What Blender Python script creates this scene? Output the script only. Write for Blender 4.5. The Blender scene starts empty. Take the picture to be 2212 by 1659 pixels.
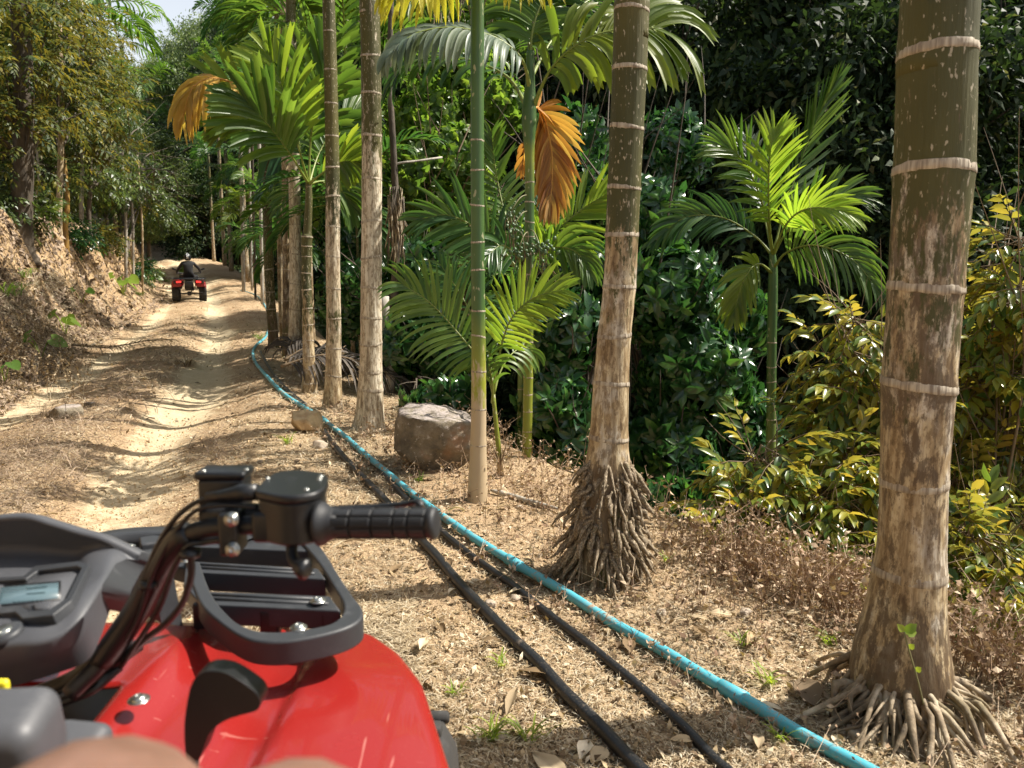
import bpy, math, random
import numpy as np
from mathutils import Matrix, Vector, Euler
random.seed(7); rng = np.random.default_rng(7)
S = bpy.context.scene; COL = S.collection
PI = math.pi
# ------------------------------------------------------------------ camera, sky, sun, exposure
CAM = np.array([0.0, 0.0, 1.35]); TH = math.radians(8.5); FPX = 1720.0
cd = bpy.data.cameras.new('camera'); cam = bpy.data.objects.new('camera', cd); COL.objects.link(cam)
cam.location = CAM; cam.rotation_euler = (PI/2-TH, 0, 0)
cd.sensor_width = 36; cd.lens = 28.0; cd.clip_start = 0.05; cd.clip_end = 2000
cd.dof.use_dof = True; cd.dof.focus_distance = 4.6; cd.dof.aperture_fstop = 5.8
S.camera = cam
SUN_EL = math.radians(50); SUN_AZ = math.radians(78)   # azimuth clockwise from +Y
w = bpy.data.worlds.new('World'); S.world = w; w.use_nodes = True
nt = w.node_tree; bg = nt.nodes['Background']
sky = nt.nodes.new('ShaderNodeTexSky'); sky.sky_type = 'NISHITA'; sky.sun_disc = False
sky.sun_elevation = SUN_EL; sky.sun_rotation = SUN_AZ; sky.air_density = 1.3; sky.dust_density = 5.0
tc = nt.nodes.new('ShaderNodeTexCoord'); mp = nt.nodes.new('ShaderNodeMapping'); mp.inputs['Scale'].default_value = (1.0, 1.0, 2.2); mp.inputs['Location'].default_value = (.35, .1, 0)
cn = nt.nodes.new('ShaderNodeTexNoise'); cn.inputs['Scale'].default_value = 2.2; cn.inputs['Detail'].default_value = 6
cr = nt.nodes.new('ShaderNodeValToRGB'); cr.color_ramp.elements[0].position = .50; cr.color_ramp.elements[1].position = .66
cm = nt.nodes.new('ShaderNodeMix'); cm.data_type = 'RGBA'; cm.inputs[7].default_value = (7.4, 7.9, 8.6, 1)     # scattered bright clouds
nt.links.new(tc.outputs['Generated'], mp.inputs[0]); nt.links.new(mp.outputs[0], cn.inputs[0]); nt.links.new(cn.outputs['Fac'], cr.inputs[0])
sx = nt.nodes.new('ShaderNodeSeparateXYZ'); nt.links.new(tc.outputs['Generated'], sx.inputs[0])
hr = nt.nodes.new('ShaderNodeValToRGB'); hr.color_ramp.elements[0].position = .22; hr.color_ramp.elements[0].color = (.85, .85, .85, 1); hr.color_ramp.elements[1].position = .6; hr.color_ramp.elements[1].color = (0, 0, 0, 1)   # milky humid air toward the horizon
nt.links.new(sx.outputs[2], hr.inputs[0]); mx = nt.nodes.new('ShaderNodeMath'); mx.operation = 'MAXIMUM'; nt.links.new(cr.outputs[0], mx.inputs[0]); nt.links.new(hr.outputs[0], mx.inputs[1]); nt.links.new(mx.outputs[0], cm.inputs[0]); nt.links.new(sky.outputs[0], cm.inputs[6])
nt.links.new(cm.outputs[2], bg.inputs[0]); bg.inputs[1].default_value = 0.07
sl = bpy.data.lights.new('sun', 'SUN'); sl.energy = 5.0; sl.angle = math.radians(0.55); sl.color = (1.0, 0.94, 0.84)
so = bpy.data.objects.new('sun', sl); COL.objects.link(so)
sdir = Vector((math.sin(SUN_AZ)*math.cos(SUN_EL), math.cos(SUN_AZ)*math.cos(SUN_EL), math.sin(SUN_EL)))
so.rotation_euler = sdir.to_track_quat('Z', 'Y').to_euler(); so.location = (20, 5, 30)
S.view_settings.view_transform = 'Standard'; S.view_settings.look = 'None'
S.view_settings.exposure = 0.92; S.view_settings.gamma = 1.0; S.view_settings.use_curve_mapping = False
S.render.engine = 'CYCLES'
try:
    S.cycles.max_bounces = 7; S.cycles.diffuse_bounces = 3; S.cycles.glossy_bounces = 2
    S.cycles.transmission_bounces = 4; S.cycles.use_denoising = True; S.cycles.caustics_reflective = False
except Exception: pass

# ------------------------------------------------------------------ helpers
def A(*a): return np.array(a, float)
def ray(px, py):
    cx = (px-1106)/FPX; cy = -(py-829.5)/FPX
    return A(cx, math.cos(TH)+cy*math.sin(TH), -math.sin(TH)+cy*math.cos(TH))
def W(px, py, Y):
    d = ray(px, py); return CAM + d*(Y/d[1])
def unit(v):
    v = np.asarray(v, float); return v/(np.linalg.norm(v)+1e-9)
def pxm(Y, n): return n*Y/FPX*1.0
_lat = np.random.default_rng(99).random((256, 256))
def vnoise(x, y, seed=0):
    x = np.asarray(x, float)+seed*17.3; y = np.asarray(y, float)+seed*31.7
    xi = np.floor(x).astype(int); yi = np.floor(y).astype(int); fx = x-xi; fy = y-yi
    fx = fx*fx*(3-2*fx); fy = fy*fy*(3-2*fy)
    a = _lat[xi & 255, yi & 255]; b = _lat[(xi+1) & 255, yi & 255]; c = _lat[xi & 255, (yi+1) & 255]; d = _lat[(xi+1) & 255, (yi+1) & 255]
    return (a*(1-fx)+b*fx)*(1-fy)+(c*(1-fx)+d*fx)*fy-0.5
def fbm(x, y, o=4, seed=0):
    r = 0; a = 1
    for i in range(o):
        r = r+a*vnoise(x*2**i, y*2**i, seed+i); a *= .5
    return r
def sst(a, b, x):
    t = np.clip((x-a)/(b-a), 0, 1); return t*t*(3-2*t)

def mesh_data(name, V, quads=None, tris=None, mats=None, smooth=True, attrs=None, midx=None):
    me = bpy.data.meshes.new(name)
    V = np.asarray(V, np.float32).reshape(-1, 3)
    L = []; st = []; n = 0
    if quads is not None and len(quads):
        q = np.asarray(quads, np.int32).reshape(-1, 4); L.append(q.ravel()); st.append(np.arange(len(q))*4); n = len(q)*4
    if tris is not None and len(tris):
        t = np.asarray(tris, np.int32).reshape(-1, 3); L.append(t.ravel()); st.append(np.arange(len(t))*3+n)
    L = np.concatenate(L).astype(np.int32); st = np.concatenate(st).astype(np.int32)
    me.vertices.add(len(V)); me.vertices.foreach_set('co', V.ravel())
    me.loops.add(len(L)); me.loops.foreach_set('vertex_index', L)
    me.polygons.add(len(st)); me.polygons.foreach_set('loop_start', st)
    if midx is not None: me.polygons.foreach_set('material_index', np.asarray(midx, np.int32))
    me.polygons.foreach_set('use_smooth', np.full(len(st), bool(smooth)))
    for k, v in (attrs or {}).items():
        at = me.attributes.new(k, 'FLOAT', 'POINT'); at.data.foreach_set('value', np.asarray(v, np.float32).ravel())
    for m in (mats if isinstance(mats, (list, tuple)) else [mats]):
        if m: me.materials.append(m)
    me.update(calc_edges=True)
    return me
def put(name, me, parent=None, mat4=None):
    o = bpy.data.objects.new(name, me); COL.objects.link(o)
    if parent is not None: o.parent = parent
    if mat4 is not None: o.matrix_local = mat4
    return o
def obj(name, V, quads=None, tris=None, mats=None, parent=None, smooth=True, attrs=None, midx=None, off=None):
    V = np.asarray(V, float).reshape(-1, 3)
    if parent is not None: V = V-rootloc(parent)
    return put(name, mesh_data(name, V, quads, tris, mats, smooth, attrs, midx), parent)
def rootloc(o):
    p = o
    while p.parent is not None: p = p.parent
    return np.array(p.location)
def thing(name, loc, label, cat, group=None):
    o = bpy.data.objects.new(name, None); COL.objects.link(o); o.location = Vector(loc); o.empty_display_size = .1
    return tag(o, label, cat, group)
def tag(o, label=None, cat=None, group=None, kind=None):
    if label: o['label'] = label
    if cat: o['category'] = cat
    if group: o['group'] = group
    if kind: o['kind'] = kind
    return o
def copy_tree(o, parent=None):
    c = o.copy(); COL.objects.link(c)
    if parent is not None: c.parent = parent
    for ch in list(o.children): copy_tree(ch, c)
    return c
def instmesh(TV, TF, R, P):
    """template verts (k,3), faces (m,n); R (N,3,3) columns = axes (scaled); P (N,3)"""
    V = np.einsum('nij,kj->nki', R, TV)+P[:, None, :]
    F = TF[None]+(np.arange(len(P))*len(TV))[:, None, None]
    return V.reshape(-1, 3), F.reshape(-1, TF.shape[1])
def frames(Yax, Zax, sc, wf=1.0):
    """rotation stacks with local Y along Yax, Z near Zax"""
    y = Yax/np.linalg.norm(Yax, axis=1, keepdims=True)
    x = np.cross(y, Zax); x /= (np.linalg.norm(x, axis=1, keepdims=True)+1e-9)
    z = np.cross(x, y); sc = np.asarray(sc).reshape(-1, 1)
    return np.stack([x*sc*wf, y*sc, z*sc], axis=2)
def rdirs(n, r=None):
    r = r or rng; v = r.normal(size=(n, 3)); return v/np.linalg.norm(v, axis=1, keepdims=True)
def catmull(P, n):
    P = np.asarray(P, float); Q = np.vstack([2*P[0]-P[1], P, 2*P[-1]-P[-2]]); out = []
    m = len(P)-1
    for u in np.linspace(0, m, n):
        i = min(int(u), m-1); t = u-i; a, b, c, d = Q[i], Q[i+1], Q[i+2], Q[i+3]
        out.append(.5*((2*b)+(-a+c)*t+(2*a-5*b+4*c-d)*t*t+(-a+3*b-3*c+d)*t**3))
    return np.array(out)
def tube(P, R, n=8, cap=True, v0=0, flat=None, ref=None):
    """returns V, quads, tris for a tube along P with radii R"""
    P = np.asarray(P, float); R = np.broadcast_to(np.asarray(R, float), (len(P),))
    T = np.gradient(P, axis=0); T /= (np.linalg.norm(T, axis=1, keepdims=True)+1e-12)
    r0 = A(0, 0, 1) if ref is None else np.asarray(ref, float)
    if abs(np.dot(T[0], r0)) > .95: r0 = A(1, 0, 0)
    x = unit(np.cross(T[0], r0)); V = []
    a = np.linspace(0, 2*PI, n, endpoint=False)
    for i in range(len(P)):
        x = unit(x-T[i]*np.dot(x, T[i])); y = np.cross(T[i], x)
        V.append(P[i]+R[i]*(np.cos(a)[:, None]*x+np.sin(a)[:, None]*y*(1 if flat is None else flat)))
    V = np.concatenate(V); m = len(P)
    i = np.arange(m-1)[:, None]*n; j = np.arange(n)[None]; k = (np.arange(n)+1)[None] % n
    Q = np.stack([i+j, i+k, i+n+k, i+n+j], axis=2).reshape(-1, 4)
    Tr = []
    if cap:
        V = np.vstack([V, P[0], P[-1]]); c0 = m*n; c1 = c0+1
        for q in range(n):
            Tr.append((c0, (q+1) % n, q)); Tr.append((c1, (m-1)*n+q, (m-1)*n+(q+1) % n))
    return V, Q+v0, (np.array(Tr, int).reshape(-1, 3)+v0)
class MB:
    def __init__(s): s.V = []; s.Q = []; s.T = []; s.n = 0
    def add(s, V, Q=None, T=None):
        V = np.asarray(V, float).reshape(-1, 3)
        if Q is not None and len(Q): s.Q.append(np.asarray(Q, int).reshape(-1, 4)+s.n)
        if T is not None and len(T): s.T.append(np.asarray(T, int).reshape(-1, 3)+s.n)
        s.V.append(V); s.n += len(V); return s
    def tube(s, P, R, n=8, cap=True, **k):
        V, Q, T = tube(P, R, n, cap, **k); return s.add(V, Q, T)
    def arr(s):
        return np.concatenate(s.V), (np.concatenate(s.Q) if s.Q else None), (np.concatenate(s.T) if s.T else None)
    def obj(s, name, mats, parent=None, smooth=True, bevel=0, autosmooth=None, attrs=None):
        V, Q, T = s.arr(); o = obj(name, V, Q, T, mats, parent, smooth, attrs)
        if bevel:
            b = o.modifiers.new('bevel', 'BEVEL'); b.width = bevel; b.segments = 3; b.limit_method = 'ANGLE'; b.angle_limit = math.radians(35); b.harden_normals = False
        return o

# ------------------------------------------------------------------ materials
class N:
    def __init__(s, name):
        s.m = bpy.data.materials.new(name); s.m.use_nodes = True; s.t = s.m.node_tree; s.t.nodes.clear()
        s.out = s.t.nodes.new('ShaderNodeOutputMaterial')
    def n(s, typ, **kw):
        nd = s.t.nodes.new('ShaderNode'+typ)
        for k, v in kw.items():
            if k.startswith('i_'):
                nd.inputs[k[2:].replace('_', ' ')].default_value = v
            else: setattr(nd, k, v)
        return nd
    def l(s, a, b): s.t.links.new(a, b)
    def noise(s, scale, detail=4, vec=None, rough=.55, mapscale=None, dist=0):
        nd = s.n('TexNoise'); nd.inputs['Scale'].default_value = scale; nd.inputs['Detail'].default_value = detail
        nd.inputs['Roughness'].default_value = rough; nd.inputs['Distortion'].default_value = dist
        v = vec or s.pos()
        if mapscale:
            mp = s.n('Mapping'); mp.inputs['Scale'].default_value = mapscale; s.l(v, mp.inputs[0]); v = mp.outputs[0]
        s.l(v, nd.inputs['Vector']); return nd.outputs['Fac']
    def pos(s):
        if not hasattr(s, '_p'): s._p = s.n('TexCoord').outputs['Object']
        return s._p
    def ramp(s, fac, stops, interp='LINEAR'):
        r = s.n('ValToRGB'); cr = r.color_ramp; cr.interpolation = interp
        while len(cr.elements) < len(stops): cr.elements.new(.5)
        for e, (p, c) in zip(cr.elements, stops):
            e.position = p; e.color = (c, c, c, 1) if isinstance(c, (int, float)) else (*c, 1)
        s.l(fac, r.inputs[0]); return r.outputs[0]
    def mix(s, fac, a, b, mode='MIX'):
        m = s.n('Mix', data_type='RGBA', blend_type=mode); 
        for v, i in ((fac, 0), (a, 6), (b, 7)):
            if isinstance(v, (int, float)): m.inputs[i].default_value = v if i == 0 else (v, v, v, 1)
            elif isinstance(v, tuple): m.inputs[i].default_value = (*v, 1)
            else: s.l(v, m.inputs[i])
        return m.outputs[2]
    def math(s, op, a, b=None, clamp=False):
        m = s.n('Math', operation=op, use_clamp=clamp)
        for v, i in ((a, 0), (b, 1)):
            if v is None: continue
            if isinstance(v, (int, float)): m.inputs[i].default_value = v
            else: s.l(v, m.inputs[i])
        return m.outputs[0]
    def attr(s, name): return s.n('Attribute', attribute_name=name).outputs['Fac']
    def bump(s, h, strength=.5, dist=.01, prev=None):
        b = s.n('Bump'); b.inputs['Strength'].default_value = strength; b.inputs['Distance'].default_value = dist; s.l(h, b.inputs['Height'])
        if prev is not None: s.l(prev, b.inputs['Normal'])
        return b.outputs[0]
    def pbsdf(s, col, rough=.6, metal=0, normal=None, spec=.5, coat=0):
        p = s.n('BsdfPrincipled')
        for v, k in ((col, 'Base Color'), (rough, 'Roughness'), (metal, 'Metallic'), (spec, 'Specular IOR Level'), (coat, 'Coat Weight')):
            if isinstance(v, (int, float)): p.inputs[k].default_value = v if k != 'Base Color' else (v, v, v, 1)
            elif isinstance(v, tuple): p.inputs[k].default_value = (*v, 1)
            else: s.l(v, p.inputs[k])
        if normal is not None: s.l(normal, p.inputs['Normal'])
        return p
    def done(s, sh): s.l(sh.outputs[0] if hasattr(sh, 'outputs') else sh, s.out.inputs[0]); return s.m

def leaf_mat(name, stops, back=None, rough=.42, trans=.4, tcol=1.6, spec=.5, rib=0):
    k = N(name); g = k.n('NewGeometry'); r = g.outputs['Random Per Island']
    oi = k.n('ObjectInfo').outputs['Random']
    r2 = k.math('FRACT', k.math('ADD', r, k.math('MULTIPLY', oi, 7.31)))
    c = k.ramp(r2, stops)
    nz = k.noise(1.3, 2); c = k.mix(.35, c, k.mix(1.0, c, k.ramp(nz, [(.3, .35), (.7, 1.5)]), 'MULTIPLY'))
    front = c
    if back:
        bk = k.ramp(r2, back); c = k.mix(g.outputs['Backfacing'], c, bk)
    p = k.pbsdf(c, rough, spec=spec)
    if rib:
        uvn = k.attr('rib'); b = k.bump(k.math('SINE', k.math('MULTIPLY', uvn, rib)), .35, .004); k.l(b, p.inputs['Normal'])
    t = k.n('BsdfTranslucent'); k.l(k.mix(1.0, c, (tcol, tcol*1.05, tcol*.55), 'MULTIPLY'), t.inputs[0])
    m = k.n('MixShader'); m.inputs[0].default_value = trans; k.l(p.outputs[0], m.inputs[1]); k.l(t.outputs[0], m.inputs[2])
    return k.done(m)

def simple(name, col, rough=.5, metal=0, spec=.5, coat=0, nz=0, nscale=60, bump=0, bscale=300, var=.25):
    k = N(name); c = col; nrm = None
    if nz:
        c = k.mix(k.ramp(k.noise(nscale, 5), [(.45, 0.0), (.8, 1.0)]), col, tuple(min(1, x+nz) for x in col))
    if bump: nrm = k.bump(k.noise(bscale, 3), bump, .001)
    return k.done(k.pbsdf(c, rough, metal, nrm, spec, coat))

M = {}
def build_mats():
    # palm trunk: tan bark low, green stem high
    k = N('palm_bark'); p = k.pos(); oi = k.n('ObjectInfo').outputs['Random']
    add = k.n('VectorMath', operation='ADD'); k.l(p, add.inputs[0]); cx = k.n('CombineXYZ'); k.l(k.math('MULTIPLY', oi, 37.0), cx.inputs[2]); k.l(cx.outputs[0], add.inputs[1]); v = add.outputs[0]
    g = k.attr('green'); h = k.attr('moss')
    fine = k.noise(24, 8, v, .7, (1, 1, .25)); blot = k.noise(9, 6, v, .62, (1, 1, .6)); stri = k.noise(60, 4, v, .6, (1, 1, .07))
    spots = k.noise(95, 3, v, .45, (1, 1, .4))
    tan = k.ramp(fine, [(.3, (.12, .075, .036)), (.45, (.33, .24, .13)), (.58, (.51, .415, .26)), (.75, (.65, .58, .43))])
    tan = k.mix(k.ramp(blot, [(.52, 0.), (.62, .85)]), tan, (.56, .51, .42))
    tan = k.mix(k.math('MULTIPLY', k.math('MULTIPLY', h, -2.2, True), 1.0), tan, k.ramp(fine, [(.3, (.34, .27, .18)), (.5, (.62, .55, .42)), (.7, (.76, .72, .6))]))
    mot = k.noise(42, 6, v, .72, (1, 1, .42)); tan = k.mix(k.ramp(mot, [(.50, 0.), (.56, .7)]), tan, k.mix(1.0, tan, (.36, .30, .24), 'MULTIPLY'))
    tan = k.mix(k.ramp(k.math('ADD', k.attr('moss'), k.math('MULTIPLY', k.math('SUBTRACT', k.noise(24, 7, v, .75, (1, 1, .3)), .5), 1.6)), [(.28, 0.), (.36, .8)]), tan, (.075, .05, .03))
    tan = k.mix(k.math('MULTIPLY', k.ramp(stri, [(.35, 1.), (.55, 0.)]), .6), tan, (.11, .07, .035))
    grn = k.ramp(k.noise(3, 3, v, .5, (1, 1, .3)), [(.3, (.03, .034, .011)), (.6, (.085, .078, .02)), (.8, (.16, .13, .036))])
    grn = k.mix(k.ramp(spots, [(.635, 0.), (.68, .75)]), grn, (.46, .40, .29))
    f = k.math('ADD', g, k.math('MULTIPLY', k.math('SUBTRACT', k.noise(30, 8, v, .72, (1, 1, .28)), .5), 1.9))
    c = k.mix(k.ramp(f, [(.44, 0.), (.58, 1.)]), tan, grn)
    dk = k.math('ADD', h, k.math('MULTIPLY', k.math('SUBTRACT', blot, .5), 1.2))
    c = k.mix(k.ramp(dk, [(.5, 0.), (.65, .8)]), c, (.10, .105, .02))
    nb = k.bump(stri, .9, .005); nb = k.bump(fine, .55, .003, nb)
    M['bark'] = k.done(k.pbsdf(c, .62, normal=nb, spec=.35))
    # smooth green stem
    k = N('green_stem'); v = k.pos(); g = k.attr('green')
    c = k.ramp(k.noise(2.2, 3, v, .5), [(.3, (.03, .075, .02)), (.7, (.065, .13, .03))])
    c = k.mix(g, (.25, .27, .03), c)
    c = k.mix(k.ramp(k.noise(40, 2, v, .4, (1, 1, .4)), [(.66, 0.), (.7, .8)]), c, (.34, .33, .2))
    c = k.mix(k.ramp(k.math('ADD', k.attr('moss'), k.math('MULTIPLY', k.math('SUBTRACT', k.noise(22, 6, v, .65, (1, 1, .3)), .5), 1.5)), [(.45, 0.), (.6, 1.)]), c, (.42, .33, .21))
    M['stem'] = k.done(k.pbsdf(c, .42, normal=k.bump(k.noise(40, 4, v, .6, (1, 1, .06)), .25, .003), spec=.45))
    k = N('trunk_ring'); c = k.ramp(k.noise(90, 4, None, .6, (1, 1, .06)), [(.35, (.17, .13, .09)), (.65, (.48, .42, .32))])
    M['ring'] = k.done(k.pbsdf(c, .75, normal=k.bump(k.noise(120, 2, None, .5, (1, 1, .05)), .8, .004)))
    k = N('root_bark'); c = k.ramp(k.noise(14, 6), [(.3, (.07, .05, .03)), (.5, (.24, .18, .11)), (.7, (.5, .42, .3))])
    c = k.mix(k.ramp(k.noise(4, 3), [(.55, 0.), (.7, .5)]), c, (.09, .09, .02))
    M['root'] = k.done(k.pbsdf(c, .8, normal=k.bump(k.noise(70, 5, None, .6), .7, .006)))
    k = N('dark_bark'); c = k.ramp(k.noise(7, 7, None, .65, (1, 1, .4)), [(.3, (.03, .024, .016)), (.55, (.085, .065, .045)), (.8, (.2, .17, .13))])
    M['dbark'] = k.done(k.pbsdf(c, .85, normal=k.bump(k.noise(20, 6, None, .6, (1, 1, .3)), .8, .02)))
    k = N('pale_bark'); c = k.ramp(k.noise(12, 7, None, .7, (1, 1, .4)), [(.3, (.16, .13, .10)), (.5, (.34, .31, .26)), (.75, (.52, .5, .44))])
    M['pbark'] = k.done(k.pbsdf(c, .8, normal=k.bump(k.noise(50, 5, None, .6, (1, 1, .2)), .6, .006)))
    k = N('mustard_bark'); c = k.ramp(k.noise(9, 5, None, .6, (1, 1, .4)), [(.35, (.20, .13, .05)), (.7, (.46, .26, .04))])
    M['mbark'] = k.done(k.pbsdf(c, .7))
    # leaves
    gold = (.33, .24, .025)
    M['frond'] = leaf_mat('frond_green', [(0, (.045, .10, .02)), (.5, (.08, .15, .026)), (1, (.13, .195, .034))], trans=.45, tcol=1.8, rough=.4, rib=150)
    M['frond_b'] = leaf_mat('frond_bright', [(0, (.15, .24, .03)), (1, (.25, .32, .04))], trans=.5, tcol=1.8, rough=.4, rib=150)
    M['frond_d'] = leaf_mat('frond_dark', [(0, (.025, .07, .025)), (.6, (.05, .12, .03)), (1, (.085, .15, .03))], trans=.4, tcol=2.0, rough=.35, rib=150)
    M['frond_o'] = leaf_mat('frond_olive', [(0, (.09, .15, .02)), (1, (.2, .24, .03))], trans=.5, tcol=2.0, rough=.45, rib=150)
    M['frond_y'] = leaf_mat('frond_yellow', [(0, (.45, .42, .04)), (1, (.55, .5, .08))], trans=.5, tcol=1.5, rough=.5, rib=150)
    M['frond_g'] = leaf_mat('frond_grey', [(0, (.09, .13, .09)), (1, (.2, .24, .17))], trans=.3, tcol=1.4, rough=.45, rib=150)
    M['dead_o'] = leaf_mat('frond_dead_orange', [(0, (.26, .11, .035)), (.5, (.42, .2, .05)), (1, (.52, .32, .10))], trans=.45, tcol=1.7, rough=.55, rib=150)
    M['dead_y'] = leaf_mat('frond_dead_ochre', [(0, (.55, .33, .05)), (1, (.65, .47, .12))], trans=.45, tcol=1.5, rough=.5, rib=150)
    M['dead_g'] = leaf_mat('frond_dead_grey', [(0, (.04, .032, .026)), (1, (.12, .10, .08))], trans=.1, tcol=1.2, rough=.8)
    M['rachis'] = simple('rachis', (.16, .2, .03), .45)
    M['rachis_o'] = simple('rachis_orange', (.5, .24, .04), .5)
    M['durian'] = leaf_mat('yellow_shrub_leaf', [(0, (.05, .11, .025)), (.4, (.14, .20, .035)), (.75, (.27, .28, .04)), (1, (.38, .32, .04))],
                           back=[(0, (.16, .15, .04)), (.6, (.28, .23, .05)), (1, (.36, .25, .05))], trans=.42, tcol=1.6, rough=.28)
    M['durian_t'] = leaf_mat('olive_canopy_leaf', [(0, (.025, .05, .014)), (.45, (.06, .09, .02)), (.85, (.15, .155, .025)), (1, (.28, .23, .03))],
                             back=[(0, (.06, .07, .02)), (.6, (.12, .11, .03)), (1, (.2, .15, .03))], trans=.38, tcol=1.7, rough=.5, spec=.35)
    M['glossy'] = leaf_mat('glossy_dark_leaf', [(0, (.016, .055, .02)), (.7, (.034, .10, .03)), (1, (.09, .2, .04))], trans=.22, tcol=2.2, rough=.26, spec=.6)
    M['light'] = leaf_mat('light_shrub_leaf', [(0, (.06, .12, .025)), (.6, (.12, .20, .035)), (1, (.22, .3, .05))], trans=.5, tcol=1.9, rough=.4)
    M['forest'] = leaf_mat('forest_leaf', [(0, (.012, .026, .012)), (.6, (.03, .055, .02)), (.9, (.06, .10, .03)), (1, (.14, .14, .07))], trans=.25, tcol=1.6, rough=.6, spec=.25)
    M['forest2'] = leaf_mat('forest_leaf_mid', [(0, (.035, .06, .02)), (.7, (.08, .125, .03)), (1, (.16, .2, .04))], trans=.3, tcol=1.6, rough=.4)
    M['far'] = leaf_mat('far_tree_leaf', [(0, (.09, .14, .055)), (.7, (.15, .21, .08)), (1, (.26, .3, .11))], trans=.35, tcol=1.4, rough=.5)  # haze of distance put into this paler leaf colour
    M['twig'] = simple('twig', (.17, .12, .07), .8)
    M['twig_g'] = simple('twig_green', (.17, .16, .07), .6)
    M['straw'] = leaf_mat('dry_straw', [(0, (.16, .115, .07)), (.35, (.36, .28, .175)), (.75, (.56, .46, .31)), (1, (.70, .62, .48))], trans=.12, tcol=1.2, rough=.8, spec=.2)
    M['litter'] = leaf_mat('dry_leaf_litter', [(0, (.085, .055, .03)), (.4, (.23, .155, .08)), (.8, (.43, .32, .18)), (1, (.64, .55, .40))], trans=.12, tcol=1.2, rough=.7, spec=.3)
    M['litterd'] = leaf_mat('dark_leaf_litter', [(0, (.07, .048, .03)), (.5, (.19, .13, .085)), (1, (.44, .34, .25))], trans=.1, tcol=1.2, rough=.75, spec=.3)
    M['weed'] = leaf_mat('dead_weed', [(0, (.18, .11, .07)), (.5, (.36, .25, .16)), (1, (.58, .46, .33))], trans=.1, tcol=1.2, rough=.8, spec=.2)
    M['sprout'] = leaf_mat('sprout_green', [(0, (.16, .26, .03)), (1, (.36, .42, .06))], trans=.5, tcol=1.6)
    M['broad'] = leaf_mat('broad_green_leaf', [(0, (.05, .16, .03)), (1, (.12, .26, .05))], trans=.5, tcol=2.0)
    M['grass'] = leaf_mat('grass_blade', [(0, (.07, .14, .02)), (1, (.2, .3, .05))], trans=.4, tcol=1.6)
build_mats()
# ------------------------------------------------------------------ terrain
_ty = [-12, 0, 2.2, 3.4, 4.4, 6.3, 7.5, 10.7, 13.1, 20, 30, 40, 50, 60, 110]
_tx = [9.2, 2.4, 1.17, .4, -.19, -1.1, -1.75, -2.9, -3.8, -6.2, -9.6, -13.9, -18.6, -24.5, -55]
def xt(y): return np.interp(y, _ty, _tx)
_ry = [-12, 2, 4.16, 5.34, 7.8, 10.7, 16, 30, 45, 70]
_rx = [5, -1.35, -2.16, -2.57, -3.24, -4.1, -5.9, -11.2, -17.6, -31]
def xr(y): return np.interp(y, _ry, _rx)
def H(x, y):
    x = np.asarray(x, float); y = np.asarray(y, float)
    u = x-xt(y)
    z0 = .055*np.clip(y-30, 0, 60)**1.08
    corr = z0+.028*fbm(x*.5, y*.5, 3, 3)
    r1 = x-xr(y)
    jit = .25*fbm(x*.4+5, y*.4, 2, 8)
    rut = -.075*np.exp(-((r1+jit)/.30)**2)-.06*np.exp(-((r1+1.55+jit)/.32)**2)
    berm = .03*np.exp(-((r1-.62+jit)/.3)**2)+.035*np.exp(-((r1+.78+jit)/.35)**2)
    edge = .06*sst(.5, .9, r1)*(1-sst(-.1, .4, u))*sst(3, 6, y)
    clod = .018*fbm(x*6, y*6, 3, 5)+.010*fbm(x*22, y*22, 2, 6)
    z = corr+rut+berm+edge+clod
    # bank on the left
    wf = -(u+3.3+.02*np.clip(y-7, 0, 25))
    flute = fbm(y*.9+x*.15, wf*.25, 4, 12)
    wq = wf+.6*flute*sst(.15, .9, wf)
    Hb = np.interp(y, [-10, 4, 9, 14, 23, 32, 45, 60], [2.0, 2.0, 2.15, 2.3, 2.45, 2.55, 1.7, .8])
    bank = Hb*(.38*sst(-.15, .95, wq)+.62*sst(.55, 1.45, wq))
    bank = bank+.13*np.clip(wf-1.6, 0, 60)+.25*fbm(x*.25, y*.25, 3, 14)*sst(2, 5, wf)
    bank = bank+(.08*fbm(x*1.6, y*2.3, 4, 15)+.015*fbm(x*9, y*9, 2, 16))*sst(.0, .8, wf)
    z = z+np.where(wf > -.3, bank, 0)
    # ravine on the right
    v = u-.62-.22*fbm(y*.5, 0*y, 2, 20)-.25*sst(2.6, 4.0, y)*(1-sst(4.4, 6, y))
    vv = np.clip(v, 0, None)
    fall = -np.minimum(.85*vv*sst(0, .9, vv), 4.2+0*vv)
    hill = .85*np.clip(v-10, 0, 14)+.35*np.clip(v-24, 0, 60)
    z = z+np.where(v > 0, fall+hill+.35*fbm(x*.4, y*.4, 4, 22)*sst(.5, 3, v), 0)
    # gentle rise behind everything
    z = z+.26*np.clip(y-58, 0, 60)*sst(-70, -30, x)
    return z
def H1(x, y): return float(H(np.array([x]), np.array([y]))[0])
def march(D):
    n = len(D); t = np.full(n, 1.2); lo = t.copy(); act = np.ones(n, bool)
    for i in range(170):
        k = np.where(act)[0]
        if not len(k): break
        q = CAM+D[k]*t[k][:, None]; hit = q[:, 2] <= H(q[:, 0], q[:, 1])
        act[k[hit]] = False; m = k[~hit]; lo[m] = t[m]; t[m] += .01+.025*t[m]
    hi = t.copy()
    for i in range(7):
        m = (lo+hi)/2; q = CAM+D*m[:, None]; h = q[:, 2] <= H(q[:, 0], q[:, 1]); hi = np.where(h, m, hi); lo = np.where(h, lo, m)
    return CAM+D*hi[:, None], ~act
def G(px, py): return march(ray(px, py)[None])[0][0]
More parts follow.
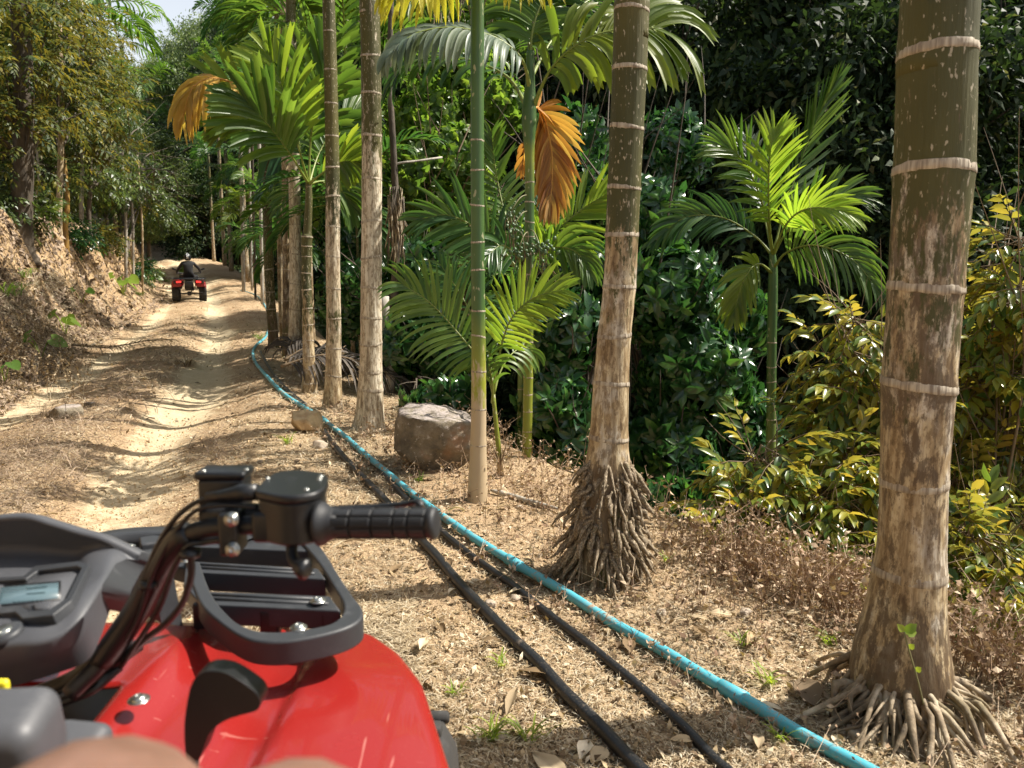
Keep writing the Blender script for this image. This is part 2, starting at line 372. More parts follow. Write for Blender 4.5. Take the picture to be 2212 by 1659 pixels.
def Gv(px, py):
    px = np.asarray(px, float); py = np.asarray(py, float)
    cx = (px-1106)/FPX; cy = -(py-829.5)/FPX
    D = np.stack([cx, math.cos(TH)+cy*math.sin(TH), -math.sin(TH)+cy*math.cos(TH)], 1)
    q, ok = march(D); q[:, 2] = H(q[:, 0], q[:, 1]); return q, ok
def nrm(x, y, e=.15):
    dx = (H(x+e, y)-H(x-e, y))/(2*e); dy = (H(x, y+e)-H(x, y-e))/(2*e)
    n = np.stack([-dx, -dy, np.ones_like(dx)], 1); return n/np.linalg.norm(n, axis=1, keepdims=True)

GR = {}
def ground_mat():
    k = N('earth'); v = k.pos(); sa = k.attr('sand'); be = k.attr('bank'); dk = k.attr('dark_earth')
    n1 = k.noise(5, 8, v, .65); n2 = k.noise(60, 5, v, .7); n3 = k.noise(.8, 4, v); n4 = k.noise(190, 2, v, .6)
    sand = k.ramp(n1, [(.3, (.47, .36, .215)), (.5, (.59, .47, .30)), (.72, (.69, .58, .40))])
    sand = k.mix(.5, sand, k.ramp(n2, [(.3, (.34, .25, .15)), (.6, (.68, .57, .39))]))
    soil = k.ramp(n2, [(.28, (.12, .08, .045)), (.44, (.33, .23, .135)), (.58, (.50, .365, .22)), (.75, (.66, .53, .36))])
    soil = k.mix(k.ramp(n4, [(.55, 0.), (.62, .8)]), soil, (.55, .42, .28))
    soil = k.mix(k.ramp(n3, [(.4, 0.), (.65, .45)]), soil, k.mix(1., soil, (.62, .5, .42), 'MULTIPLY'))
    clay = k.ramp(k.noise(3, 7, v, .65, (1, 1, .35)), [(.3, (.22, .14, .075)), (.5, (.43, .29, .15)), (.7, (.62, .46, .27))])
    clay = k.mix(.35, clay, k.ramp(n2, [(.35, (.12, .08, .05)), (.65, (.5, .36, .22))]))
    f = k.math('ADD', sa, k.math('MULTIPLY', k.math('SUBTRACT', k.noise(7, 6, v, .6), .5), .9))
    c = k.mix(k.ramp(f, [(.4, 0.), (.62, 1.)]), soil, sand)
    c = k.mix(be, c, clay)
    c = k.mix(dk, c, k.mix(1.0, c, (.28, .25, .2), 'MULTIPLY'))
    b = k.bump(n2, .8, .02); b = k.bump(n4, .5, .008, b); b = k.bump(n1, .5, .05, b)
    return k.done(k.pbsdf(c, .92, normal=b, spec=.15))
M['earth'] = ground_mat()
def build_terrain():
    ys = [-9.0]
    while ys[-1] < 2.0: ys.append(ys[-1]+.12)
    while ys[-1] < 125: ys.append(ys[-1]+max(.028, .0105*ys[-1]))
    ys = np.array(ys)
    us = [0.9]
    while us[-1] < 70: us.append(us[-1]+.05*(1+max(0, us[-1]-1.2)*.9))
    us2 = [-3.2]
    while us2[-1] > -7.5: us2.append(us2[-1]-.045)
    while us2[-1] > -60: us2.append(us2[-1]-(.05+.09*(-7.5-us2[-1])))
    mid = np.arange(-3.2+.032, .9, .032)
    U = np.concatenate([np.array(us2)[::-1], mid, np.array(us)])
    X = xt(ys)[:, None]+U[None]; Y = np.repeat(ys[:, None], len(U), 1)
    Z = H(X, Y)
    r1 = X-xr(Y)
    sand = .78*np.exp(-((r1)/.42)**2)+.62*np.exp(-((r1+1.55)/.36)**2)
    sand = np.maximum(sand, .55*np.exp(-((r1+.3)/1.6)**2)*sst(24, 34, Y))
    sand = np.maximum(sand, .5*np.exp(-(r1/.7)**2)*(1-sst(7, 9, Y)))+.4*fbm(X*.5, Y*.5, 3, 33)
    wf = -(U[None]+3.3+.02*np.clip(Y-7, 0, 25))
    bank = sst(.15, .7, wf)*(1-sst(1.5, 2.2, wf)*.7)
    v = U[None]-.7
    dark_earth = np.maximum(sst(.3, 1.6, v), sst(1.7, 3.5, wf)*.75)  # earth darker down the gully and on the bank top
    nx = len(U); GR['ys'] = ys; GR['U'] = U; GR['Z'] = Z
    def seg(name, a, b):
        V = np.stack([X[:, a:b+1], Y[:, a:b+1], Z[:, a:b+1]], 2); m = b-a+1; n = len(ys)
        i = (np.arange(n-1)[:, None]*m+np.arange(m-1)[None]).ravel()
        Q = np.stack([i, i+1, i+m+1, i+m], 1)
        o = obj(name, V, Q, None, M['earth'], attrs=dict(sand=sand[:, a:b+1], bank=bank[:, a:b+1], dark_earth=dark_earth[:, a:b+1]))
        tag(o, kind='structure'); return o
    ia = int(np.searchsorted(U, -3.3)); ib = int(np.searchsorted(U, -.45)); ic = int(np.searchsorted(U, 1.0))
    seg('bank', 0, ia); seg('dirt_road', ia, ib); seg('ground', ib, ic); seg('hillside', ic, nx-1)
build_terrain()
Hx = H
def H(x, y):
    x = np.asarray(x, float); y = np.asarray(y, float); ys, U, Z = GR['ys'], GR['U'], GR['Z']; u = x-xt(y)
    i = np.clip(np.searchsorted(ys, y)-1, 0, len(ys)-2); j = np.clip(np.searchsorted(U, u)-1, 0, len(U)-2)
    a = np.clip((y-ys[i])/(ys[i+1]-ys[i]), 0, 1); b = np.clip((u-U[j])/(U[j+1]-U[j]), 0, 1)
    return (Z[i, j]*(1-b)+Z[i, j+1]*b)*(1-a)+(Z[i+1, j]*(1-b)+Z[i+1, j+1]*b)*a

# ------------------------------------------------------------------ palms
def trunk_mesh(P, R, rings, name, parent, mat, green, moss, n=24, seg=10):
    """P centreline pts, R radii, rings list of param positions (index float); green/moss per point"""
    m = (len(P)-1)*seg+1; ts = np.linspace(0, len(P)-1, m)
    C = catmull(P, m); Rr = np.interp(ts, range(len(P)), R)
    gr = np.interp(ts, range(len(P)), green); mo = np.interp(ts, range(len(P)), moss)
    zz = C[:, 2]; rz = np.interp(rings, range(len(P)), np.asarray(P)[:, 2]) if len(rings) else np.array([])
    if len(rz):
        d = np.abs(zz[:, None]-rz[None]).min(1); Rr = Rr*(1+.03*np.exp(-(d/.02)**2))
    V, Q, T = tube(C, Rr, n)
    an = np.tile(np.linspace(0, 2*PI, n, endpoint=False), m); hh = np.repeat(zz, n)
    wob = 1+.03*fbm(np.cos(an)*2+hh*1.2, np.sin(an)*2+hh*.6, 3, 41)
    Cc = np.repeat(C, n, 0); V[:m*n] = Cc+(V[:m*n]-Cc)*wob[:, None]
    g = np.concatenate([np.repeat(gr, n), [gr[0], gr[-1]]]); mm = np.concatenate([np.repeat(mo, n), [mo[0], mo[-1]]])
    o = obj(name, V, Q, T, mat, parent, attrs=dict(green=g, moss=mm))
    for j, z in enumerate(rz):
        i = int(np.argmin(np.abs(zz-z))); i = min(max(i, 1), m-2)
        t = unit(C[i+1]-C[i-1]); r = Rr[i]*1.0; hw = max(.004, r*(.10 if r > .05 else .085))
        c = C[i]; tl = .12*rng.normal(); 
        aa = np.linspace(0, 2*PI, 28, endpoint=False)
        x = unit(np.cross(t, A(0, 1, .01))); y = np.cross(t, x)
        prof = [(-hw*1.25, r*.98), (-hw, r*1.012), (-hw*.2, r*1.008), (hw*.7, r*1.003), (hw*1.3, r*.985)]
        VV = []
        for (dz, rr) in prof:
            sh = (.4*hw*np.sin(aa+j)+tl*r*np.cos(aa+2*j)+hw*.22*rng.normal(size=28))[:, None]*t
            VV.append(c+t*dz+sh+rr*(np.cos(aa)[:, None]*x+np.sin(aa)[:, None]*y))
        VV = np.concatenate(VV); k = 28; i0 = np.arange(4)[:, None]*k; jj = np.arange(k)[None]; j1 = (np.arange(k)+1)[None] % k
        QQ = np.stack([i0+jj, i0+j1, i0+k+j1, i0+k+jj], 2).reshape(-1, 4)
        obj('ring', VV, QQ, None, M['ring'], parent)
    return C, Rr

def leaflet(base, d, nf, L, wd, droop, segs=6, fold=.35, curl=0, tipsplit=0):
    """folded tapering strip. returns V,Q, rib-attr"""
    ts = np.linspace(0, 1, segs+1); P = [np.array(base)]; dd = unit(d)
    for i in range(segs):
        dd = unit(dd+A(0, 0, -droop*(.35+1.3*ts[i])/segs)+nf*curl/segs); P.append(P[-1]+dd*L/segs)
    P = np.array(P); T = np.gradient(P, axis=0); T /= np.linalg.norm(T, axis=1, keepdims=True)
    sv = np.cross(T, nf); sv /= (np.linalg.norm(sv, axis=1, keepdims=True)+1e-9); nn = np.cross(sv, T)
    if tipsplit: wp = np.interp(ts, [0, .25, .85, 1], [.35, .8, 1, .75])
    else: wp = np.interp(ts, [0, .12, .35, .7, .9, 1], [.3, .75, 1, .8, .4, .05])
    hw = (wd*.5*wp)[:, None]
    V = np.stack([P+sv*hw+nn*hw*fold, P, P-sv*hw+nn*hw*fold], 1).reshape(-1, 3)
    if tipsplit: V[-3:] += (dd*L*.08)*np.array([[1], [-.3], [.7]])
    i = np.arange(segs)*3
    Q = np.concatenate([np.stack([i, i+1, i+4, i+3], 1), np.stack([i+1, i+2, i+5, i+4], 1)])
    rib = np.tile([1.0, 0, 1.0], segs+1)*np.repeat(hw.ravel(), 3)
    return V, Q, rib

def frond(parent, path, n=None, up=None, nl=22, L=.5, wd=.035, mat='frond', droop=.8, a0=70, a1=18, vee=.35, start=.18,
          r=.009, singles=False, fold=.4, rmat='rachis', jitter=.1, sides=(1, -1), prof=None, segs=6, tipsplit=0, curl=0, name='frond', lab=None, drop=0, bunch=0, rs=None):
    g = rs or rng
    C = catmull(path, 26); ts = np.linspace(0, 1, 26)
    T = np.gradient(C, axis=0); T /= np.linalg.norm(T, axis=1, keepdims=True)
    mb = MB(); mb.tube(C, np.interp(ts, [0, .15, 1], [r*1.7, r, r*.3]), 6)
    Vr, Qr, Tr = mb.arr()
    lv = []; 
    prof = prof or ([0, .12, .45, .8, 1], [.55, .85, 1, .72, .45])
    for sd in sides:
        for i in range(nl):
            s = start+(1-start)*(i+.5)/nl
            if bunch: s += .5*(1-start)/nl*math.sin(i*bunch)
            s = min(max(s+(g.random()-.5)*.3*(1-start)/nl, 0), .995)
            if g.random() < drop: continue
            p = A(*[np.interp(s, ts, C[:, k]) for k in range(3)]); t = unit(A(*[np.interp(s, ts, T[:, k]) for k in range(3)]))
            nv = unit(A(0, 0, 1)) if n is None else np.asarray(n, float)
            nv = unit(nv-t*np.dot(nv, t)); sv = np.cross(t, nv)*sd
            q = (s-start)/(1-start); a = math.radians(a0+(a1-a0)*q**1.2+g.normal()*4)
            d = t*math.cos(a)+sv*math.sin(a)+nv*(vee+g.normal()*jitter)
            ll = L*np.interp(q, *prof)*(1+g.normal()*.05)
            nf = unit(nv*(1)+sv*-.3)
            lv.append(leaflet(p, d, nf, ll, wd*(1+g.normal()*.12)*(1 if q < .85 else .8), droop*(1+g.normal()*.15), segs, fold, curl, tipsplit))
    if singles:
        f = obj(name, Vr, Qr, Tr, M[rmat], parent)
        if lab: f['label'] = lab
        for V, Q, rb in lv: obj('leaflet', V, Q, None, M[mat], f, attrs=dict(rib=rb))
    else:
        V = [Vr]; Q = [Qr]; o = len(Vr); rib = [np.zeros(len(Vr))]; mi = [np.zeros(len(Qr))]
        for a, b, c in lv: V.append(a); Q.append(b+o); o += len(a); rib.append(c); mi.append(np.ones(len(b)))
        V = np.concatenate(V); Q = np.concatenate(Q)
        f = obj(name, V, Q, Tr, [M[rmat], M[mat]], parent, attrs=dict(rib=np.concatenate(rib)), midx=np.concatenate(mi+[np.zeros(len(Tr))]))
        if lab: f['label'] = lab
    return f
def pfrond(parent, pts, Y, **k):
    """frond through picture points at depth Y (+dY each), real 3-D path"""
    return frond(parent, [W(p[0], p[1], Y+(p[2] if len(p) > 2 else 0)) for p in pts], **k)

def auto_crown(parent, top, nf=8, L=1.9, elev=(60, 5), mat='frond', wd=.045, ll=.55, seed=0, nl=20, segs=3, az0=0, **kw):
    g = np.random.default_rng(seed)
    for i in range(nf):
        az = az0+2*PI*i/nf+g.normal()*.18; el = math.radians(np.interp(i % 3, [0, 2], elev)+g.normal()*6)
        d = A(math.cos(az)*math.cos(el), math.sin(az)*math.cos(el), math.sin(el)); P = [np.array(top)]
        for k in range(4):
            P.append(P[-1]+d*L/4); d = unit(d+A(0, 0, -.28-.12*k))
        frond(parent, P, nl=nl, L=ll, wd=wd, mat=mat, segs=segs, droop=.9, rs=g, r=.012, **kw)

def palm(label, pts, Y, rings, green, moss=None, top=None, mat='bark', crown=None, name='betel_palm', group='betel palms along the track', base=None, n=24, wide=None):
    """pts [(px,py,width px)] top to bottom"""
    P = [W(a, b, Y) for a, b, c in pts][::-1]; R = [.5*c*Y/FPX/math.cos(math.atan((a-1106)/FPX))*1.0 for a, b, c in pts][::-1]
    R = [r*(1+.0) for r in R]
    gz = H1(P[0][0], P[0][1])
    if P[0][2] > gz-.1: P = [A(P[0][0], P[0][1], gz-.15)]+P; R = [R[0]*1.03]+R
    py2i = {}
    pz = np.array([p[2] for p in P])
    gpy, gv = zip(*green); gz_ = [W(1106, p, Y)[2] for p in gpy]
    gr = [float(np.interp(z, gz_[::-1], gv[::-1])) for z in pz]
    if moss:
        mpy, mv = zip(*moss); mz = [W(1106, p, Y)[2] for p in mpy]; ms = [float(np.interp(z, mz[::-1], mv[::-1])) for z in pz]
    else: ms = [0.0]*len(P)
    rr = [float(np.interp(W(1106, p, Y)[2], pz, range(len(P)))) for p in rings]
    if top:
        d = unit(P[-1]-P[-3]); d = unit(A(d[0]*.3, d[1]*.3, 1)); z = P[-1][2]; sp = .32
        hgt = top-z; P = P+[P[-1]+d*hgt*.5, P[-1]+d*hgt]; R = R+[R[-1]*.9, R[-1]*.75]; gr += [gr[-1], 1]; ms += [0, 0]
    b = thing(name, (P[0][0], P[0][1], gz), label, 'palm tree', group)
    C, Rr = trunk_mesh(P, R, rr, 'trunk', b, M[mat], gr, ms, n=n)
    if crown: auto_crown(b, P[-1], **crown)
    b['topz'] = float(P[-1][2]); del b['topz']
    return b, P

def root_clump(parent, P, spec, nmax, L=(.09, .2), r=(.008, .016), seed=3):
    """spec: list of (z, radius) skirt profile; many separate stilt roots pointing down and out"""
    g = np.random.default_rng(seed); ms = []
    for k in range(8):
        a = .25*g.normal(); pts = [A(0, 0, 0), A(.12*g.normal()*.3, .33, .05*g.normal()), A(.2*a, .66, .08), A(.3*a, 1, .05+.1*g.normal())]
        V, Q, T = tube(catmull(pts, 7), np.array([.85, 1, 1.05, 1, .9, .7, .35])*.095*(1+.15*g.normal(size=7)), 6)
        ms.append(mesh_data('root', V, Q, T, M['root']))
    rl = rootloc(parent)
    zs, rs, cx, cy = map(np.array, zip(*spec))
    for i in range(nmax):
        q = g.random()**.8; z = zs[0]+(zs[-1]-zs[0])*q; rad = np.interp(-z, -zs, rs); x0 = np.interp(-z, -zs, cx); y0 = np.interp(-z, -zs, cy)
        az = g.random()*2*PI if i % 4 == 0 else -PI/2+g.normal()*1.15
        o = A(math.cos(az), math.sin(az), 0); p = A(x0, y0, z)+o*rad*.93
        ln = g.uniform(*L); rr = g.uniform(*r)
        d = unit(o*(.22+.30*g.random())+A(0, 0, -1)+.42*rdirs(1, g)[0]); Fm = frames(d[None], o[None], [1])[0]
        sc = np.diag([rr/.095, ln, rr/.095]); m3 = Fm@sc
        m4 = Matrix([[*m3[0], p[0]-rl[0]], [*m3[1], p[1]-rl[1]], [*m3[2], p[2]-rl[2]], [0, 0, 0, 1]])
        put('root', ms[i % 8], parent, m4)

CR = dict(nf=8, L=2.0)
def build_palms():
    # T1 right foreground
    b, P = palm('thickest mottled brown palm trunk, nearest the camera, above knotted grey roots',
        [(2032, -40, 128), (2031, 0, 129), (2024, 115, 131), (2016, 370, 137), (1999, 620, 132), (1984, 830, 134), (1974, 1020, 124), (1968, 1180, 128), (1957, 1300, 150), (1948, 1380, 176), (1945, 1440, 196), (1942, 1520, 205), (1940, 1560, 190)], 2.3,
        [115, 375, 622, 830, 1030, 1232], [(0, .95), (370, .72), (500, .52), (700, .38), (900, .36), (1100, .1), (1500, 0)], [(0, .15), (500, .30), (900, .33), (1150, .16), (1300, .3), (1500, .5)], top=8.5, crown=dict(nf=8, L=2.2, seed=11, az0=.4), n=48)
    base = P[1]; g = np.random.default_rng(5)
    # wandering surface roots
    for i in range(95):
        az = (-PI/2+g.normal()*.9) if i < 72 else g.random()*2*PI
        o = A(math.cos(az), math.sin(az), 0); p0 = A(base[0], base[1], .03+.13*g.random())+o*.105
        ln = g.uniform(.04, .21); p1 = p0+o*ln*.5+.018*rdirs(1, g)[0]; p2 = p0+o*ln+A(*(.06*g.normal(size=2)), 0)
        p1[2] = H1(*p1[:2])+.07+.03*g.random(); p2[2] = H1(*p2[:2])-.01
        V, Q, T = tube(catmull([p0, p1, p2, p2+o*.05+A(0, 0, -.05)], 10), np.linspace(1, .4, 10)*g.uniform(.005, .016)*(1+.18*g.normal(size=10)), 8)
        obj('root', V, Q, T, M['root'], b)
    # T2 centre
    b, P = palm('tall mottled palm standing on a shaggy cone of stubby roots',
        [(1366, -40, 69), (1365, 0, 70), (1360, 150, 70), (1354, 275, 69), (1348, 406, 69), (1343, 507, 69), (1338, 619, 69), (1327, 724, 71), (1320, 828, 77), (1315, 944, 85), (1313, 985, 95), (1311, 1030, 108), (1308, 1080, 124), (1305, 1180, 146), (1303, 1240, 154)], 3.35,
        [18, 149, 279, 406, 507, 619, 724, 828, 944], [(0, .98), (280, .9), (406, .8), (470, .62), (560, .42), (700, .34), (850, .15), (1000, -.1)], [(950, 0), (1000, .3), (1100, .5), (1240, .5)], top=8.2, crown=dict(nf=8, L=2.1, seed=12, az0=.1), n=40)
    k = 3.35/FPX; zz = lambda py: W(1310, py, 3.35)[2]; X = lambda px: W(px, 1100, 3.35)[0]
    root_clump(b, P, [(zz(985), 46*k, X(1313), 3.35), (zz(1010), 58*k, X(1312), 3.35), (zz(1060), 70*k, X(1312), 3.35), (zz(1140), 80*k, X(1308), 3.35), (zz(1215), 86*k, X(1305), 3.35)], 285, (.045, .17), (.005, .0125), 3)
    # T3 slender green
    palm('slender palm with smooth dark green stem above yellow-green joints, beside the boulder',
        [(1030, -40, 26), (1031, 0, 27), (1031, 250, 28), (1031, 367, 28), (1032, 523, 29), (1033, 671, 30), (1034, 802, 32), (1034, 883, 33), (1033, 960, 36), (1032, 1040, 43), (1031, 1085, 48)], 4.4,
        [303, 367, 441, 523, 590, 671, 733, 802, 883, 958], [(0, 1), (690, 1), (720, .1), (830, 0)], [(760, 0), (800, .45), (900, .62), (960, 1), (1085, 1)], top=6.6, mat='stem', crown=dict(nf=7, L=1.6, seed=13, mat='frond_o'))
    # T4
    palm('stout pale palm trunk with white-flecked bark, rooted just left of the boulder',
        [(796, -40, 38), (798, 0, 39), (801, 120, 40), (803, 293, 41), (803, 480, 42), (802, 622, 44), (802, 741, 46), (801, 800, 49), (800, 850, 56), (799, 890, 62), (797, 915, 70), (795, 940, 86)], 6.3,
        [29, 120, 202, 293, 384, 480, 556, 622, 689, 741, 798, 840], [(0, .72), (293, .66), (384, .45), (480, .1), (700, -.1), (850, .1)], [(0, -.35), (940, -.35)], top=10, crown=dict(nf=8, L=2.1, seed=14))
    # T5
    palm('olive palm trunk with bright ring scars, just left of the stout pale trunk',
        [(709, -40, 23), (710, 0, 24), (714, 151, 26), (717, 294, 27), (719, 425, 29), (719, 555, 29), (721, 687, 30), (720, 810, 34), (719, 860, 42), (719, 890, 52), (719, 905, 62)], 7.2,
        [72, 151, 224, 294, 362, 425, 490, 555, 622, 687, 755, 810], [(0, .95), (300, .95), (440, .62), (520, .2), (600, .1), (640, .5), (700, .5), (780, .15), (900, .1)], [(0, -.3), (800, -.2), (880, .4)], top=10.5, crown=dict(nf=8, L=2.1, seed=15))
    # T6 young, crown in view
    b, P = palm('young yellow-banded palm carrying the big bright green fan of leaves',
        [(667, 395, 12), (667, 440, 15), (664, 500, 17), (663, 512, 23), (662, 555, 20), (661, 600, 20), (664, 667, 21), (666, 736, 23), (668, 798, 27), (669, 840, 34), (670, 880, 44)], 8.0,
        [513, 531, 555, 590, 627, 667, 701, 736, 767, 798, 830], [(395, 1), (500, 1), (515, .9), (560, .85), (620, .6), (700, .55), (760, .1), (880, 0)], None, n=20)
    F = dict(nl=18, L=.54, wd=.066, mat='frond', n=(0, -1, .35), singles=True, segs=6, droop=.55, a0=48, a1=14, vee=.1, r=.011, tipsplit=1, start=.3)
    c = (667, 398)
    pfrond(b, [c, (640, 300, -.2), (610, 190, -.3), (575, 110, -.2)], 8, **{**F, 'mat': 'frond_b'})
    pfrond(b, [c, (672, 300, 0), (690, 200, -.1), (724, 90, -.2)], 8, **{**F, 'L': .58, 'wd': .07})
    pfrond(b, [c, (690, 330, .3), (730, 270, .5), (775, 235, .7)], 8, **{**F, 'L': .5})
    pfrond(b, [c, (625, 330, -.3), (575, 265, -.5), (530, 215, -.6)], 8, **{**F, 'L': .55})
    pfrond(b, [c, (700, 372, -.2), (740, 350, -.4), (785, 352, -.5)], 8, **{**F, 'mat': 'frond_o', 'L': .42, 'wd': .06})
    pfrond(b, [c, (650, 330, .6), (640, 250, 1.0), (640, 180, 1.2)], 8, **{**F, 'L': .6})
    pfrond(b, [c, (700, 392, .2), (735, 410, .3), (765, 450, .4)], 8, **{**F, 'L': .4, 'wd': .05, 'droop': 1.2})
    # T8 slender with olive crown and dead ochre frond
    b, P = palm('slender palm with a withered ochre frond over the track',
        [(574, 292, 12), (575, 330, 14), (577, 420, 16), (579, 520, 18), (584, 640, 19), (590, 720, 21), (592, 770, 27)], 12.4,
        [340, 372, 408, 447, 490, 535, 580, 625, 670, 712], [(300, 1), (470, .9), (600, .62), (720, .4)], [(560, .1), (700, .5)], n=16)
    F = dict(nl=16, L=.85, wd=.11, mat='frond_o', n=(0, -1, .3), singles=True, segs=5, droop=.7, a0=55, a1=14, vee=.1, r=.014, tipsplit=1, start=.3)
    c = (574, 295)
    pfrond(b, [c, (560, 265, -.2), (520, 225, -.4), (478, 215, -.5)], 12.4, **F)
    pfrond(b, [c, (548, 275, .3), (510, 262, .5), (476, 262, .5)], 12.4, **{**F, 'L': .6})
    pfrond(b, [c, (600, 262, 0), (632, 240, .2), (668, 250, .3)], 12.4, **{**F, 'L': .7})
    pfrond(b, [c, (596, 300, -.4), (625, 330, -.8), (650, 390, -1.2)], 12.4, **{**F, 'L': .8, 'droop': 1.2, 'mat': 'frond_d'})
    pfrond(b, [c, (580, 240, .4), (590, 180, .6), (600, 130, .6)], 12.4, **{**F, 'L': .7, 'mat': 'frond'})
    pfrond(b, [(572, 290), (545, 215, -.6), (500, 178, -1), (452, 170, -1.2), (415, 192, -1.3), (396, 250, -1.3)], 12.4, nl=20, L=.82, wd=.11, mat='dead_y', rmat='rachis_o', n=(0, -.6, .8), singles=True, segs=6, droop=2.2, a0=70, a1=20, vee=-.15, r=.016, start=.36, drop=.08, lab='withered ochre-yellow frond drooping over the track')
    # T7, T9, T10 greys behind
    palm('pale lichen-grey palm trunk flaring at its foot, second left of the yellow-banded young palm',
        [(628, -40, 18), (628, 0, 19), (631, 200, 21), (636, 400, 23), (638, 560, 24), (638, 680, 26), (637, 760, 30), (636, 800, 36), (636, 822, 44)], 9.8,
        [65, 135, 205, 275, 345, 415, 480, 545, 610, 670, 725, 770], [(0, .8), (140, .75), (250, .1), (800, -.2)], [(0, -.35), (940, -.35)], top=11, crown=dict(nf=8, L=2.2, seed=17), n=18)
    palm('thin grey palm trunk half hidden behind the slender brown-and-green palm',
        [(601, 150, 10), (604, 400, 11), (606, 600, 12), (612, 740, 14)], 13.0, [230, 300, 370, 440, 510, 580, 650, 700], [(150, .4), (400, .2), (700, 0)], None, top=8, crown=dict(nf=7, L=1.8, seed=18), n=12)
    palm('moss-flecked palm trunk between two pale trunks, left of the yellow-banded young palm',
        [(612, -40, 13), (613, 100, 13), (617, 400, 15), (619, 600, 16), (620, 740, 19), (620, 780, 23)], 11.0, [60, 140, 220, 300, 380, 450, 520, 590, 655, 715], [(0, .3), (400, .2), (700, .2)], [(400, .1), (740, .5)], top=9, crown=dict(nf=7, L=2, seed=19), n=14)
    # T11 palm with crown right of T3, with dead orange frond and nuts
    b, P = palm('green palm hung with nut clusters and one dead orange leaf',
        [(1146, 110, 16), (1145, 180, 20), (1143, 235, 30), (1143, 262, 31), (1143, 300, 25), (1144, 340, 20), (1144, 437, 20), (1144, 548, 21), (1142, 703, 20), (1141, 815, 21), (1139, 932, 21), (1137, 1001, 21), (1136, 1032, 24)], 5.5,
        [398, 437, 478, 510, 548, 594, 700, 735, 772, 815, 855, 894, 932, 965, 1001], [(100, 1), (300, 1), (330, .3), (372, .5), (380, 1), (690, 1), (720, .35), (1030, .15)], None, mat='stem', n=24)
    F = dict(nl=20, L=.46, wd=.05, mat='frond', singles=True, segs=7, droop=1.3, a0=60, a1=22, vee=.1, r=.011, start=.22, n=(0, -.5, .9))
    pfrond(b, [(1146, 200), (1128, 130, -.1), (1070, 82, -.2), (980, 60, -.3), (900, 72, -.4), (850, 110, -.5)], 5.5, **{**F, 'mat': 'frond_g', 'droop': 2.6, 'L': .42, 'wd': .055})
    pfrond(b, [(1140, 235), (1100, 170, .3), (1030, 135, .5), (950, 120, .6), (880, 140, .6), (845, 190, .6)], 5.5, **{**F, 'mat': 'frond_d', 'droop': 2.0, 'L': .36})
    pfrond(b, [(1148, 240), (1190, 150, -.1), (1260, 88, -.2), (1345, 62, -.2), (1430, 62, -.2)], 5.5, **{**F, 'mat': 'frond_o', 'droop': 1.5, 'L': .48, 'n': (0, -.8, .6), 'wd': .06, 'a1': 35, 'prof': ([0, .2, .6, 1], [.6, .8, 1, .95]), 'tipsplit': 1})
    pfrond(b, [(1147, 150), (1150, 70, 0), (1175, 0, .1), (1230, -60, .2)], 5.5, **{**F, 'droop': 1.5})
    pfrond(b, [(1146, 150), (1138, 60, .2), (1110, -20, .3), (1060, -80, .4)], 5.5, **{**F, 'droop': 1.5, 'singles': False})
    pfrond(b, [(1146, 170), (1190, 90, .5), (1245, 20, .9), (1310, -20, 1.2)], 5.5, **{**F, 'singles': False})
    pfrond(b, [(1146, 250, .05), (1160, 232, .2), (1178, 262, .3), (1192, 330, .3), (1192, 400, .28), (1188, 440, .25)], 5.5, nl=26, L=.36, wd=.05, mat='dead_o', rmat='rachis_o', n=(.1, -1, .1), singles=True, segs=5, droop=.45, fold=.2, a0=44, a1=8, vee=.02, r=.009, start=.16, jitter=.05, prof=([0, .15, .5, .8, 1], [.6, .95, 1, .7, .45]), lab='dead orange-brown frond hanging straight down')
    pfrond(b, [(1136, 300), (1132, 340, .1), (1130, 370, .1)], 5.5, nl=6, L=.14, wd=.03, mat='dead_o', rmat='rachis_o', n=(-1, -1, 0), segs=4, droop=1, a0=40, start=.0)
    # nuts
    g = np.random.default_rng(8)
    uv = tube(np.array([[0, 0, z] for z in np.linspace(-1, 1, 7)]), [.05, .62, .92, 1.0, .9, .6, .05], 8)
    nm = mesh_data('nut', uv[0]*A(.68, .68, 1), uv[1], uv[2], simple('nut_green', (.05, .10, .03), .4, nz=.08, nscale=6))
    rl = rootloc(b)
    for (cx, cy, sx, sy, cnt) in ((1110, 500, 14, 16, 26), (1122, 545, 24, 16, 30), (1165, 540, 26, 20, 46), (1105, 465, 8, 12, 8), (1172, 570, 10, 10, 10)):
        st = catmull([W(1143, cy-45, 5.5), W((1143+cx)/2, cy-38, 5.4), W(cx, cy-8, 5.35), W(cx, cy+sy*1.6, 5.35)], 12)
        V, Q, T = tube(st, .004, 5); obj('fruit_stalk', V, Q, T, M['twig_g'], b)
        for i in range(cnt):
            p = W(cx+g.normal()*sx*.6, cy+g.normal()*sy*.6, 5.38+g.normal()*.05)-rl; s = g.uniform(.014, .019)
            put('nut', nm, b, Matrix.Translation(Vector(p))@Euler((g.normal()*.6, g.normal()*.6, 0)).to_matrix().to_4x4()@Matrix.Scale(s, 4))
        for i in range(7):
            p = W(cx+g.normal()*sx, cy, 5.36); V, Q, T = tube(catmull([p, p+A(.01*g.normal(), 0, -.06), p+A(.03*g.normal(), 0, -.13-.1*g.random())], 6), .002, 4); obj('fruit_stalk', V, Q, T, M['twig'], b)
    # young palm A (no trunk rings)
    by = 5.0
    b = thing('young_palm', W(1078, 1012, by), 'short young palm with a bright lime frond beside the slender green stem', 'young palm', 'betel palms along the track')
    V, Q, T = tube([W(1082, 1025, by), W(1076, 960, by), W(1068, 880, by), W(1064, 830, by)], [.022, .017, .014, .011], 10)
    obj('trunk', V, Q, T, M['stem'], b, attrs=dict(green=np.full(len(V), .3), moss=np.clip((0.35-V[:, 2])*2.5, 0, .9)))
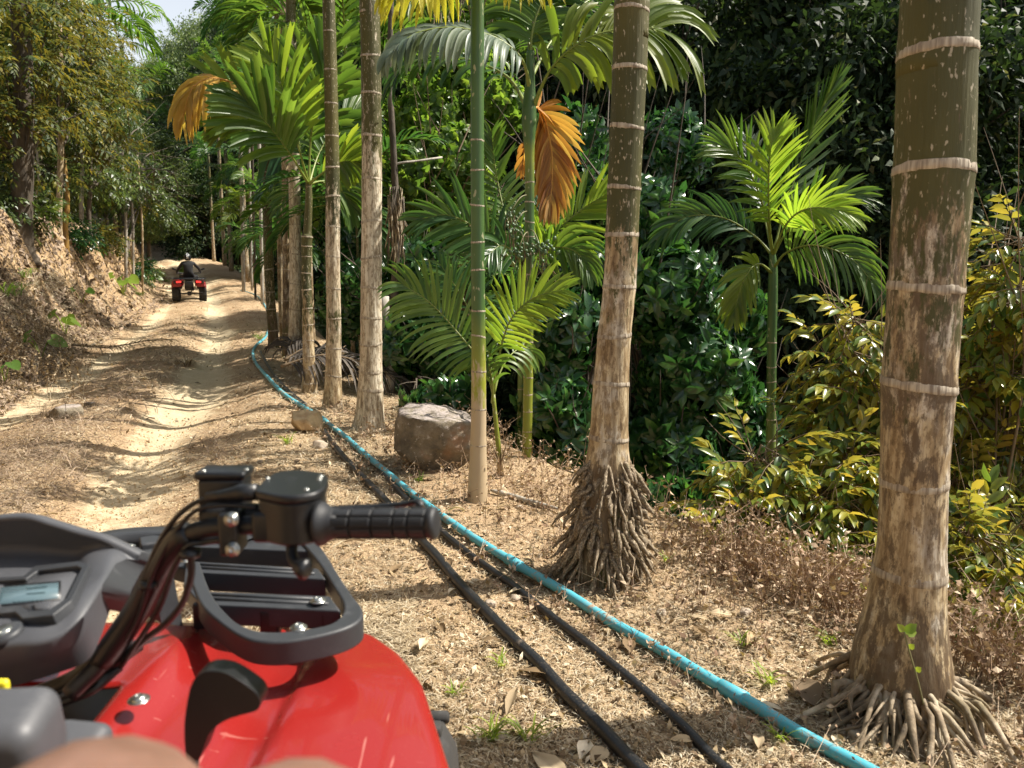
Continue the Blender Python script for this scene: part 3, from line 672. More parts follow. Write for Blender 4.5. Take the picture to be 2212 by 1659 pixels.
    for i in range(3):
        p = W(1080+i*2, 985-8*i, by-.02); V, Q, T = tube([p+A(.0, 0, -.08), p+A((i-1)*.03, -.01, .03), p+A((i-1)*.05, -.01, .10)], [.012, .009, .002], 6, flat=.35); obj('leaf_sheath', V, Q, T, M['root'], b)
    F = dict(nl=21, L=.30, wd=.026, mat='frond', singles=True, segs=7, droop=.75, a0=68, a1=20, vee=.05, r=.007, start=.28, n=(0, -1, .35))
    c = (1066, 850)
    pfrond(b, [c, (1080, 760, -.1), (1104, 690, -.2), (1150, 645, -.25), (1216, 626, -.3)], by, **{**F, 'mat': 'frond_b', 'n': (-.35, -1, .45), 'wd': .030, 'L': .29, 'droop': .4})
    pfrond(b, [c, (1045, 790, 0), (990, 720, 0), (930, 655, 0), (866, 612, -.05)], by, **{**F, 'L': .36, 'nl': 25, 'droop': 1.0, 'wd': .027})
    pfrond(b, [c, (1058, 780, .2), (1030, 700, .4), (985, 620, .5), (950, 570, .6)], by, **{**F, 'mat': 'frond_d', 'L': .30})
    pfrond(b, [c, (1068, 800, -.1), (1062, 770, -.15), (1050, 760, -.2), (1035, 790, -.25)], by, **{**F, 'L': .2, 'nl': 8, 'droop': 1.8})
    pfrond(b, [c, (1082, 800, .1), (1105, 765, .2), (1135, 750, .3), (1160, 770, .35)], by, **{**F, 'L': .24, 'nl': 10, 'droop': 2.0, 'wd': .024})
    pfrond(b, [(1064, 870), (1064, 830, -.1), (1058, 800, -.15), (1050, 780, -.2)], by, **{**F, 'L': .26, 'nl': 6, 'a0': 30, 'droop': 1.6})
    # palm B crown behind the nut palm
    by = 6.8
    b, P = palm('leafy palm whose fronds spread either side of the nut palm stem',
        [(1128, 585, 13), (1127, 700, 15), (1126, 900, 18), (1126, 1060, 20)], by, [640, 690, 740, 790, 850], [(500, 1), (1060, .6)], None, mat='stem', n=16)
    F = dict(nl=22, L=.44, wd=.042, mat='frond', singles=True, segs=6, droop=.5, a0=62, a1=16, vee=.1, r=.010, start=.22, n=(0, -1, .3))
    c = (1128, 595)
    pfrond(b, [c, (1090, 545, 0), (1040, 500, 0), (970, 465, 0), (905, 475, 0)], by, **{**F, 'mat': 'frond_d', 'nl': 24})
    pfrond(b, [c, (1165, 540, -.2), (1210, 492, -.3), (1260, 450, -.3), (1318, 415, -.3)], by, **{**F, 'mat': 'frond_b', 'L': .46, 'droop': .35})
    pfrond(b, [c, (1160, 560, -.2), (1200, 535, -.4), (1245, 545, -.5), (1275, 590, -.6)], by, **{**F, 'L': .34, 'droop': 1.4})
    pfrond(b, [c, (1110, 520, .3), (1085, 440, .5), (1068, 350, .6), (1062, 290, .6)], by, **{**F, 'L': .36})
    pfrond(b, [c, (1120, 560, -.4), (1085, 530, -.6), (1045, 560, -.8)], by, **{**F, 'mat': 'frond_d', 'L': .36, 'nl': 14, 'droop': 1.1})
    pfrond(b, [c, (1100, 570, .4), (1040, 560, .7), (960, 590, .9), (900, 640, 1.0)], by, **{**F, 'mat': 'frond_d', 'L': .4, 'droop': 1.0})
    pfrond(b, [c, (1150, 500, .5), (1175, 430, .7), (1215, 370, .8)], by, **{**F, 'mat': 'frond_d', 'L': .34})
    # palm C right
    by = 6.4
    b, P = palm('small full-crowned palm rising from the shrubs left of the nearest trunk',
        [(1668, 545, 12), (1670, 580, 17), (1669, 640, 20), (1667, 740, 19), (1666, 850, 19), (1664, 1000, 21), (1662, 1180, 24), (1661, 1260, 27)], by,
        [740, 790, 830, 865, 900, 945, 1000, 1060, 1130], [(500, 1), (820, 1), (1000, .6)], [(900, .1), (1100, .5)], mat='stem', n=20)
    F = dict(nl=24, L=.40, wd=.030, mat='frond', singles=True, segs=6, droop=.45, a0=48, a1=14, vee=.12, r=.009, start=.24, n=(0, -1, .3))
    c = (1669, 552)
    pfrond(b, [c, (1690, 470, .1), (1722, 370, .2), (1760, 270, .2), (1800, 185, .2)], by, **{**F, 'sides': (1, -1), 'L': .46, 'droop': .1, 'a0': 32, 'a1': 8, 'n': (.4, -1, 0)})
    pfrond(b, [c, (1655, 470, -.2), (1628, 390, -.3), (1590, 330, -.4), (1560, 318, -.4)], by, **{**F, 'mat': 'frond', 'L': .38, 'wd': .028})
    pfrond(b, [c, (1662, 480, -.2), (1660, 400, -.4), (1664, 330, -.5), (1672, 285, -.5)], by, **{**F, 'mat': 'frond_b', 'L': .36, 'droop': .4})
    pfrond(b, [c, (1700, 500, -.1), (1750, 450, -.2), (1810, 420, -.2), (1868, 425, -.2)], by, **{**F, 'L': .34})
    pfrond(b, [c, (1695, 490, -.3), (1732, 455, -.5), (1790, 450, -.6), (1850, 470, -.6)], by, **{**F, 'mat': 'frond_b', 'L': .3, 'droop': .7})
    pfrond(b, [c, (1630, 510, .1), (1560, 470, .2), (1480, 470, .2), (1415, 520, .2)], by, **{**F, 'mat': 'frond_d', 'L': .36, 'droop': .9, 'nl': 28})
    pfrond(b, [(1670, 580), (1700, 545, -.2), (1760, 530, -.4), (1840, 560, -.5), (1905, 640, -.6)], by, **{**F, 'L': .40, 'droop': 1.5, 'nl': 26, 'a0': 60})
    pfrond(b, [(1668, 590), (1640, 570, -.2), (1615, 590, -.3), (1595, 640, -.3), (1588, 680, -.3)], by, **{**F, 'mat': 'frond_o', 'L': .3, 'droop': .8, 'n': (-.3, -1, 0)})
    pfrond(b, [c, (1645, 440, .4), (1625, 360, .6), (1612, 300, .7)], by, **{**F, 'mat': 'frond_g', 'L': .3, 'a0': 30})
    # yellow frond hanging into the top edge (from a palm whose stem is the slender green one)
    b = bpy.data.objects['betel_palm.002']
    pfrond(b, [(1031, -110, 0), (990, -60, -.1), (930, -30, -.2), (880, -40, -.3), (840, -20, -.3)], 4.4, nl=16, L=.30, wd=.034, mat='frond_y', singles=True, segs=6, droop=2.8, a0=70, a1=30, vee=0, r=.009, start=.2, n=(0, -.4, 1))
    pfrond(b, [(1031, -110, 0), (1080, -70, -.1), (1130, -50, -.2), (1180, -60, -.3)], 4.4, nl=14, L=.26, wd=.032, mat='frond_y', singles=True, segs=6, droop=2.8, a0=70, a1=30, vee=0, r=.009, start=.2, n=(0, -.4, 1))
build_palms()
# ------------------------------------------------------------------ foliage
LEAF2 = (A([0, 0, 0], [-.5, .45, .1], [.5, .45, .1], [0, 1, -.06]), np.array([[0, 2, 1], [1, 2, 3]]))
LEAF6 = (A([0, 0, 0], [-.46, .3, .07], [0, .3, -.02], [.46, .3, .07], [-.42, .65, .05], [0, .68, -.05], [.42, .65, .05], [0, 1, -.17]),
         np.array([[0, 2, 1], [0, 3, 2], [1, 2, 5], [1, 5, 4], [2, 3, 6], [2, 6, 5], [4, 5, 7], [5, 6, 7]]))
def spray(kind, leaf, g, wl=.3):
    TV, TF = leaf; P = []; Y = []; Z = []; S_ = []
    if kind == 'pinn':
        for i in range(9):
            q = (i+1)/9; sd = 1 if i % 2 else -1
            P.append(A(0, q, -.18*q*q)); Y.append(unit(A(sd*(.9-.3*q), .55+.5*q, -.35+.2*g.normal()))); Z.append(unit(A(.2*g.normal(), .2*g.normal(), 1))); S_.append(.42*(1.05-.3*q))
        P.append(A(0, 1, -.18)); Y.append(unit(A(0, 1, -.5))); Z.append(A(0, 0, 1)); S_.append(.36)
    elif kind == 'whorl':
        for i in range(8):
            a = 2*PI*i/8*1.0+g.normal()*.25; el = g.uniform(-.1, .75)
            P.append(A(0, -.12*(i % 3), 0)); Y.append(unit(A(math.cos(a), el, math.sin(a)))); Z.append(unit(A(0, 1, 0)+.25*rdirs(1, g)[0])); S_.append(g.uniform(.75, 1.1))
    else:
        for i in range(14):
            P.append(g.normal(size=3)*A(.5, .5, .32)); Y.append(unit(rdirs(1, g)[0]*A(1, 1, .6)+A(0, .2, -.35))); Z.append(unit(rdirs(1, g)[0]*.7+A(0, 0, 1))); S_.append(g.uniform(.7, 1.15)*.42)
    R = frames(np.array(Y), np.array(Z), np.array(S_)); R[:, :, 0] *= wl/.92
    V, F = instmesh(TV, TF, R, np.array(P)); return V, F
def crown_pts(ell, n, g, shell=.45, clump=0, crad=.3, low=-1):
    """random points + outward dirs in ellipsoids; clump>0 groups them around sub-centres"""
    C = np.array([e[0] for e in ell], float); Rr = np.array([np.broadcast_to(e[1], 3) for e in ell], float)
    wt = (Rr.prod(1))**(2/3); wt /= wt.sum()
    def draw(m):
        i = g.choice(len(ell), m, p=wt); d = rdirs(m, g); d[:, 2] = np.where(d[:, 2] < low, -d[:, 2], d[:, 2]); r = shell+(1-shell)*g.random(m)**.6
        return C[i]+d*r[:, None]*Rr[i], d
    if clump:
        c, d = draw(clump); j = g.integers(0, clump, n); sc = Rr.mean()*crad
        off = g.normal(size=(n, 3))*A(1, 1, .55)*sc*(.5+g.random((clump, 1))[j]); P = c[j]+off; D = d[j]*.6+off/(sc*1.5)
        return P, D/np.linalg.norm(D, axis=1, keepdims=True)
    return draw(n)
def crown_mesh(name, ell, n, kind, leaf, size, mat, seed, wl=.3, droop=.35, clump=0, crad=.3, shell=.45, variants=5, low=-1, upz=.6):
    g = np.random.default_rng(seed); P, D = crown_pts(ell, n, g, shell, clump, crad, low); D = D*A(1, 1, .7)+.5*rdirs(n, g)-A(0, 0, droop)
    VV = []; FF = []; o = 0; Zx = rdirs(n, g)*(1-upz)+A(0, 0, upz)
    sz = size*g.uniform(.75, 1.25, n); R = frames(D, Zx, sz)
    for v in range(variants):
        TV, TF = spray(kind, leaf, g, wl); idx = np.arange(v, n, variants)
        V, F = instmesh(TV, TF, R[idx], P[idx]); VV.append(V); FF.append(F+o); o += len(V)
    return mesh_data(name, np.concatenate(VV), None, np.concatenate(FF), M[mat], smooth=False)
def branches(ell, root, g, n=14, r0=.06, sag=.0, fork=3):
    mb = MB(); root = np.array(root)
    for i in range(n):
        e = ell[i % len(ell)]; d = rdirs(1, g)[0]; tgt = np.array(e[0])+d*np.broadcast_to(e[1], 3)*g.uniform(.5, .95)
        st = root+A(0, 0, g.uniform(-.1, .5)*np.linalg.norm(tgt-root)*.5)
        mid = (st+tgt)/2+A(0, 0, np.linalg.norm(tgt-st)*(.12-sag))+.08*np.linalg.norm(tgt-st)*rdirs(1, g)[0]
        C = catmull([st, mid, tgt], 9); mb.tube(C, np.linspace(r0, r0*.18, 9), 5, cap=False)
        for k in range(fork):
            a = C[3+k*2 if 3+k*2 < 9 else 8]; t2 = a+(tgt-st)*.3*g.uniform(.6, 1.2)+rdirs(1, g)[0]*np.linalg.norm(tgt-st)*.22
            mb.tube(catmull([a, (a+t2)/2+.03*rdirs(1, g)[0], t2], 5), np.linspace(r0*.4, r0*.08, 5), 4, cap=False)
    return mb

PROTO = {}
def make_protos():
    # dense forest tree, 10 m tall, foliage to the ground; centre at origin
    for k in range(3):
        g = np.random.default_rng(50+k)
        ell = [((g.normal()*.6, g.normal()*.6, z), (2.6+g.normal()*.3, 2.6, 1.7)) for z in (2.0, 4.2, 6.4)]+[((g.normal()*.5, g.normal()*.5, 8.4), (2.0, 2.0, 1.5))]
        ell += [((2.1*math.cos(a), 2.1*math.sin(a), g.uniform(2, 8)), (1.3, 1.3, 1.0)) for a in g.uniform(0, 6.28, 6)]
        PROTO['forest%d' % k] = crown_mesh('forest_crown', ell, 5400, 'tuft', LEAF2, .52, 'forest', 60+k, wl=.34, clump=150, crad=.20, shell=.55)
        mb = MB(); mb.tube(catmull([(0, 0, -1.5), (.1, 0, 3), (-.1, .1, 6), (0, 0, 9)], 10), np.linspace(.2, .05, 10), 8)
        b2 = branches(ell, (0, 0, 3), g, 26, .07); V, Q, T = b2.arr(); mb.add(V, Q, T)
        V, Q, T = mb.arr(); PROTO['ftrunk%d' % k] = mesh_data('forest_trunk', V, Q, T, M['dbark'])
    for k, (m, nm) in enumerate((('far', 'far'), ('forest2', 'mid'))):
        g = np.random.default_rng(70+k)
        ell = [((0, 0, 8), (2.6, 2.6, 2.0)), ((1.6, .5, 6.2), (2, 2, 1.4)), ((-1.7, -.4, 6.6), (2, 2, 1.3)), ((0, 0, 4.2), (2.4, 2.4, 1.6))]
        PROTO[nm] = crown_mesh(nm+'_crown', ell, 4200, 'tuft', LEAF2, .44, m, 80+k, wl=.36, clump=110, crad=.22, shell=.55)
        mb = MB(); mb.tube(catmull([(0, 0, -1.5), (.1, 0, 3), (0, 0, 7)], 8), np.linspace(.2, .08, 8), 8); b2 = branches(ell, (0, 0, 4), g, 16, .08); mb.add(*b2.arr())
        V, Q, T = mb.arr(); PROTO[nm+'t'] = mesh_data(nm+'_trunk', V, Q, T, M['dbark'])
    # frond meshes for distant palms
    for k, m in enumerate(('frond', 'frond_d', 'frond_o', 'frond')):
        g = np.random.default_rng(90+k); PROTO['fr%d' % k] = []
        for e in range(3):
            el = math.radians((62, 30, 0)[e]); d = A(math.cos(el), 0, math.sin(el)); P = [A(0, 0, 0)]
            for q in range(4):
                P.append(P[-1]+d*.45); d = unit(d+A(0, 0, -.30-.14*q))
            o = frond(None, P, nl=20, L=.58, wd=.06, mat=m, droop=(1.0 if k < 3 else 2.2), rs=g, r=.014, segs=4, a0=62)
            PROTO['fr%d' % k].append(o.data); bpy.data.objects.remove(o)
make_protos()

def tree_inst(name, label, kind, crown, trunk, loc, sx, sz, rz, group, top=None):
    t = thing(name, loc, label, 'tree', group)
    m = Matrix.Rotation(rz, 4, 'Z')@Matrix.Diagonal((sx, sx, sz, 1))
    put('trunk', PROTO[trunk], t, m); put('crown', PROTO[crown], t, m); return t
def build_forest():
    g = np.random.default_rng(21); G1 = 'trees on the dark hillside across the gully'
    rows = []
    # (px, Y, top py, width scale)
    for px in range(1240, 2500, 210): rows.append((px+g.normal()*30, 17+g.normal()*1.2+(1.5 if px < 1200 else 0), -90, 1.0))
    for px in range(1250, 2650, 180): rows.append((px+g.normal()*30, 24+g.normal()*1.5, -120, 1.25))
    for px in range(1260, 2700, 170): rows.append((px+g.normal()*25, 33+g.normal()*2, -140, 1.5))
    for px in range(850, 1500, 120): rows.append((px+g.normal()*20, 46+g.normal()*2, -160, 1.8))
    for px in range(650, 860, 60): rows.append((px+g.normal()*8, 64+g.normal()*2, -160, 1.3))
    for i, (px, Y, tp, s) in enumerate(rows):
        p = W(px, 700, Y); gz = H1(p[0], p[1])-.3; top = W(px, tp, Y)[2]+1.0; h = top-gz
        if h < 4: h = 4
        lm = [n for a, n in ((2600, 'the right edge'), (2110, 'the nearest trunk'), (1890, 'the upright yellow shrub'), (1745, 'the small full-crowned palm'), (1590, 'the low glossy bush'), (1440, 'the root-cone palm'), (1310, 'the orange frond'), (1190, 'the nut palm'), (1070, 'the slender green stem'), (940, 'the boulder'), (830, 'the stout pale trunk'), (740, 'the olive ringed trunk')) if px < a]
        lab = 'dark evergreen forest tree in the %s rank behind %s' % ('front' if Y < 20 else 'second' if Y < 29 else 'third' if Y < 40 else 'rearmost', lm[-1] if lm else 'the right edge')
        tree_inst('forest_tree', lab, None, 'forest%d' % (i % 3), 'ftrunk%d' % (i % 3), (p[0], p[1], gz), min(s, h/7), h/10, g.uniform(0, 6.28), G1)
    # dark trees closing the end of the track
    for (px, Y, tp, s) in ((330, 66, 250, 1.5), (395, 60, 300, 1.3), (455, 58, 230, 1.3), (505, 66, 130, 1.2), (425, 72, 260, 1.7), (370, 80, 270, 1.8), (290, 70, 270, 1.6), (540, 70, 20, 1.3)):
        p = W(px, 700, Y); gz = H1(p[0], p[1])-.3; h = W(px, tp, Y)[2]-gz
        tree_inst('forest_tree', 'dark shaded tree closing the far end of the track, %s' % {330: 'left of the rider', 395: 'straight above the rider', 455: 'just right of the rider', 505: 'above the chalk-white stem', 425: 'set back above the rider', 370: 'furthest back left of the rider', 290: 'behind the small bank palm', 540: 'behind the crowded palms'}[px], None, 'forest%d' % (int(px) % 3), 'ftrunk%d' % (int(px) % 3), (p[0], p[1], gz), s, h/9.6, g.uniform(0, 6.28), 'trees at the far end of the track')
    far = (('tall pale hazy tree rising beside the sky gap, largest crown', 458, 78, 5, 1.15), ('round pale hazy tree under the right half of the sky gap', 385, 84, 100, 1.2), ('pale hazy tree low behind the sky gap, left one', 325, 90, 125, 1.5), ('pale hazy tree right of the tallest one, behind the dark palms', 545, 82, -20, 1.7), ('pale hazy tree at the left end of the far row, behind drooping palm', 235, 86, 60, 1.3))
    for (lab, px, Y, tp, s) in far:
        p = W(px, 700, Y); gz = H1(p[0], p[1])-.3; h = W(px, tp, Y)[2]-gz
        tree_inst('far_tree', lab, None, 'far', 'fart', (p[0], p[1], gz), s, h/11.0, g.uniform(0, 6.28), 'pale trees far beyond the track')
    # a leafy forest behind the left bank
    for i, (px, Y, tp, s, nm) in enumerate(((-60, 24, -100, 1.2, 'mid'), (10, 27, -80, 1.0, 'mid'), (80, 30, -40, .9, 'mid'), (-180, 20, -100, 1.1, 'mid'), (20, 34, -60, 1.3, 'mid'), (50, 38, 10, 1.2, 'mid'), (265, 44, 230, 1.0, 'mid'), (195, 34, 150, .6, 'mid'), (250, 40, 200, .6, 'mid'), (-100, 33, -100, 1.4, 'forest1'), (330, 52, 330, .9, 'mid'))):
        p = W(px, 700, Y); gz = H1(p[0], p[1])-.3; h = W(px, tp, Y)[2]-gz
        tree_inst('woodland_tree', 'leafy green tree deep in the wood above the bank, %s' % ('outermost left', 'behind the thick dark trunk', 'behind the slim ringed trunk', 'beyond the left edge', 'second behind the thick dark trunk', 'far behind the thick dark trunk', 'under the sky gap', 'behind the chalky trunk', 'right of the chalky trunk', 'darkest one', 'behind the small bank palm')[i], None, nm, nm.replace('forest', 'ftrunk') if 'forest' in nm else 'midt', (p[0], p[1], gz), s, h/10.6, g.uniform(0, 6.28), 'trees in the wood above the left bank')
build_forest()
def near_left_wood():
    g = np.random.default_rng(88)
    for i, (x, y, s, h) in enumerate(((-9.2, 6.5, .8, 7.5), (-7.6, 1.2, .7, 6.5), (-11.5, 2.5, 1.0, 8.5), (-5.5, -4.5, .8, 7.0), (-13.0, 8.5, 1.1, 9.0))):
        gz = H1(x, y)-.2; tree_inst('woodland_tree', 'leafy tree standing on the near left bank, %s' % ('closest to the thick dark trunk', 'beside the quad bike', 'behind the one beside the quad bike', 'behind the camera', 'deepest in the wood')[i], None, 'mid', 'midt', (x, y, gz), s, h/10.6, g.uniform(0, 6.28), 'trees on the near left bank')
near_left_wood()

def bgpalm(label, cpx, cpy, Y, s=1.0, k=0, tw=12, nf=9, seed=0, trunkmat='bark', elevs=None, lean=0):
    Y0 = Y
    for _ in range(60):
        c = W(cpx, cpy, Y); u = c[0]-xt(Y)
        if u > .5 or u < -5.4: break
        Y *= 1.04
    s *= (Y/Y0)**.6; g = np.random.default_rng(seed+300); c = W(cpx, cpy, Y); gz = H1(c[0]-lean, c[1])
    b = thing('background_palm', (c[0]-lean, c[1], gz), label, 'palm tree', 'palms further back')
    r = tw*Y/FPX/2; P = catmull([A(c[0]-lean, c[1], gz-.2), A(c[0]-lean*.4, c[1], (gz+c[2])/2), c], 14)
    V, Q, T = tube(P, np.interp(range(14), [0, 2, 13], [r*1.35, r, r*.8]), 10)
    zf = (V[:, 2]-gz)/(c[2]-gz); obj('trunk', V, Q, T, M[trunkmat], b, attrs=dict(green=np.clip(zf*1.3-.2, 0, 1), moss=np.zeros(len(V))))
    if tw > 9:
        for z in np.arange(.12, .93, .42/max(1, c[2]-gz)):
            i = int(z*13); p = P[i]; tt = np.interp(z*13, range(14), P[:, 0]); 
            VV, QQ, TT = tube([A(tt, c[1], gz+z*(c[2]-gz)-.012), A(tt, c[1], gz+z*(c[2]-gz)+.012)], r*1.08, 10); obj('ring', VV, QQ, TT, M['ring'], b)
    off = Vector(c-np.array(b.location))
    for i in range(nf):
        az = 2*PI*i/nf+g.normal()*.25; e = i % 3
        put('frond', PROTO['fr%d' % k][e], b, Matrix.Translation(off)@Matrix.Rotation(az, 4, 'Z')@Matrix.Rotation(g.normal()*.12, 4, 'Y')@Matrix.Rotation(g.normal()*.3, 4, 'X')@Matrix.Scale(s*g.uniform(.85, 1.1), 4))
    return b
def build_bgpalms():
    for a in (('tall palm with drooping dark crown left of the sky gap', 262, 90, 17, .95, 3, 10, 11, 1), ('drooping palm just below and right of the one left of the sky gap', 318, 190, 21, 1.2, 3, 8, 10, 2),
              ('shaggy palm behind the far track bend, under the sky gap palm', 300, 268, 23, 1.1, 3, 7, 10, 3), ('dark palm crown cut by the top edge, left of the tall ringed trunks', 505, 25, 15, .95, 1, 11, 11, 4),
              ('dark palm crown at the top edge over the bright fan leaves', 585, -10, 13, .85, 1, 12, 11, 5), ('small round-headed palm above the ochre leaf', 462, 120, 26, 1.1, 0, 7, 10, 6),
              ('palm with splayed pale green crown behind the ochre leaf', 480, 190, 22, 1.1, 0, 8, 10, 7), ('shaded palm below the olive fan leaves', 535, 350, 20, 1.15, 1, 9, 11, 8),
              ('dark palm with hanging skirt left of the brown-and-green stem', 490, 395, 24, 1.2, 1, 8, 12, 9), ('lit yellow-green palm crown beside the track, left of the brown-and-green stem', 520, 460, 19, 1.15, 2, 9, 11, 10),
              ('low palm crown behind the white stems at the track edge', 545, 520, 23, 1.1, 1, 8, 10, 11), ('palm crown between the thin stems and the olive ringed trunk', 610, 300, 15, 1.1, 0, 10, 10, 12),
              ('palm crown peeking between the young banded palm and the ringed trunk', 700, 440, 11.5, .75, 0, 8, 10, 13), ('fine-leaved palm crown left of the stout pale trunk, at mid height', 770, 450, 9.5, .75, 1, 7, 10, 14),
              ('dark palm behind the ochre leaf, beside the far track', 450, 330, 34, 1.3, 1, 6, 11, 15), ('palm crown high behind the olive ringed trunk, at the top edge', 690, 30, 12.5, .85, 0, 12, 11, 16),
              ('palm crown at the top edge between the stout pale trunk and the slender stem', 880, -40, 12, 1.2, 2, 11, 10, 17), ('palm crown added to shade the track, above the pale flaring trunk', 650, 20, 11.5, .85, 0, 9, 10, 33), ('bright palm crown right of the olive ringed trunk', 745, 170, 10.5, .95, 0, 9, 11, 18),  # crown above the pale flaring trunk is added to shade the track
              ('palm at the top edge left of the sky gap', 215, 10, 19, 1.2, 3, 8, 10, 19), ('dark low palm deep behind the nut palm', 1010, 640, 11, .8, 1, 8, 10, 20),
              ('low feathery palm at the far bend of the track', 530, 545, 40, .8, 0, 5, 9, 21), ('small coconut-like palm on the bank left of the distant rider', 322, 505, 25, 1.0, 2, 6, 11, 22)):
        bgpalm(*a[:4], s=a[4]*(.62 if a[3] > 14 else 1.0)*(1.7 if a[1] < 340 else 1), k=a[5], tw=a[6], nf=a[7], seed=a[8])
    g = np.random.default_rng(123); XS = [(520, 60, 60), (490, 150, 62), (560, 110, 22), (540, 200, 60), (505, 300, 62), (480, 350, 60), (560, 420, 22), (590, 60, 20), (620, 180, 18), (655, 520, 16), (240, 170, 34), (345, 260, 42), (300, 360, 34), (560, 20, 18), (1010, 400, 13), (620, 10, 16)]
    XI = [1, 2, 3, 4, 6, 8]+list(range(9, 19))
    for i, (px, py, Y) in zip(XI, XS):
        bgpalm('%s palm crown %s' % (('shaggy', 'dark', 'feathery', 'small')[i % 4], ('at the top of the crowded palms', 'above the ochre frond', 'beside the ochre frond', 'behind the olive fan leaves', 'behind the olive fan stem', 'below the ochre frond', 'mid-height left of the brown-and-green stem', 'low over the track end', 'right of the track end', 'at the foot of the crowded palms', 'left of the pale flaring trunk top', 'between the thin stems', 'right of the yellow-banded palm', 'left of the chalky trunk', 'left of the ochre frond', 'above the two grey bank trunks', 'touching the top edge by the thin stems', 'behind the slender green stem', 'touching the top edge by the olive ringed trunk')[i]), px, py, Y, s=.72+.2*g.random(), k=(1, 0, 1, 3)[i % 4], tw=6, nf=10, seed=40+i)
    # white stems along the track edge
    for i, (px, py0, Y, tw, lab) in enumerate(((516, 560, 33, 8, 'chalk-white thin stem standing alone at the track edge near the distant rider'), (534, 555, 34, 5, 'thin grey-white stem just right of the chalk-white one'), (541, 560, 30, 5, 'thin dark stem two to the right of the chalk-white one'), (556, 560, 27, 7, 'leaning grey stem left of the brown-and-green palm'))):
        c = W(px, 420, Y); gz = H1(c[0], c[1]); b = thing('background_palm', (c[0], c[1], gz), lab, 'palm tree', 'palms further back')
        top = W(px+2, 200, Y); P = catmull([A(c[0], c[1], gz-.2), (A(c[0], c[1], gz)+top)/2, top], 10); V, Q, T = tube(P, tw*Y/FPX/2, 10)
        obj('trunk', V, Q, T, M['pbark' if i != 2 else 'dbark'], b)
        off = Vector(top-np.array(b.location))
        for j in range(9): put('frond', PROTO['fr1'][j % 3], b, Matrix.Translation(off)@Matrix.Rotation(j*.7, 4, 'Z')@Matrix.Scale(1.1, 4))
build_bgpalms()

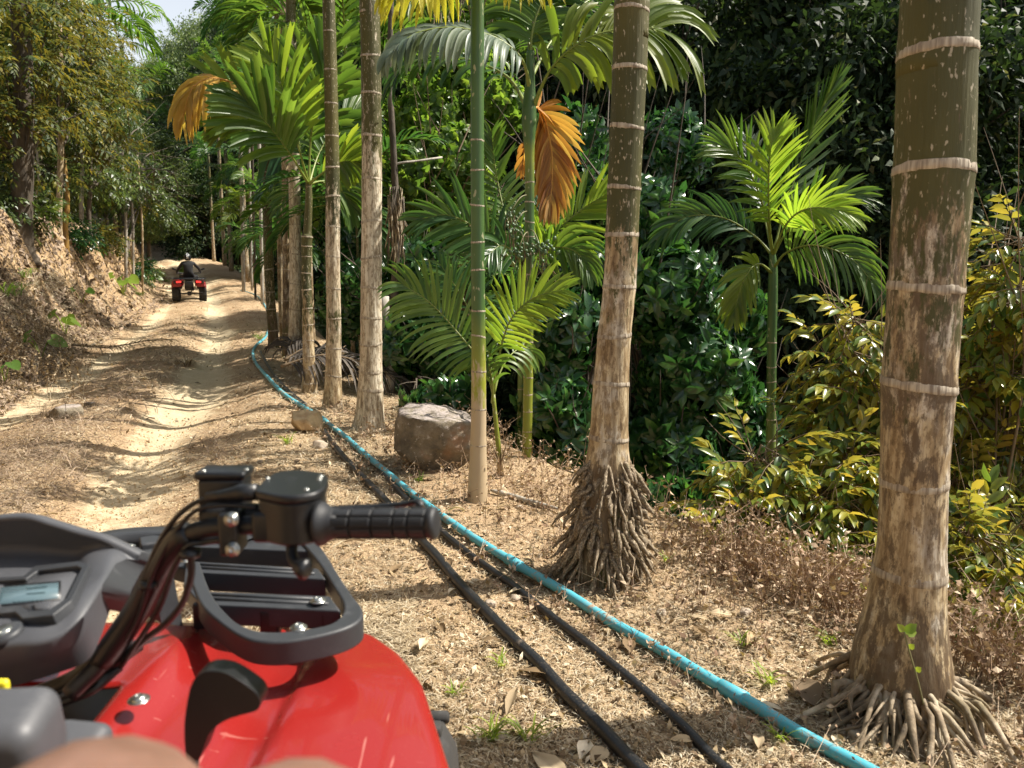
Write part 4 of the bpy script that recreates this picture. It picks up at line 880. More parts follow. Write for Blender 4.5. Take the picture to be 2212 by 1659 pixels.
def left_wood():
    g = np.random.default_rng(31)
    def stem(label, px, tpy, Y, w, mat, cat='tree', name='woodland_tree', lean=0, crown=None, green=0):
        p = W(px, 440, Y); gz = H1(p[0], p[1]); top = W(px+lean, tpy, Y); r = w*Y/FPX/2
        b = thing(name, (p[0], p[1], gz), label, cat, 'trees on top of the left bank')
        P = catmull([A(p[0], p[1], gz-.3), A(p[0]*.98+top[0]*.02, p[1], gz+.5), (A(p[0], p[1], gz)+top)/2+A(.05, 0, 0), top], 18)
        V, Q, T = tube(P, np.interp(range(18), [0, 2, 17], [r*1.5, r*1.05, r*.8]), 14)
        obj('trunk', V, Q, T, M[mat], b, attrs=dict(green=np.full(len(V), green), moss=np.zeros(len(V)))); return b, P
    trees = [('thick dark-barked tree with olive leaves at the left edge of the bank', 42, -60, 15.5, 44, 'dbark'),
             ('slim olive-leaved tree with pale ringed trunk, just right of the thick dark trunk', 124, -60, 18, 13, 'bark'),
             ('tree with chalky upper trunk among olive leaves, left of the sky gap', 175, -20, 22, 9, 'pbark'),
             ('short mustard-yellow trunk in front of the slim pale ringed trunk', 137, 330, 18.5, 11, 'mbark'),
             ('thin brown tree right of the mustard trunk', 190, 250, 22, 9, 'dbark'),
             ('slender grey trunk standing where the bank drops toward the rider, left one', 262, 330, 27, 7, 'pbark'),
             ('slender grey trunk standing where the bank drops toward the rider, right one', 278, 340, 28.5, 6, 'pbark'),
             ('thin pole-like tree left of the mustard trunk', 78, 300, 18, 6, 'pbark'), ('green ringed thin stem beside the small bank palm', 297, 330, 28, 5, 'bark')]
    H_ = []
    for t in trees: H_.append(stem(*t))
    # olive spray crowns: ellipsoids in the picture
    def ell(px, py, Y, rx, ry, rz=None):
        k = Y/FPX; return (W(px, py, Y), (rx*k, (rz or rx)*k, ry*k))
    crowns = [(0, [ell(-60, 60, 14.5, 120, 110), ell(50, 120, 15, 100, 80), ell(-40, 260, 15, 110, 80), ell(100, 210, 16, 75, 55), ell(20, 330, 16, 80, 45), ell(80, 20, 16, 110, 50)], 640, 'durian_t', .42),
              (1, [ell(160, 250, 19, 80, 60), ell(210, 330, 24, 75, 45), ell(245, 400, 29, 70, 42), ell(130, 120, 18, 80, 60), ell(180, 200, 22, 70, 55)], 700, 'durian_t', .50),
              (2, [ell(150, 50, 22, 65, 55), ell(160, 150, 23, 75, 60), ell(190, 115, 25, 45, 40)], 420, 'durian_t', .5),
              (4, [ell(170, 385, 23, 75, 40), ell(215, 400, 26, 60, 30), ell(235, 350, 27, 60, 50)], 500, 'forest2', .48),
              (5, [ell(320, 430, 37, 50, 35), ell(358, 455, 40, 38, 32), ell(300, 380, 36, 45, 40)], 520, 'forest2', .6),
              (7, [ell(20, 390, 19, 90, 30), ell(90, 375, 19, 80, 30)], 300, 'forest2', .40)]
    for (i, e, n, m, s) in crowns:
        b, P = H_[i]; me = crown_mesh('crown', e, n, 'pinn', LEAF2, s, m, 400+i, wl=.30, droop=.25, clump=max(20, n//12), crad=.32, shell=.3, upz=.8)
        me.transform(Matrix.Translation(-Vector(rootloc(b)))); put('crown', me, b)
        c0 = np.mean([q[0] for q in e], 0); mb = branches(e, P[9], g, 18, .035, fork=3); mb.obj('branch', M['dbark'], b)
    # scrubby plants on the bank crest
    for i, (px, py, Y, s) in enumerate(((60, 440, 16, .35), (235, 470, 27, .5), (150, 455, 20, .4), (310, 520, 33, .5), (215, 480, 25, .4), (280, 500, 30, .45), (10, 430, 15.5, .35))):
        p = W(px, py, Y); gz = H1(p[0], p[1]); loc = A(p[0], p[1], gz)
        b = thing('leafy_shrub', loc, 'small shrub on the bank crest, %s' % ('beside the thick dark trunk', 'near the two grey trunks', 'behind the mustard trunk', 'next to the small bank palm', 'right of the thin brown tree', 'left of the small bank palm', 'at the left edge')[i], 'shrub', 'shrubs on the bank crest')
        me = crown_mesh('foliage', [((0, 0, s*.8), (s, s, s*.7))], 120, 'pinn', LEAF2, .35, ('forest2', 'durian_t', 'glossy')[i % 3], 440+i, wl=.35, clump=14); put('foliage', me, b)
        mb = branches([((0, 0, s*.8), (s, s, s*.7))], (0, 0, 0), g, 8, .012); V, Q, T = mb.arr(); put('stem', mesh_data('stem', V, Q, T, M['twig']), b)
left_wood()

def leafy_shrub(name, label, cat, base, ell, n, kind, size, mat, wl, seed, leaf=LEAF6, single=300, twigmat='twig', nb=24, r0=.02, clump=0, droop=.3, crad=.3, shell=.4, group=None, upz=.6, low=-1):
    """foliage: the leaves nearest the camera are parts of their own, the rest one part"""
    g = np.random.default_rng(seed); b = thing(name, base, label, cat, group)
    P, D = crown_pts(ell, n, g, shell, clump, crad, low); D = D*A(1, 1, .7)+.45*rdirs(n, g)-A(0, 0, droop)
    sz = size*g.uniform(.75, 1.25, n); R = frames(D, rdirs(n, g)*(1-upz)+A(0, 0, upz), sz)
    TV, TF = leaf; LR = []; LP = []; TW = MB()
    tmpl = []
    for v in range(5):
        gg = np.random.default_rng(seed*7+v); Pl = []; Y = []; Z = []; S_ = []
        if kind == 'pinn':
            for i in range(9):
                q = (i+1)/9; sd = 1 if i % 2 else -1
                Pl.append(A(0, q, -.15*q*q)); Y.append(unit(A(sd*(.9-.3*q), .55+.4*q, -.45+.25*gg.normal()))); Z.append(unit(A(.25*gg.normal(), .25*gg.normal(), 1))); S_.append(.46*(1.05-.25*q))
            Pl.append(A(0, 1, -.15)); Y.append(unit(A(0, 1, -.6))); Z.append(A(0, 0, 1)); S_.append(.4)
        else:
            for i in range(7):
                a = 2*PI*i/7+gg.normal()*.25; el = gg.uniform(-.15, .7)
                Pl.append(A(0, -.1*(i % 3), 0)); Y.append(unit(A(math.cos(a), el, math.sin(a)))); Z.append(unit(A(0, 1, 0)+.3*rdirs(1, gg)[0])); S_.append(gg.uniform(.75, 1.1))
        Rl = frames(np.array(Y), np.array(Z), np.array(S_)); Rl[:, :, 0] *= wl/.92; tmpl.append((Rl, np.array(Pl)))
    for v in range(5):
        idx = np.arange(v, n, 5); Rl, Pl = tmpl[v]
        LR.append(np.einsum('nij,mjk->nmik', R[idx], Rl).reshape(-1, 3, 3)); LP.append((np.einsum('nij,mj->nmi', R[idx], Pl)+P[idx][:, None]).reshape(-1, 3))
    LR = np.concatenate(LR); LP = np.concatenate(LP)
    # leaves whose top face shows toward the camera and nearest first
    dist = np.linalg.norm(LP-CAM, axis=1); order = np.argsort(dist+g.normal(size=len(dist))*.15)
    k = min(single, len(order)); sel = order[:k]; rest = order[k:]; rl = np.array(base, float)
    lm = mesh_data('leaf', TV, None, TF, M[mat])
    for i in sel:
        m3 = LR[i]; p = LP[i]-rl; put('leaf', lm, b, Matrix([[*m3[0], p[0]], [*m3[1], p[1]], [*m3[2], p[2]], [0, 0, 0, 1]]))
    if len(rest):
        V, F = instmesh(TV, TF, LR[rest], LP[rest]-rl); o = put('foliage', mesh_data('foliage', V, None, F, M[mat]), b); o['kind'] = 'stuff'
    mb = branches(ell, base, g, nb, r0, fork=4)
    if kind == 'pinn':
        for i in range(0, n):
            y = R[i][:, 1]; mb.tube([P[i]-y*.5, P[i]+y*.5, P[i]+y*1.0+A(0, 0, -.12)*np.linalg.norm(y)], [.0035, .003, .0015], 3, cap=False)
    mb.obj('branch', M[twigmat], b); return b
def E(px, py, Y, rx, ry, rd=None):
    k = Y/FPX; return (W(px, py, Y), (rx*k, (rd or rx)*k, ry*k))
def gbase(px, Y):
    p = W(px, 900, Y); return A(p[0], p[1], H1(p[0], p[1]))
def build_shrubs():
    DR = dict(kind='pinn', mat='durian', wl=.36, droop=.12, crad=.28, upz=.85, group='yellow-leaved shrubs below the ledge', shell=.15)
    leafy_shrub('yellow_leaved_shrub', 'sparse yellow-green shrub with bare twig tips left of the nearest trunk, low', 'shrub', gbase(1720, 4.0),
                [E(1650, 990, 4.2, 85, 55), E(1760, 1080, 4.0, 110, 60), E(1620, 1110, 4.0, 75, 60), E(1830, 1000, 4.2, 90, 50), E(1700, 1190, 3.8, 120, 50), E(1850, 1170, 3.9, 90, 60)], 250, size=.235, seed=501, nb=16, r0=.009, **DR)
    leafy_shrub('yellow_leaved_shrub', 'upright yellow-green shrub whose tip stands left of the nearest trunk', 'shrub', gbase(1880, 4.6),
                [E(1850, 700, 4.6, 45, 35), E(1830, 780, 4.6, 80, 45), E(1870, 860, 4.5, 90, 50), E(1840, 930, 4.5, 80, 40)], 160, size=.235, seed=502, nb=11, r0=.010, **DR)
    leafy_shrub('yellow_leaved_shrub', 'tall yellow-leaved shrub right of the nearest trunk, reaching highest at the right edge', 'shrub', gbase(2130, 4.6),
                [E(2160, 560, 4.7, 60, 50), E(2200, 520, 4.5, 50, 30), E(2215, 640, 4.4, 60, 50), E(2150, 680, 4.7, 80, 60), E(2130, 810, 4.6, 90, 70), E(2170, 930, 4.6, 90, 70), E(2110, 1040, 4.5, 80, 60), E(2190, 1130, 4.3, 100, 70), E(2260, 800, 4.8, 80, 150)], 420, size=.235, seed=503, nb=18, r0=.013, **DR)
    leafy_shrub('yellow_leaved_shrub', 'low drooping shrub with greener leaves right of the nearest trunk near the ground', 'shrub', gbase(2130, 3.6),
                [E(2120, 1220, 3.5, 90, 60), E(2190, 1290, 3.4, 90, 50), E(2080, 1150, 3.6, 60, 50), E(1800, 1250, 3.6, 80, 40)], 120, size=.22, seed=504, nb=10, r0=.008, **DR)
    GL = dict(kind='whorl', mat='glossy', wl=.42, droop=.15, crad=.22, upz=.5, shell=.55, twigmat='dbark')
    leafy_shrub('glossy_leaved_tree', 'dense glossy dark green tree just right of the root-cone palm', 'tree', gbase(1480, 7.4),
                [E(1440, 640, 7.4, 120, 110), E(1500, 820, 7.2, 130, 120), E(1450, 980, 7.0, 120, 110), E(1570, 940, 7.4, 110, 120), E(1400, 480, 7.8, 90, 90), E(1560, 700, 7.8, 110, 100), E(1530, 1100, 6.6, 120, 90)], 1500, size=.155, seed=511, nb=22, r0=.03, **GL)
    leafy_shrub('glossy_leaved_tree', 'glossy dark green tree seen between the nut palm and the root-cone palm', 'tree', gbase(1220, 7.0),
                [E(1220, 720, 7.0, 90, 90), E(1200, 880, 6.8, 80, 90), E(1260, 600, 7.4, 80, 80), E(1250, 960, 6.6, 70, 80), E(1160, 1000, 7.0, 90, 70)], 800, size=.15, seed=512, nb=16, r0=.025, **GL)
    leafy_shrub('glossy_leaved_tree', 'rounded glossy tree rising behind the orange frond', 'tree', gbase(1250, 9.0),
                [E(1230, 330, 9.2, 90, 90), E(1270, 450, 9.0, 100, 100), E(1330, 560, 9.2, 110, 90), E(1450, 330, 9.6, 80, 80)], 900, size=.16, seed=513, nb=16, r0=.03, **GL)
    leafy_shrub('glossy_leaved_tree', 'low glossy bush at the ledge between the root-cone palm and the yellow shrub', 'shrub', gbase(1500, 4.6),
                [E(1480, 1150, 4.6, 75, 45), E(1560, 1180, 4.4, 70, 40), E(1440, 1090, 5.0, 60, 50)], 150, size=.115, seed=514, nb=14, r0=.01, **GL)
    LG = dict(kind='whorl', mat='light', wl=.55, droop=.15, crad=.25, upz=.6, shell=.4, twigmat='twig')
    leafy_shrub('broad_leaved_tree', 'sunlit light green broad-leaved tree between the stout pale trunk and the slender stem', 'tree', gbase(960, 10.5),
                [E(930, 270, 10.5, 90, 80), E(990, 200, 10.8, 90, 80), E(900, 390, 10, 70, 70), E(980, 350, 10.2, 80, 80), E(1080, 230, 10.6, 60, 60), E(950, 480, 10, 80, 60), E(1010, 130, 11, 80, 50), E(1090, 60, 13, 90, 80), E(900, 80, 13, 100, 90), E(1010, 420, 11, 60, 60)], 1900, size=.125, seed=521, nb=34, r0=.03, **LG)
    leafy_shrub('broad_leaved_tree', 'shaded leafy bush behind the bases of the ringed trunks', 'shrub', gbase(900, 8.6),
                [E(900, 600, 9, 90, 80), E(870, 740, 8.6, 80, 70), E(760, 640, 9.5, 70, 90), E(960, 760, 8.6, 80, 90), E(750, 520, 10, 60, 80), E(960, 880, 7.6, 90, 60), E(1000, 960, 7.0, 60, 40)], 900, size=.14, seed=522, nb=26, r0=.02, **{**GL, 'wl': .45})
    # undergrowth that nobody could count
    g = np.random.default_rng(77); n = 16000
    px = g.uniform(350, 2500, n); y = g.uniform(4, 60, n)**1.0; x = (px-1106)/FPX*y; u = x-xt(y); ok = (u > 1.4+.3*g.random(n)); x = x[ok]; y = y[ok]; u = u[ok]; z = H(x, y)
    P = np.stack([x, y, z+.05+.25*g.random(len(x))*np.clip(y/10, .3, 2)], 1); D = rdirs(len(x), g)*A(1, 1, .5)+A(0, 0, .35)
    sz = np.clip(y*.022, .15, .8)*g.uniform(.7, 1.3, len(x)); R = frames(D, rdirs(len(x), g)*.4+A(0, 0, .6), sz)
    TV, TF = spray('tuft', LEAF2, g, .38); V, F = instmesh(TV, TF, R, P)
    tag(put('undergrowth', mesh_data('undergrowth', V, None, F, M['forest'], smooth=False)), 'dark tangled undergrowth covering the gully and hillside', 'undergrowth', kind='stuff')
    n = 7200; y = g.uniform(-7, 60, n); uu = -3.3-.02*np.clip(y-7, 0, 25)-2.4-g.random(n)*18; x = xt(y)+uu; z = H(x, y)
    P = np.stack([x, y, z+.03+.12*g.random(n)*np.clip(y/10, .3, 2)], 1); D = rdirs(n, g)*A(1, 1, .4)+A(0, 0, .35)
    R = frames(D, rdirs(n, g)*.4+A(0, 0, .6), np.clip(y*.018, .12, .8)*g.uniform(.5, 1.2, n)*1.0)
    TV, TF = spray('tuft', LEAF2, g, .38); V, F = instmesh(TV, TF, R, P)
    tag(put('undergrowth', mesh_data('undergrowth', V, None, F, M['forest2'], smooth=False)), 'low green undergrowth on the wood floor above the left bank', 'undergrowth', kind='stuff')
build_shrubs()
# ------------------------------------------------------------------ pipes, stones, litter, small plants
def pipe_mat(name, col, dirt, amount, rough):
    k = N(name); f = k.ramp(k.noise(9, 8, None, .7), [(amount, 0.), (amount+.07, 1.)]); spk = k.ramp(k.noise(150, 3, None, .6), [(.56, 0.), (.66, .6)])
    sc = k.math('MAXIMUM', f, spk); c = k.mix(sc, col, dirt)
    c = k.mix(k.ramp(k.noise(3, 3), [(.35, .0), (.7, .35)]), c, tuple(x*.55 for x in col))
    return k.done(k.pbsdf(c, k.mix(sc, (rough,)*3, (.85,)*3), normal=k.bump(k.noise(60, 4), .15, .002), spec=.45))
M['pipe_t'] = pipe_mat('turquoise_pipe', (.085, .42, .52), (.36, .27, .18), .555, .38)
M['pipe_k'] = pipe_mat('black_pipe', (.011, .012, .014), (.12, .095, .07), .62, .4)
def pipe(name, label, pts, r, mat, couplers=(), lift=.0, rise=None, ribs=False):
    P = np.array([G(a, b) for a, b in pts]); C = catmull(P, len(pts)*9)
    hz = H(C[:, 0], C[:, 1]); k = np.ones(9)/9; hz = np.convolve(np.pad(hz, 4, 'edge'), k, 'valid')
    C[:, 2] = np.maximum(hz+r*.75+lift, H(C[:, 0], C[:, 1])+r*.35)
    if rise is not None: C[:, 2] += np.interp(np.arange(len(C))/9, *rise)
    for _ in range(3): C[1:-1, 2] = (C[:-2, 2]+C[1:-1, 2]*2+C[2:, 2])/4
    b = thing(name, (C[len(C)//2][0], C[len(C)//2][1], C[len(C)//2][2]), label, 'water pipe', 'pipes laid along the track')
    V, Q, T = tube(C, r, 16); obj('pipe', V, Q, T, M[mat], b)
    for c in couplers:
        i = int(c*9); d = unit(C[i+1]-C[i]); V, Q, T = tube([C[i]-d*r*2.6, C[i]-d*r*2.5, C[i]+d*r*2.5, C[i]+d*r*2.6], [r*1.02, r*1.22, r*1.22, r*1.02], 16); obj('coupler', V, Q, T, M[mat], b)
    return b, C
def build_pipes():
    pipe('turquoise_pipe', 'long turquoise plastic water pipe with peeling dirt, the rightmost pipe', [(520, 628), (560, 645), (580, 680), (578, 722), (552, 752), (548, 778), (575, 815), (612, 855), (660, 890), (703, 918), (738, 945), (790, 990), (855, 1045), (935, 1110), (1020, 1172), (1110, 1228), (1200, 1280), (1300, 1343), (1400, 1402), (1500, 1462), (1600, 1525), (1700, 1587), (1840, 1665), (1960, 1730), (2100, 1810)],
         .0205, 'pipe_t', (9.3, 15.6, 20.6), .012)
    pipe('black_pipe', 'thicker black plastic pipe nearest the track, ending out of the frame', [(700, 938), (728, 975), (765, 1018), (828, 1082), (900, 1163), (932, 1195), (985, 1262), (1050, 1332), (1110, 1392), (1172, 1453), (1242, 1530), (1315, 1605), (1385, 1680), (1470, 1770), (1580, 1870)], .0215, 'pipe_k', (), .004)
    pipe('black_pipe', 'thinner black plastic pipe lying between the thick black pipe and the turquoise one', [(725, 938), (775, 975), (830, 1030), (880, 1085), (940, 1142), (1005, 1195), (1095, 1262), (1190, 1340), (1280, 1408), (1370, 1482), (1445, 1552), (1505, 1612), (1570, 1675), (1680, 1765), (1800, 1850)], .0165, 'pipe_k', (), .003)
    pipe('black_pipe', 'short black pipe end lying in the litter beside the bend of the turquoise pipe', [(563, 762), (578, 790), (600, 822), (628, 852), (660, 878)], .018, 'pipe_k')
    # stick / log
    P = np.array([G(1060, 1066), G(1105, 1078), G(1150, 1092), G(1205, 1106)])+A(0, 0, .02); C = catmull(P, 14)
    V, Q, T = tube(C, np.array([.006, .012]+[.016]*8+[.014, .012, .01, .005]), 8); o = obj('fallen_branch', V, Q, T, M['pbark']); tag(o, 'bleached fallen branch lying between the slender stem and the root cone', 'branch')
build_pipes()

def rock_mesh(size, seed, sub=5, cuts=9, mat=None, rough=.035):
    g = np.random.default_rng(seed); import bmesh
    bm = bmesh.new(); bmesh.ops.create_icosphere(bm, subdivisions=sub, radius=1.0); me = bpy.data.meshes.new('stone'); bm.to_mesh(me); bm.free()
    n = len(me.vertices); V = np.empty(n*3, np.float32); me.vertices.foreach_get('co', V); V = V.reshape(-1, 3).astype(float)
    V /= np.abs(V).max(1, keepdims=True)**.7
    for i in range(cuts):
        d = rdirs(1, g)[0]; t = g.uniform(.74, .98); s = V@d; V -= np.clip(s-t, 0, None)[:, None]*d
    nz = fbm(V[:, 0]*2+seed, V[:, 1]*2+V[:, 2]*1.7, 5, seed)
    V *= (1+.10*nz)[:, None]; V += rough*np.stack([fbm(V[:, 1]*7, V[:, 2]*7, 4, 1), fbm(V[:, 0]*7, V[:, 2]*7, 4, 2), fbm(V[:, 0]*7, V[:, 1]*7, 4, 3)], 1)
    V *= np.array(size); me.vertices.foreach_set('co', V.astype(np.float32).ravel()); me.polygons.foreach_set('use_smooth', np.ones(len(me.polygons), bool)); me.materials.append(mat); me.update(); return me
k = N('boulder_stone'); c = k.ramp(k.noise(6, 8, None, .7), [(.3, (.06, .052, .038)), (.5, (.19, .155, .105)), (.7, (.36, .32, .24))])
c = k.mix(k.ramp(k.noise(2.6, 5), [(.6, 0.), (.66, .6)]), c, (.26, .13, .065)); c = k.mix(k.ramp(k.noise(28, 6, None, .7), [(.6, 0.), (.66, .9)]), c, (.46, .42, .38))
gz = k.n('SeparateXYZ'); ge = k.n('NewGeometry'); k.l(ge.outputs['Normal'], gz.inputs[0])
c = k.mix(k.math('MULTIPLY', k.ramp(gz.outputs[2], [(.5, 0.), (.9, .75)]), k.ramp(k.noise(14, 7, None, .7), [(.4, 0.), (.55, 1.)])), c, (.42, .36, .34))  # upward-facing stone turned paler in patches
M['boulder'] = k.done(k.pbsdf(c, .85, normal=k.bump(k.noise(30, 8, None, .7), .9, .02)))
k = N('sandstone'); c = k.ramp(k.noise(9, 7, None, .65), [(.3, (.28, .18, .09)), (.6, (.56, .42, .24))]); M['sandstone'] = k.done(k.pbsdf(c, .85, normal=k.bump(k.noise(40, 6), .6, .01)))
k = N('pebble_stone'); c = k.ramp(k.noise(9, 5), [(.3, (.25, .19, .13)), (.7, (.5, .42, .33))]); M['pebble'] = k.done(k.pbsdf(c, .8, normal=k.bump(k.noise(60, 4), .4, .004)))
def put_rock(px, py, size, seed, mat, label, name='stone', rz=0, lift=.5, cat='stone', group=None, sub=5, tilt=(0, 0)):
    p = G(px, py); o = put(name, rock_mesh(size, seed, sub, mat=M[mat])); o.location = (p[0], p[1]+size[1]*.7, p[2]+size[2]*lift); o.rotation_euler = (tilt[0], tilt[1], rz)
    return tag(o, label, cat, group)
put_rock(925, 1024, (.27, .24, .23), 5, 'boulder', 'large weathered brown boulder with pale patches, palest on top, beside the stout pale trunk', 'boulder', rz=.5, lift=.72, cat='boulder', tilt=(.1, .12))
put_rock(660, 935, (.12, .10, .095), 9, 'sandstone', 'yellowish sandstone block sitting against the pipes at the track edge', rz=.3, lift=.7)
put_rock(728, 812, (.16, .12, .15), 12, 'boulder', 'mossy stone half hidden between the yellow-banded palm and ringed trunk', rz=.2, lift=.6)
for i, (px, py, s, lab) in enumerate(((1060, 1310, .02, 'small round pebble between the two black pipes'), (1112, 1298, .022, 'tan pebble touching the thinner black pipe'), (1857, 1600, .03, 'pale stone right of the black pipes near the bottom edge'), (1080, 1600, .018, 'tiny pebble near the red fender'), (860, 1060, .03, 'small grey stone in front of the boulder'), (560, 1000, .02, 'small stone on the sunny strip right of the wheel rut'), (1120, 1100, .02, 'pebble right of the slender green stem'), (1610, 1330, .022, 'pale pebble among the dead weeds'), (1430, 1330, .02, 'grey pebble left of the dead weeds'), (690, 968, .05, 'flat stone near the start of the thick black pipe'), (130, 905, .12, 'flat mossy stone set in the left wheel track'), (190, 880, .05, 'small stone behind the flat mossy one'))):
    put_rock(px, py, (s*1.2, s, s*.7), 30+i, 'pebble' if i < 10 else 'boulder', lab, 'pebble', rz=i, lift=.35, cat='stone', sub=3)

def flat_leafs(P, Nn, L, wf, g, T=LEAF6, curl=.3):
    """leaves lying on the ground along normals Nn"""
    n = len(P); d = rdirs(n, g); d -= Nn*(d*Nn).sum(1)[:, None]; d += Nn*g.normal(size=(n, 1))*curl*.6; z = Nn+g.normal(size=(n, 3))*curl*.5
    R = frames(d, z, L); R[:, :, 0] *= np.asarray(wf).reshape(-1, 1); return R
def scatter(n, pxr, pyr, g, keep):
    px = g.uniform(*pxr, n); py = g.uniform(*pyr, n); q, dn = Gv(px, py); ok = dn & keep(q[:, 0], q[:, 1]); return q[ok]
def build_litter():
    g = np.random.default_rng(55)
    def sandm(x, y):
        r1 = x-xr(y); return np.maximum(.95*np.exp(-(r1/.42)**2), .75*np.exp(-((r1+1.55)/.36)**2))*(1-.0*y)
    strw = A([-.5, 0, 0], [.5, 0, 0], [-.4, .5, .06], [.4, .5, .06], [-.15, 1, 0], [.15, 1, 0]); sf = np.array([[0, 1, 3], [0, 3, 2], [2, 3, 5], [2, 5, 4]])
    # straw on the track
    def track(x, y):
        u = x-xt(y); nz = fbm(x*.9, y*.9, 4, 61)
        return (u < 1.1) & (u > -6.3) & (g.random(len(x)) > .985*np.clip(.12+1.1*sandm(x, y)+nz*1.1, 0, 1)) & (y < 40)
    for (cnt, lo, hi, pxr, nm) in ((95000, 590, 1500, (-150, 900), 'a'), (52000, 850, 1700, (800, 2300), 'b')):
        q = scatter(cnt, pxr, (lo, hi), g, track); n = len(q); dist = q[:, 1]
        Nn = nrm(q[:, 0], q[:, 1]); L = g.uniform(.035, .13, n)*np.clip(dist/9, .55, 2.2)*(1 if nm == 'a' else .62); wd = np.clip(dist*.0007, .0022, .012)*g.uniform(.7, 1.5, n)
        R = flat_leafs(q, Nn, L, wd/L, g, curl=.22)
        # partly combed across the track
        V, F = instmesh(strw, sf, R, q+Nn*(.004+.014*g.random((n, 1)))*np.clip(dist/5, .8, 2.5)[:, None])
        tag(put('dry_straw', mesh_data('dry_straw', V, None, F, M['straw'], smooth=False)), 'dry straw and twig litter strewn over the track' if nm == 'a' else 'dry grass litter on the sunny verge by the pipes', 'straw', kind='stuff')
    q = scatter(30000, (-150, 620), (640, 1250), g, lambda x, y: (x-xt(y) < -1.2) & (x-xt(y) > -4.2) & (g.random(len(x)) < np.clip(.55-.9*sandm(x, y)+1.3*fbm(x*.7, y*.7, 3, 63), 0, 1)))
    n = len(q); Nn = nrm(q[:, 0], q[:, 1]); L = g.uniform(.09, .28, n); wd = g.uniform(.003, .007, n)*np.clip(q[:, 1]/7, .7, 1.6); R = flat_leafs(q, Nn, L, wd/L, g, curl=.16)
    V, F = instmesh(strw*A(1, 1, 2), sf, R, q+Nn*(.01+.03*g.random((n, 1))))
    tag(put('dry_straw', mesh_data('dry_straw', V, None, F, M['litterd'], smooth=False)), 'mats of long dark straw between and beside the wheel ruts', 'straw', kind='stuff')
    # leaf chips
    q = scatter(26000, (-150, 2350), (560, 1750), g, lambda x, y: (x-xt(y) < 1.6) & (y < 40) & (g.random(len(x)) > .9*np.clip(sandm(x, y)*1.3, 0, 1)))
    n = len(q); Nn = nrm(q[:, 0], q[:, 1]); dist = q[:, 1]; L = g.uniform(.018, .05, n)*np.clip(dist/5, .8, 2.2); R = flat_leafs(q, Nn, L, g.uniform(.3, .6, n), g, curl=.7)
    V, F = instmesh(LEAF2[0], LEAF2[1], R, q+Nn*.008); tag(put('leaf_litter', mesh_data('leaf_litter', V, None, F, M['litter'], smooth=False)), 'small broken dead leaves scattered over the whole track and verge', 'leaf litter', kind='stuff')
    # bank litter
    q = scatter(34000, (-200, 480), (430, 900), g, lambda x, y: (x-xt(y) < -3.1) & (y < 45) & (g.random(len(x)) > .55*sst(.35, .9, -(x-xt(y)+3.3))*(fbm(x*1.1, y*1.1, 3, 71) > -.05)))
    n = len(q); Nn = nrm(q[:, 0], q[:, 1]); dist = q[:, 1]; L = g.uniform(.03, .10, n)*np.clip(dist/9, .9, 2.4); R = flat_leafs(q, Nn, L, g.uniform(.25, .5, n), g, curl=.6)
    V, F = instmesh(LEAF2[0], LEAF2[1], R, q+Nn*.015); tag(put('leaf_litter', mesh_data('leaf_litter', V, None, F, M['litter' if 0 else 'litterd'], smooth=False)), 'dark dead leaves fallen down the face of the left bank', 'leaf litter', kind='stuff')
    # the same leaf fall on the near bank and track beside and behind the quad bike
    y = g.uniform(-7, 8.5, 16000); u = g.uniform(-6.8, .8, 16000); x = xt(y)+u; ok = (np.abs((x/np.clip(y, .01, None))*1720-0) > 1160) | (y < 1.2); x, y = x[ok], y[ok]; q = np.stack([x, y, H(x, y)], 1); n = len(q)
    Nn = nrm(x, y); R = flat_leafs(q, Nn, g.uniform(.03, .09, n), g.uniform(.2, .5, n), g, curl=.6)
    V, F = instmesh(LEAF2[0], LEAF2[1], R, q+Nn*.012); tag(put('leaf_litter', mesh_data('leaf_litter', V, None, F, M['litterd'], smooth=False)), 'dead leaves on the bank and track around the near quad bike', 'leaf litter', kind='stuff')
    # soil crumbs
    q = scatter(30000, (-100, 2300), (900, 1750), g, lambda x, y: (x-xt(y) < 1.2)); n = len(q); ic = A([1, 0, 0], [-.5, .87, 0], [-.5, -.87, 0], [0, 0, 1]); fc = np.array([[0, 1, 3], [1, 2, 3], [2, 0, 3]])
    R = frames(rdirs(n, g)*A(1, 1, .4), rdirs(n, g)*.5+A(0, 0, 1), g.uniform(.0025, .008, n)*np.clip(q[:, 1]/3, .8, 2)); V, F = instmesh(ic, fc, R, q)
    tag(put('soil_crumbs', mesh_data('soil_crumbs', V, None, F, M['sandstone'], smooth=False)), 'loose crumbs of sandy soil on the track and verge', 'soil', kind='stuff')
    # single big dry leaves
    LT = A(*[[x*wd, yy, c+abs(x)*.10] for yy, wd, c in ((0, .03, 0), (.15, .5, .03), (.4, 1, .08), (.65, .9, .09), (.88, .4, .05), (1, .03, 0)) for x in (-.5, -.25, 0, .25, .5)])
    LF = np.array([[i*5+j, i*5+j+1, i*5+j+6, i*5+j+5] for i in range(5) for j in range(4)])
    bl = {m: mesh_data('dry_leaf', LT, LF, None, M[m]) for m in ('litter', 'straw')}
    for m in bl.values(): m.update()
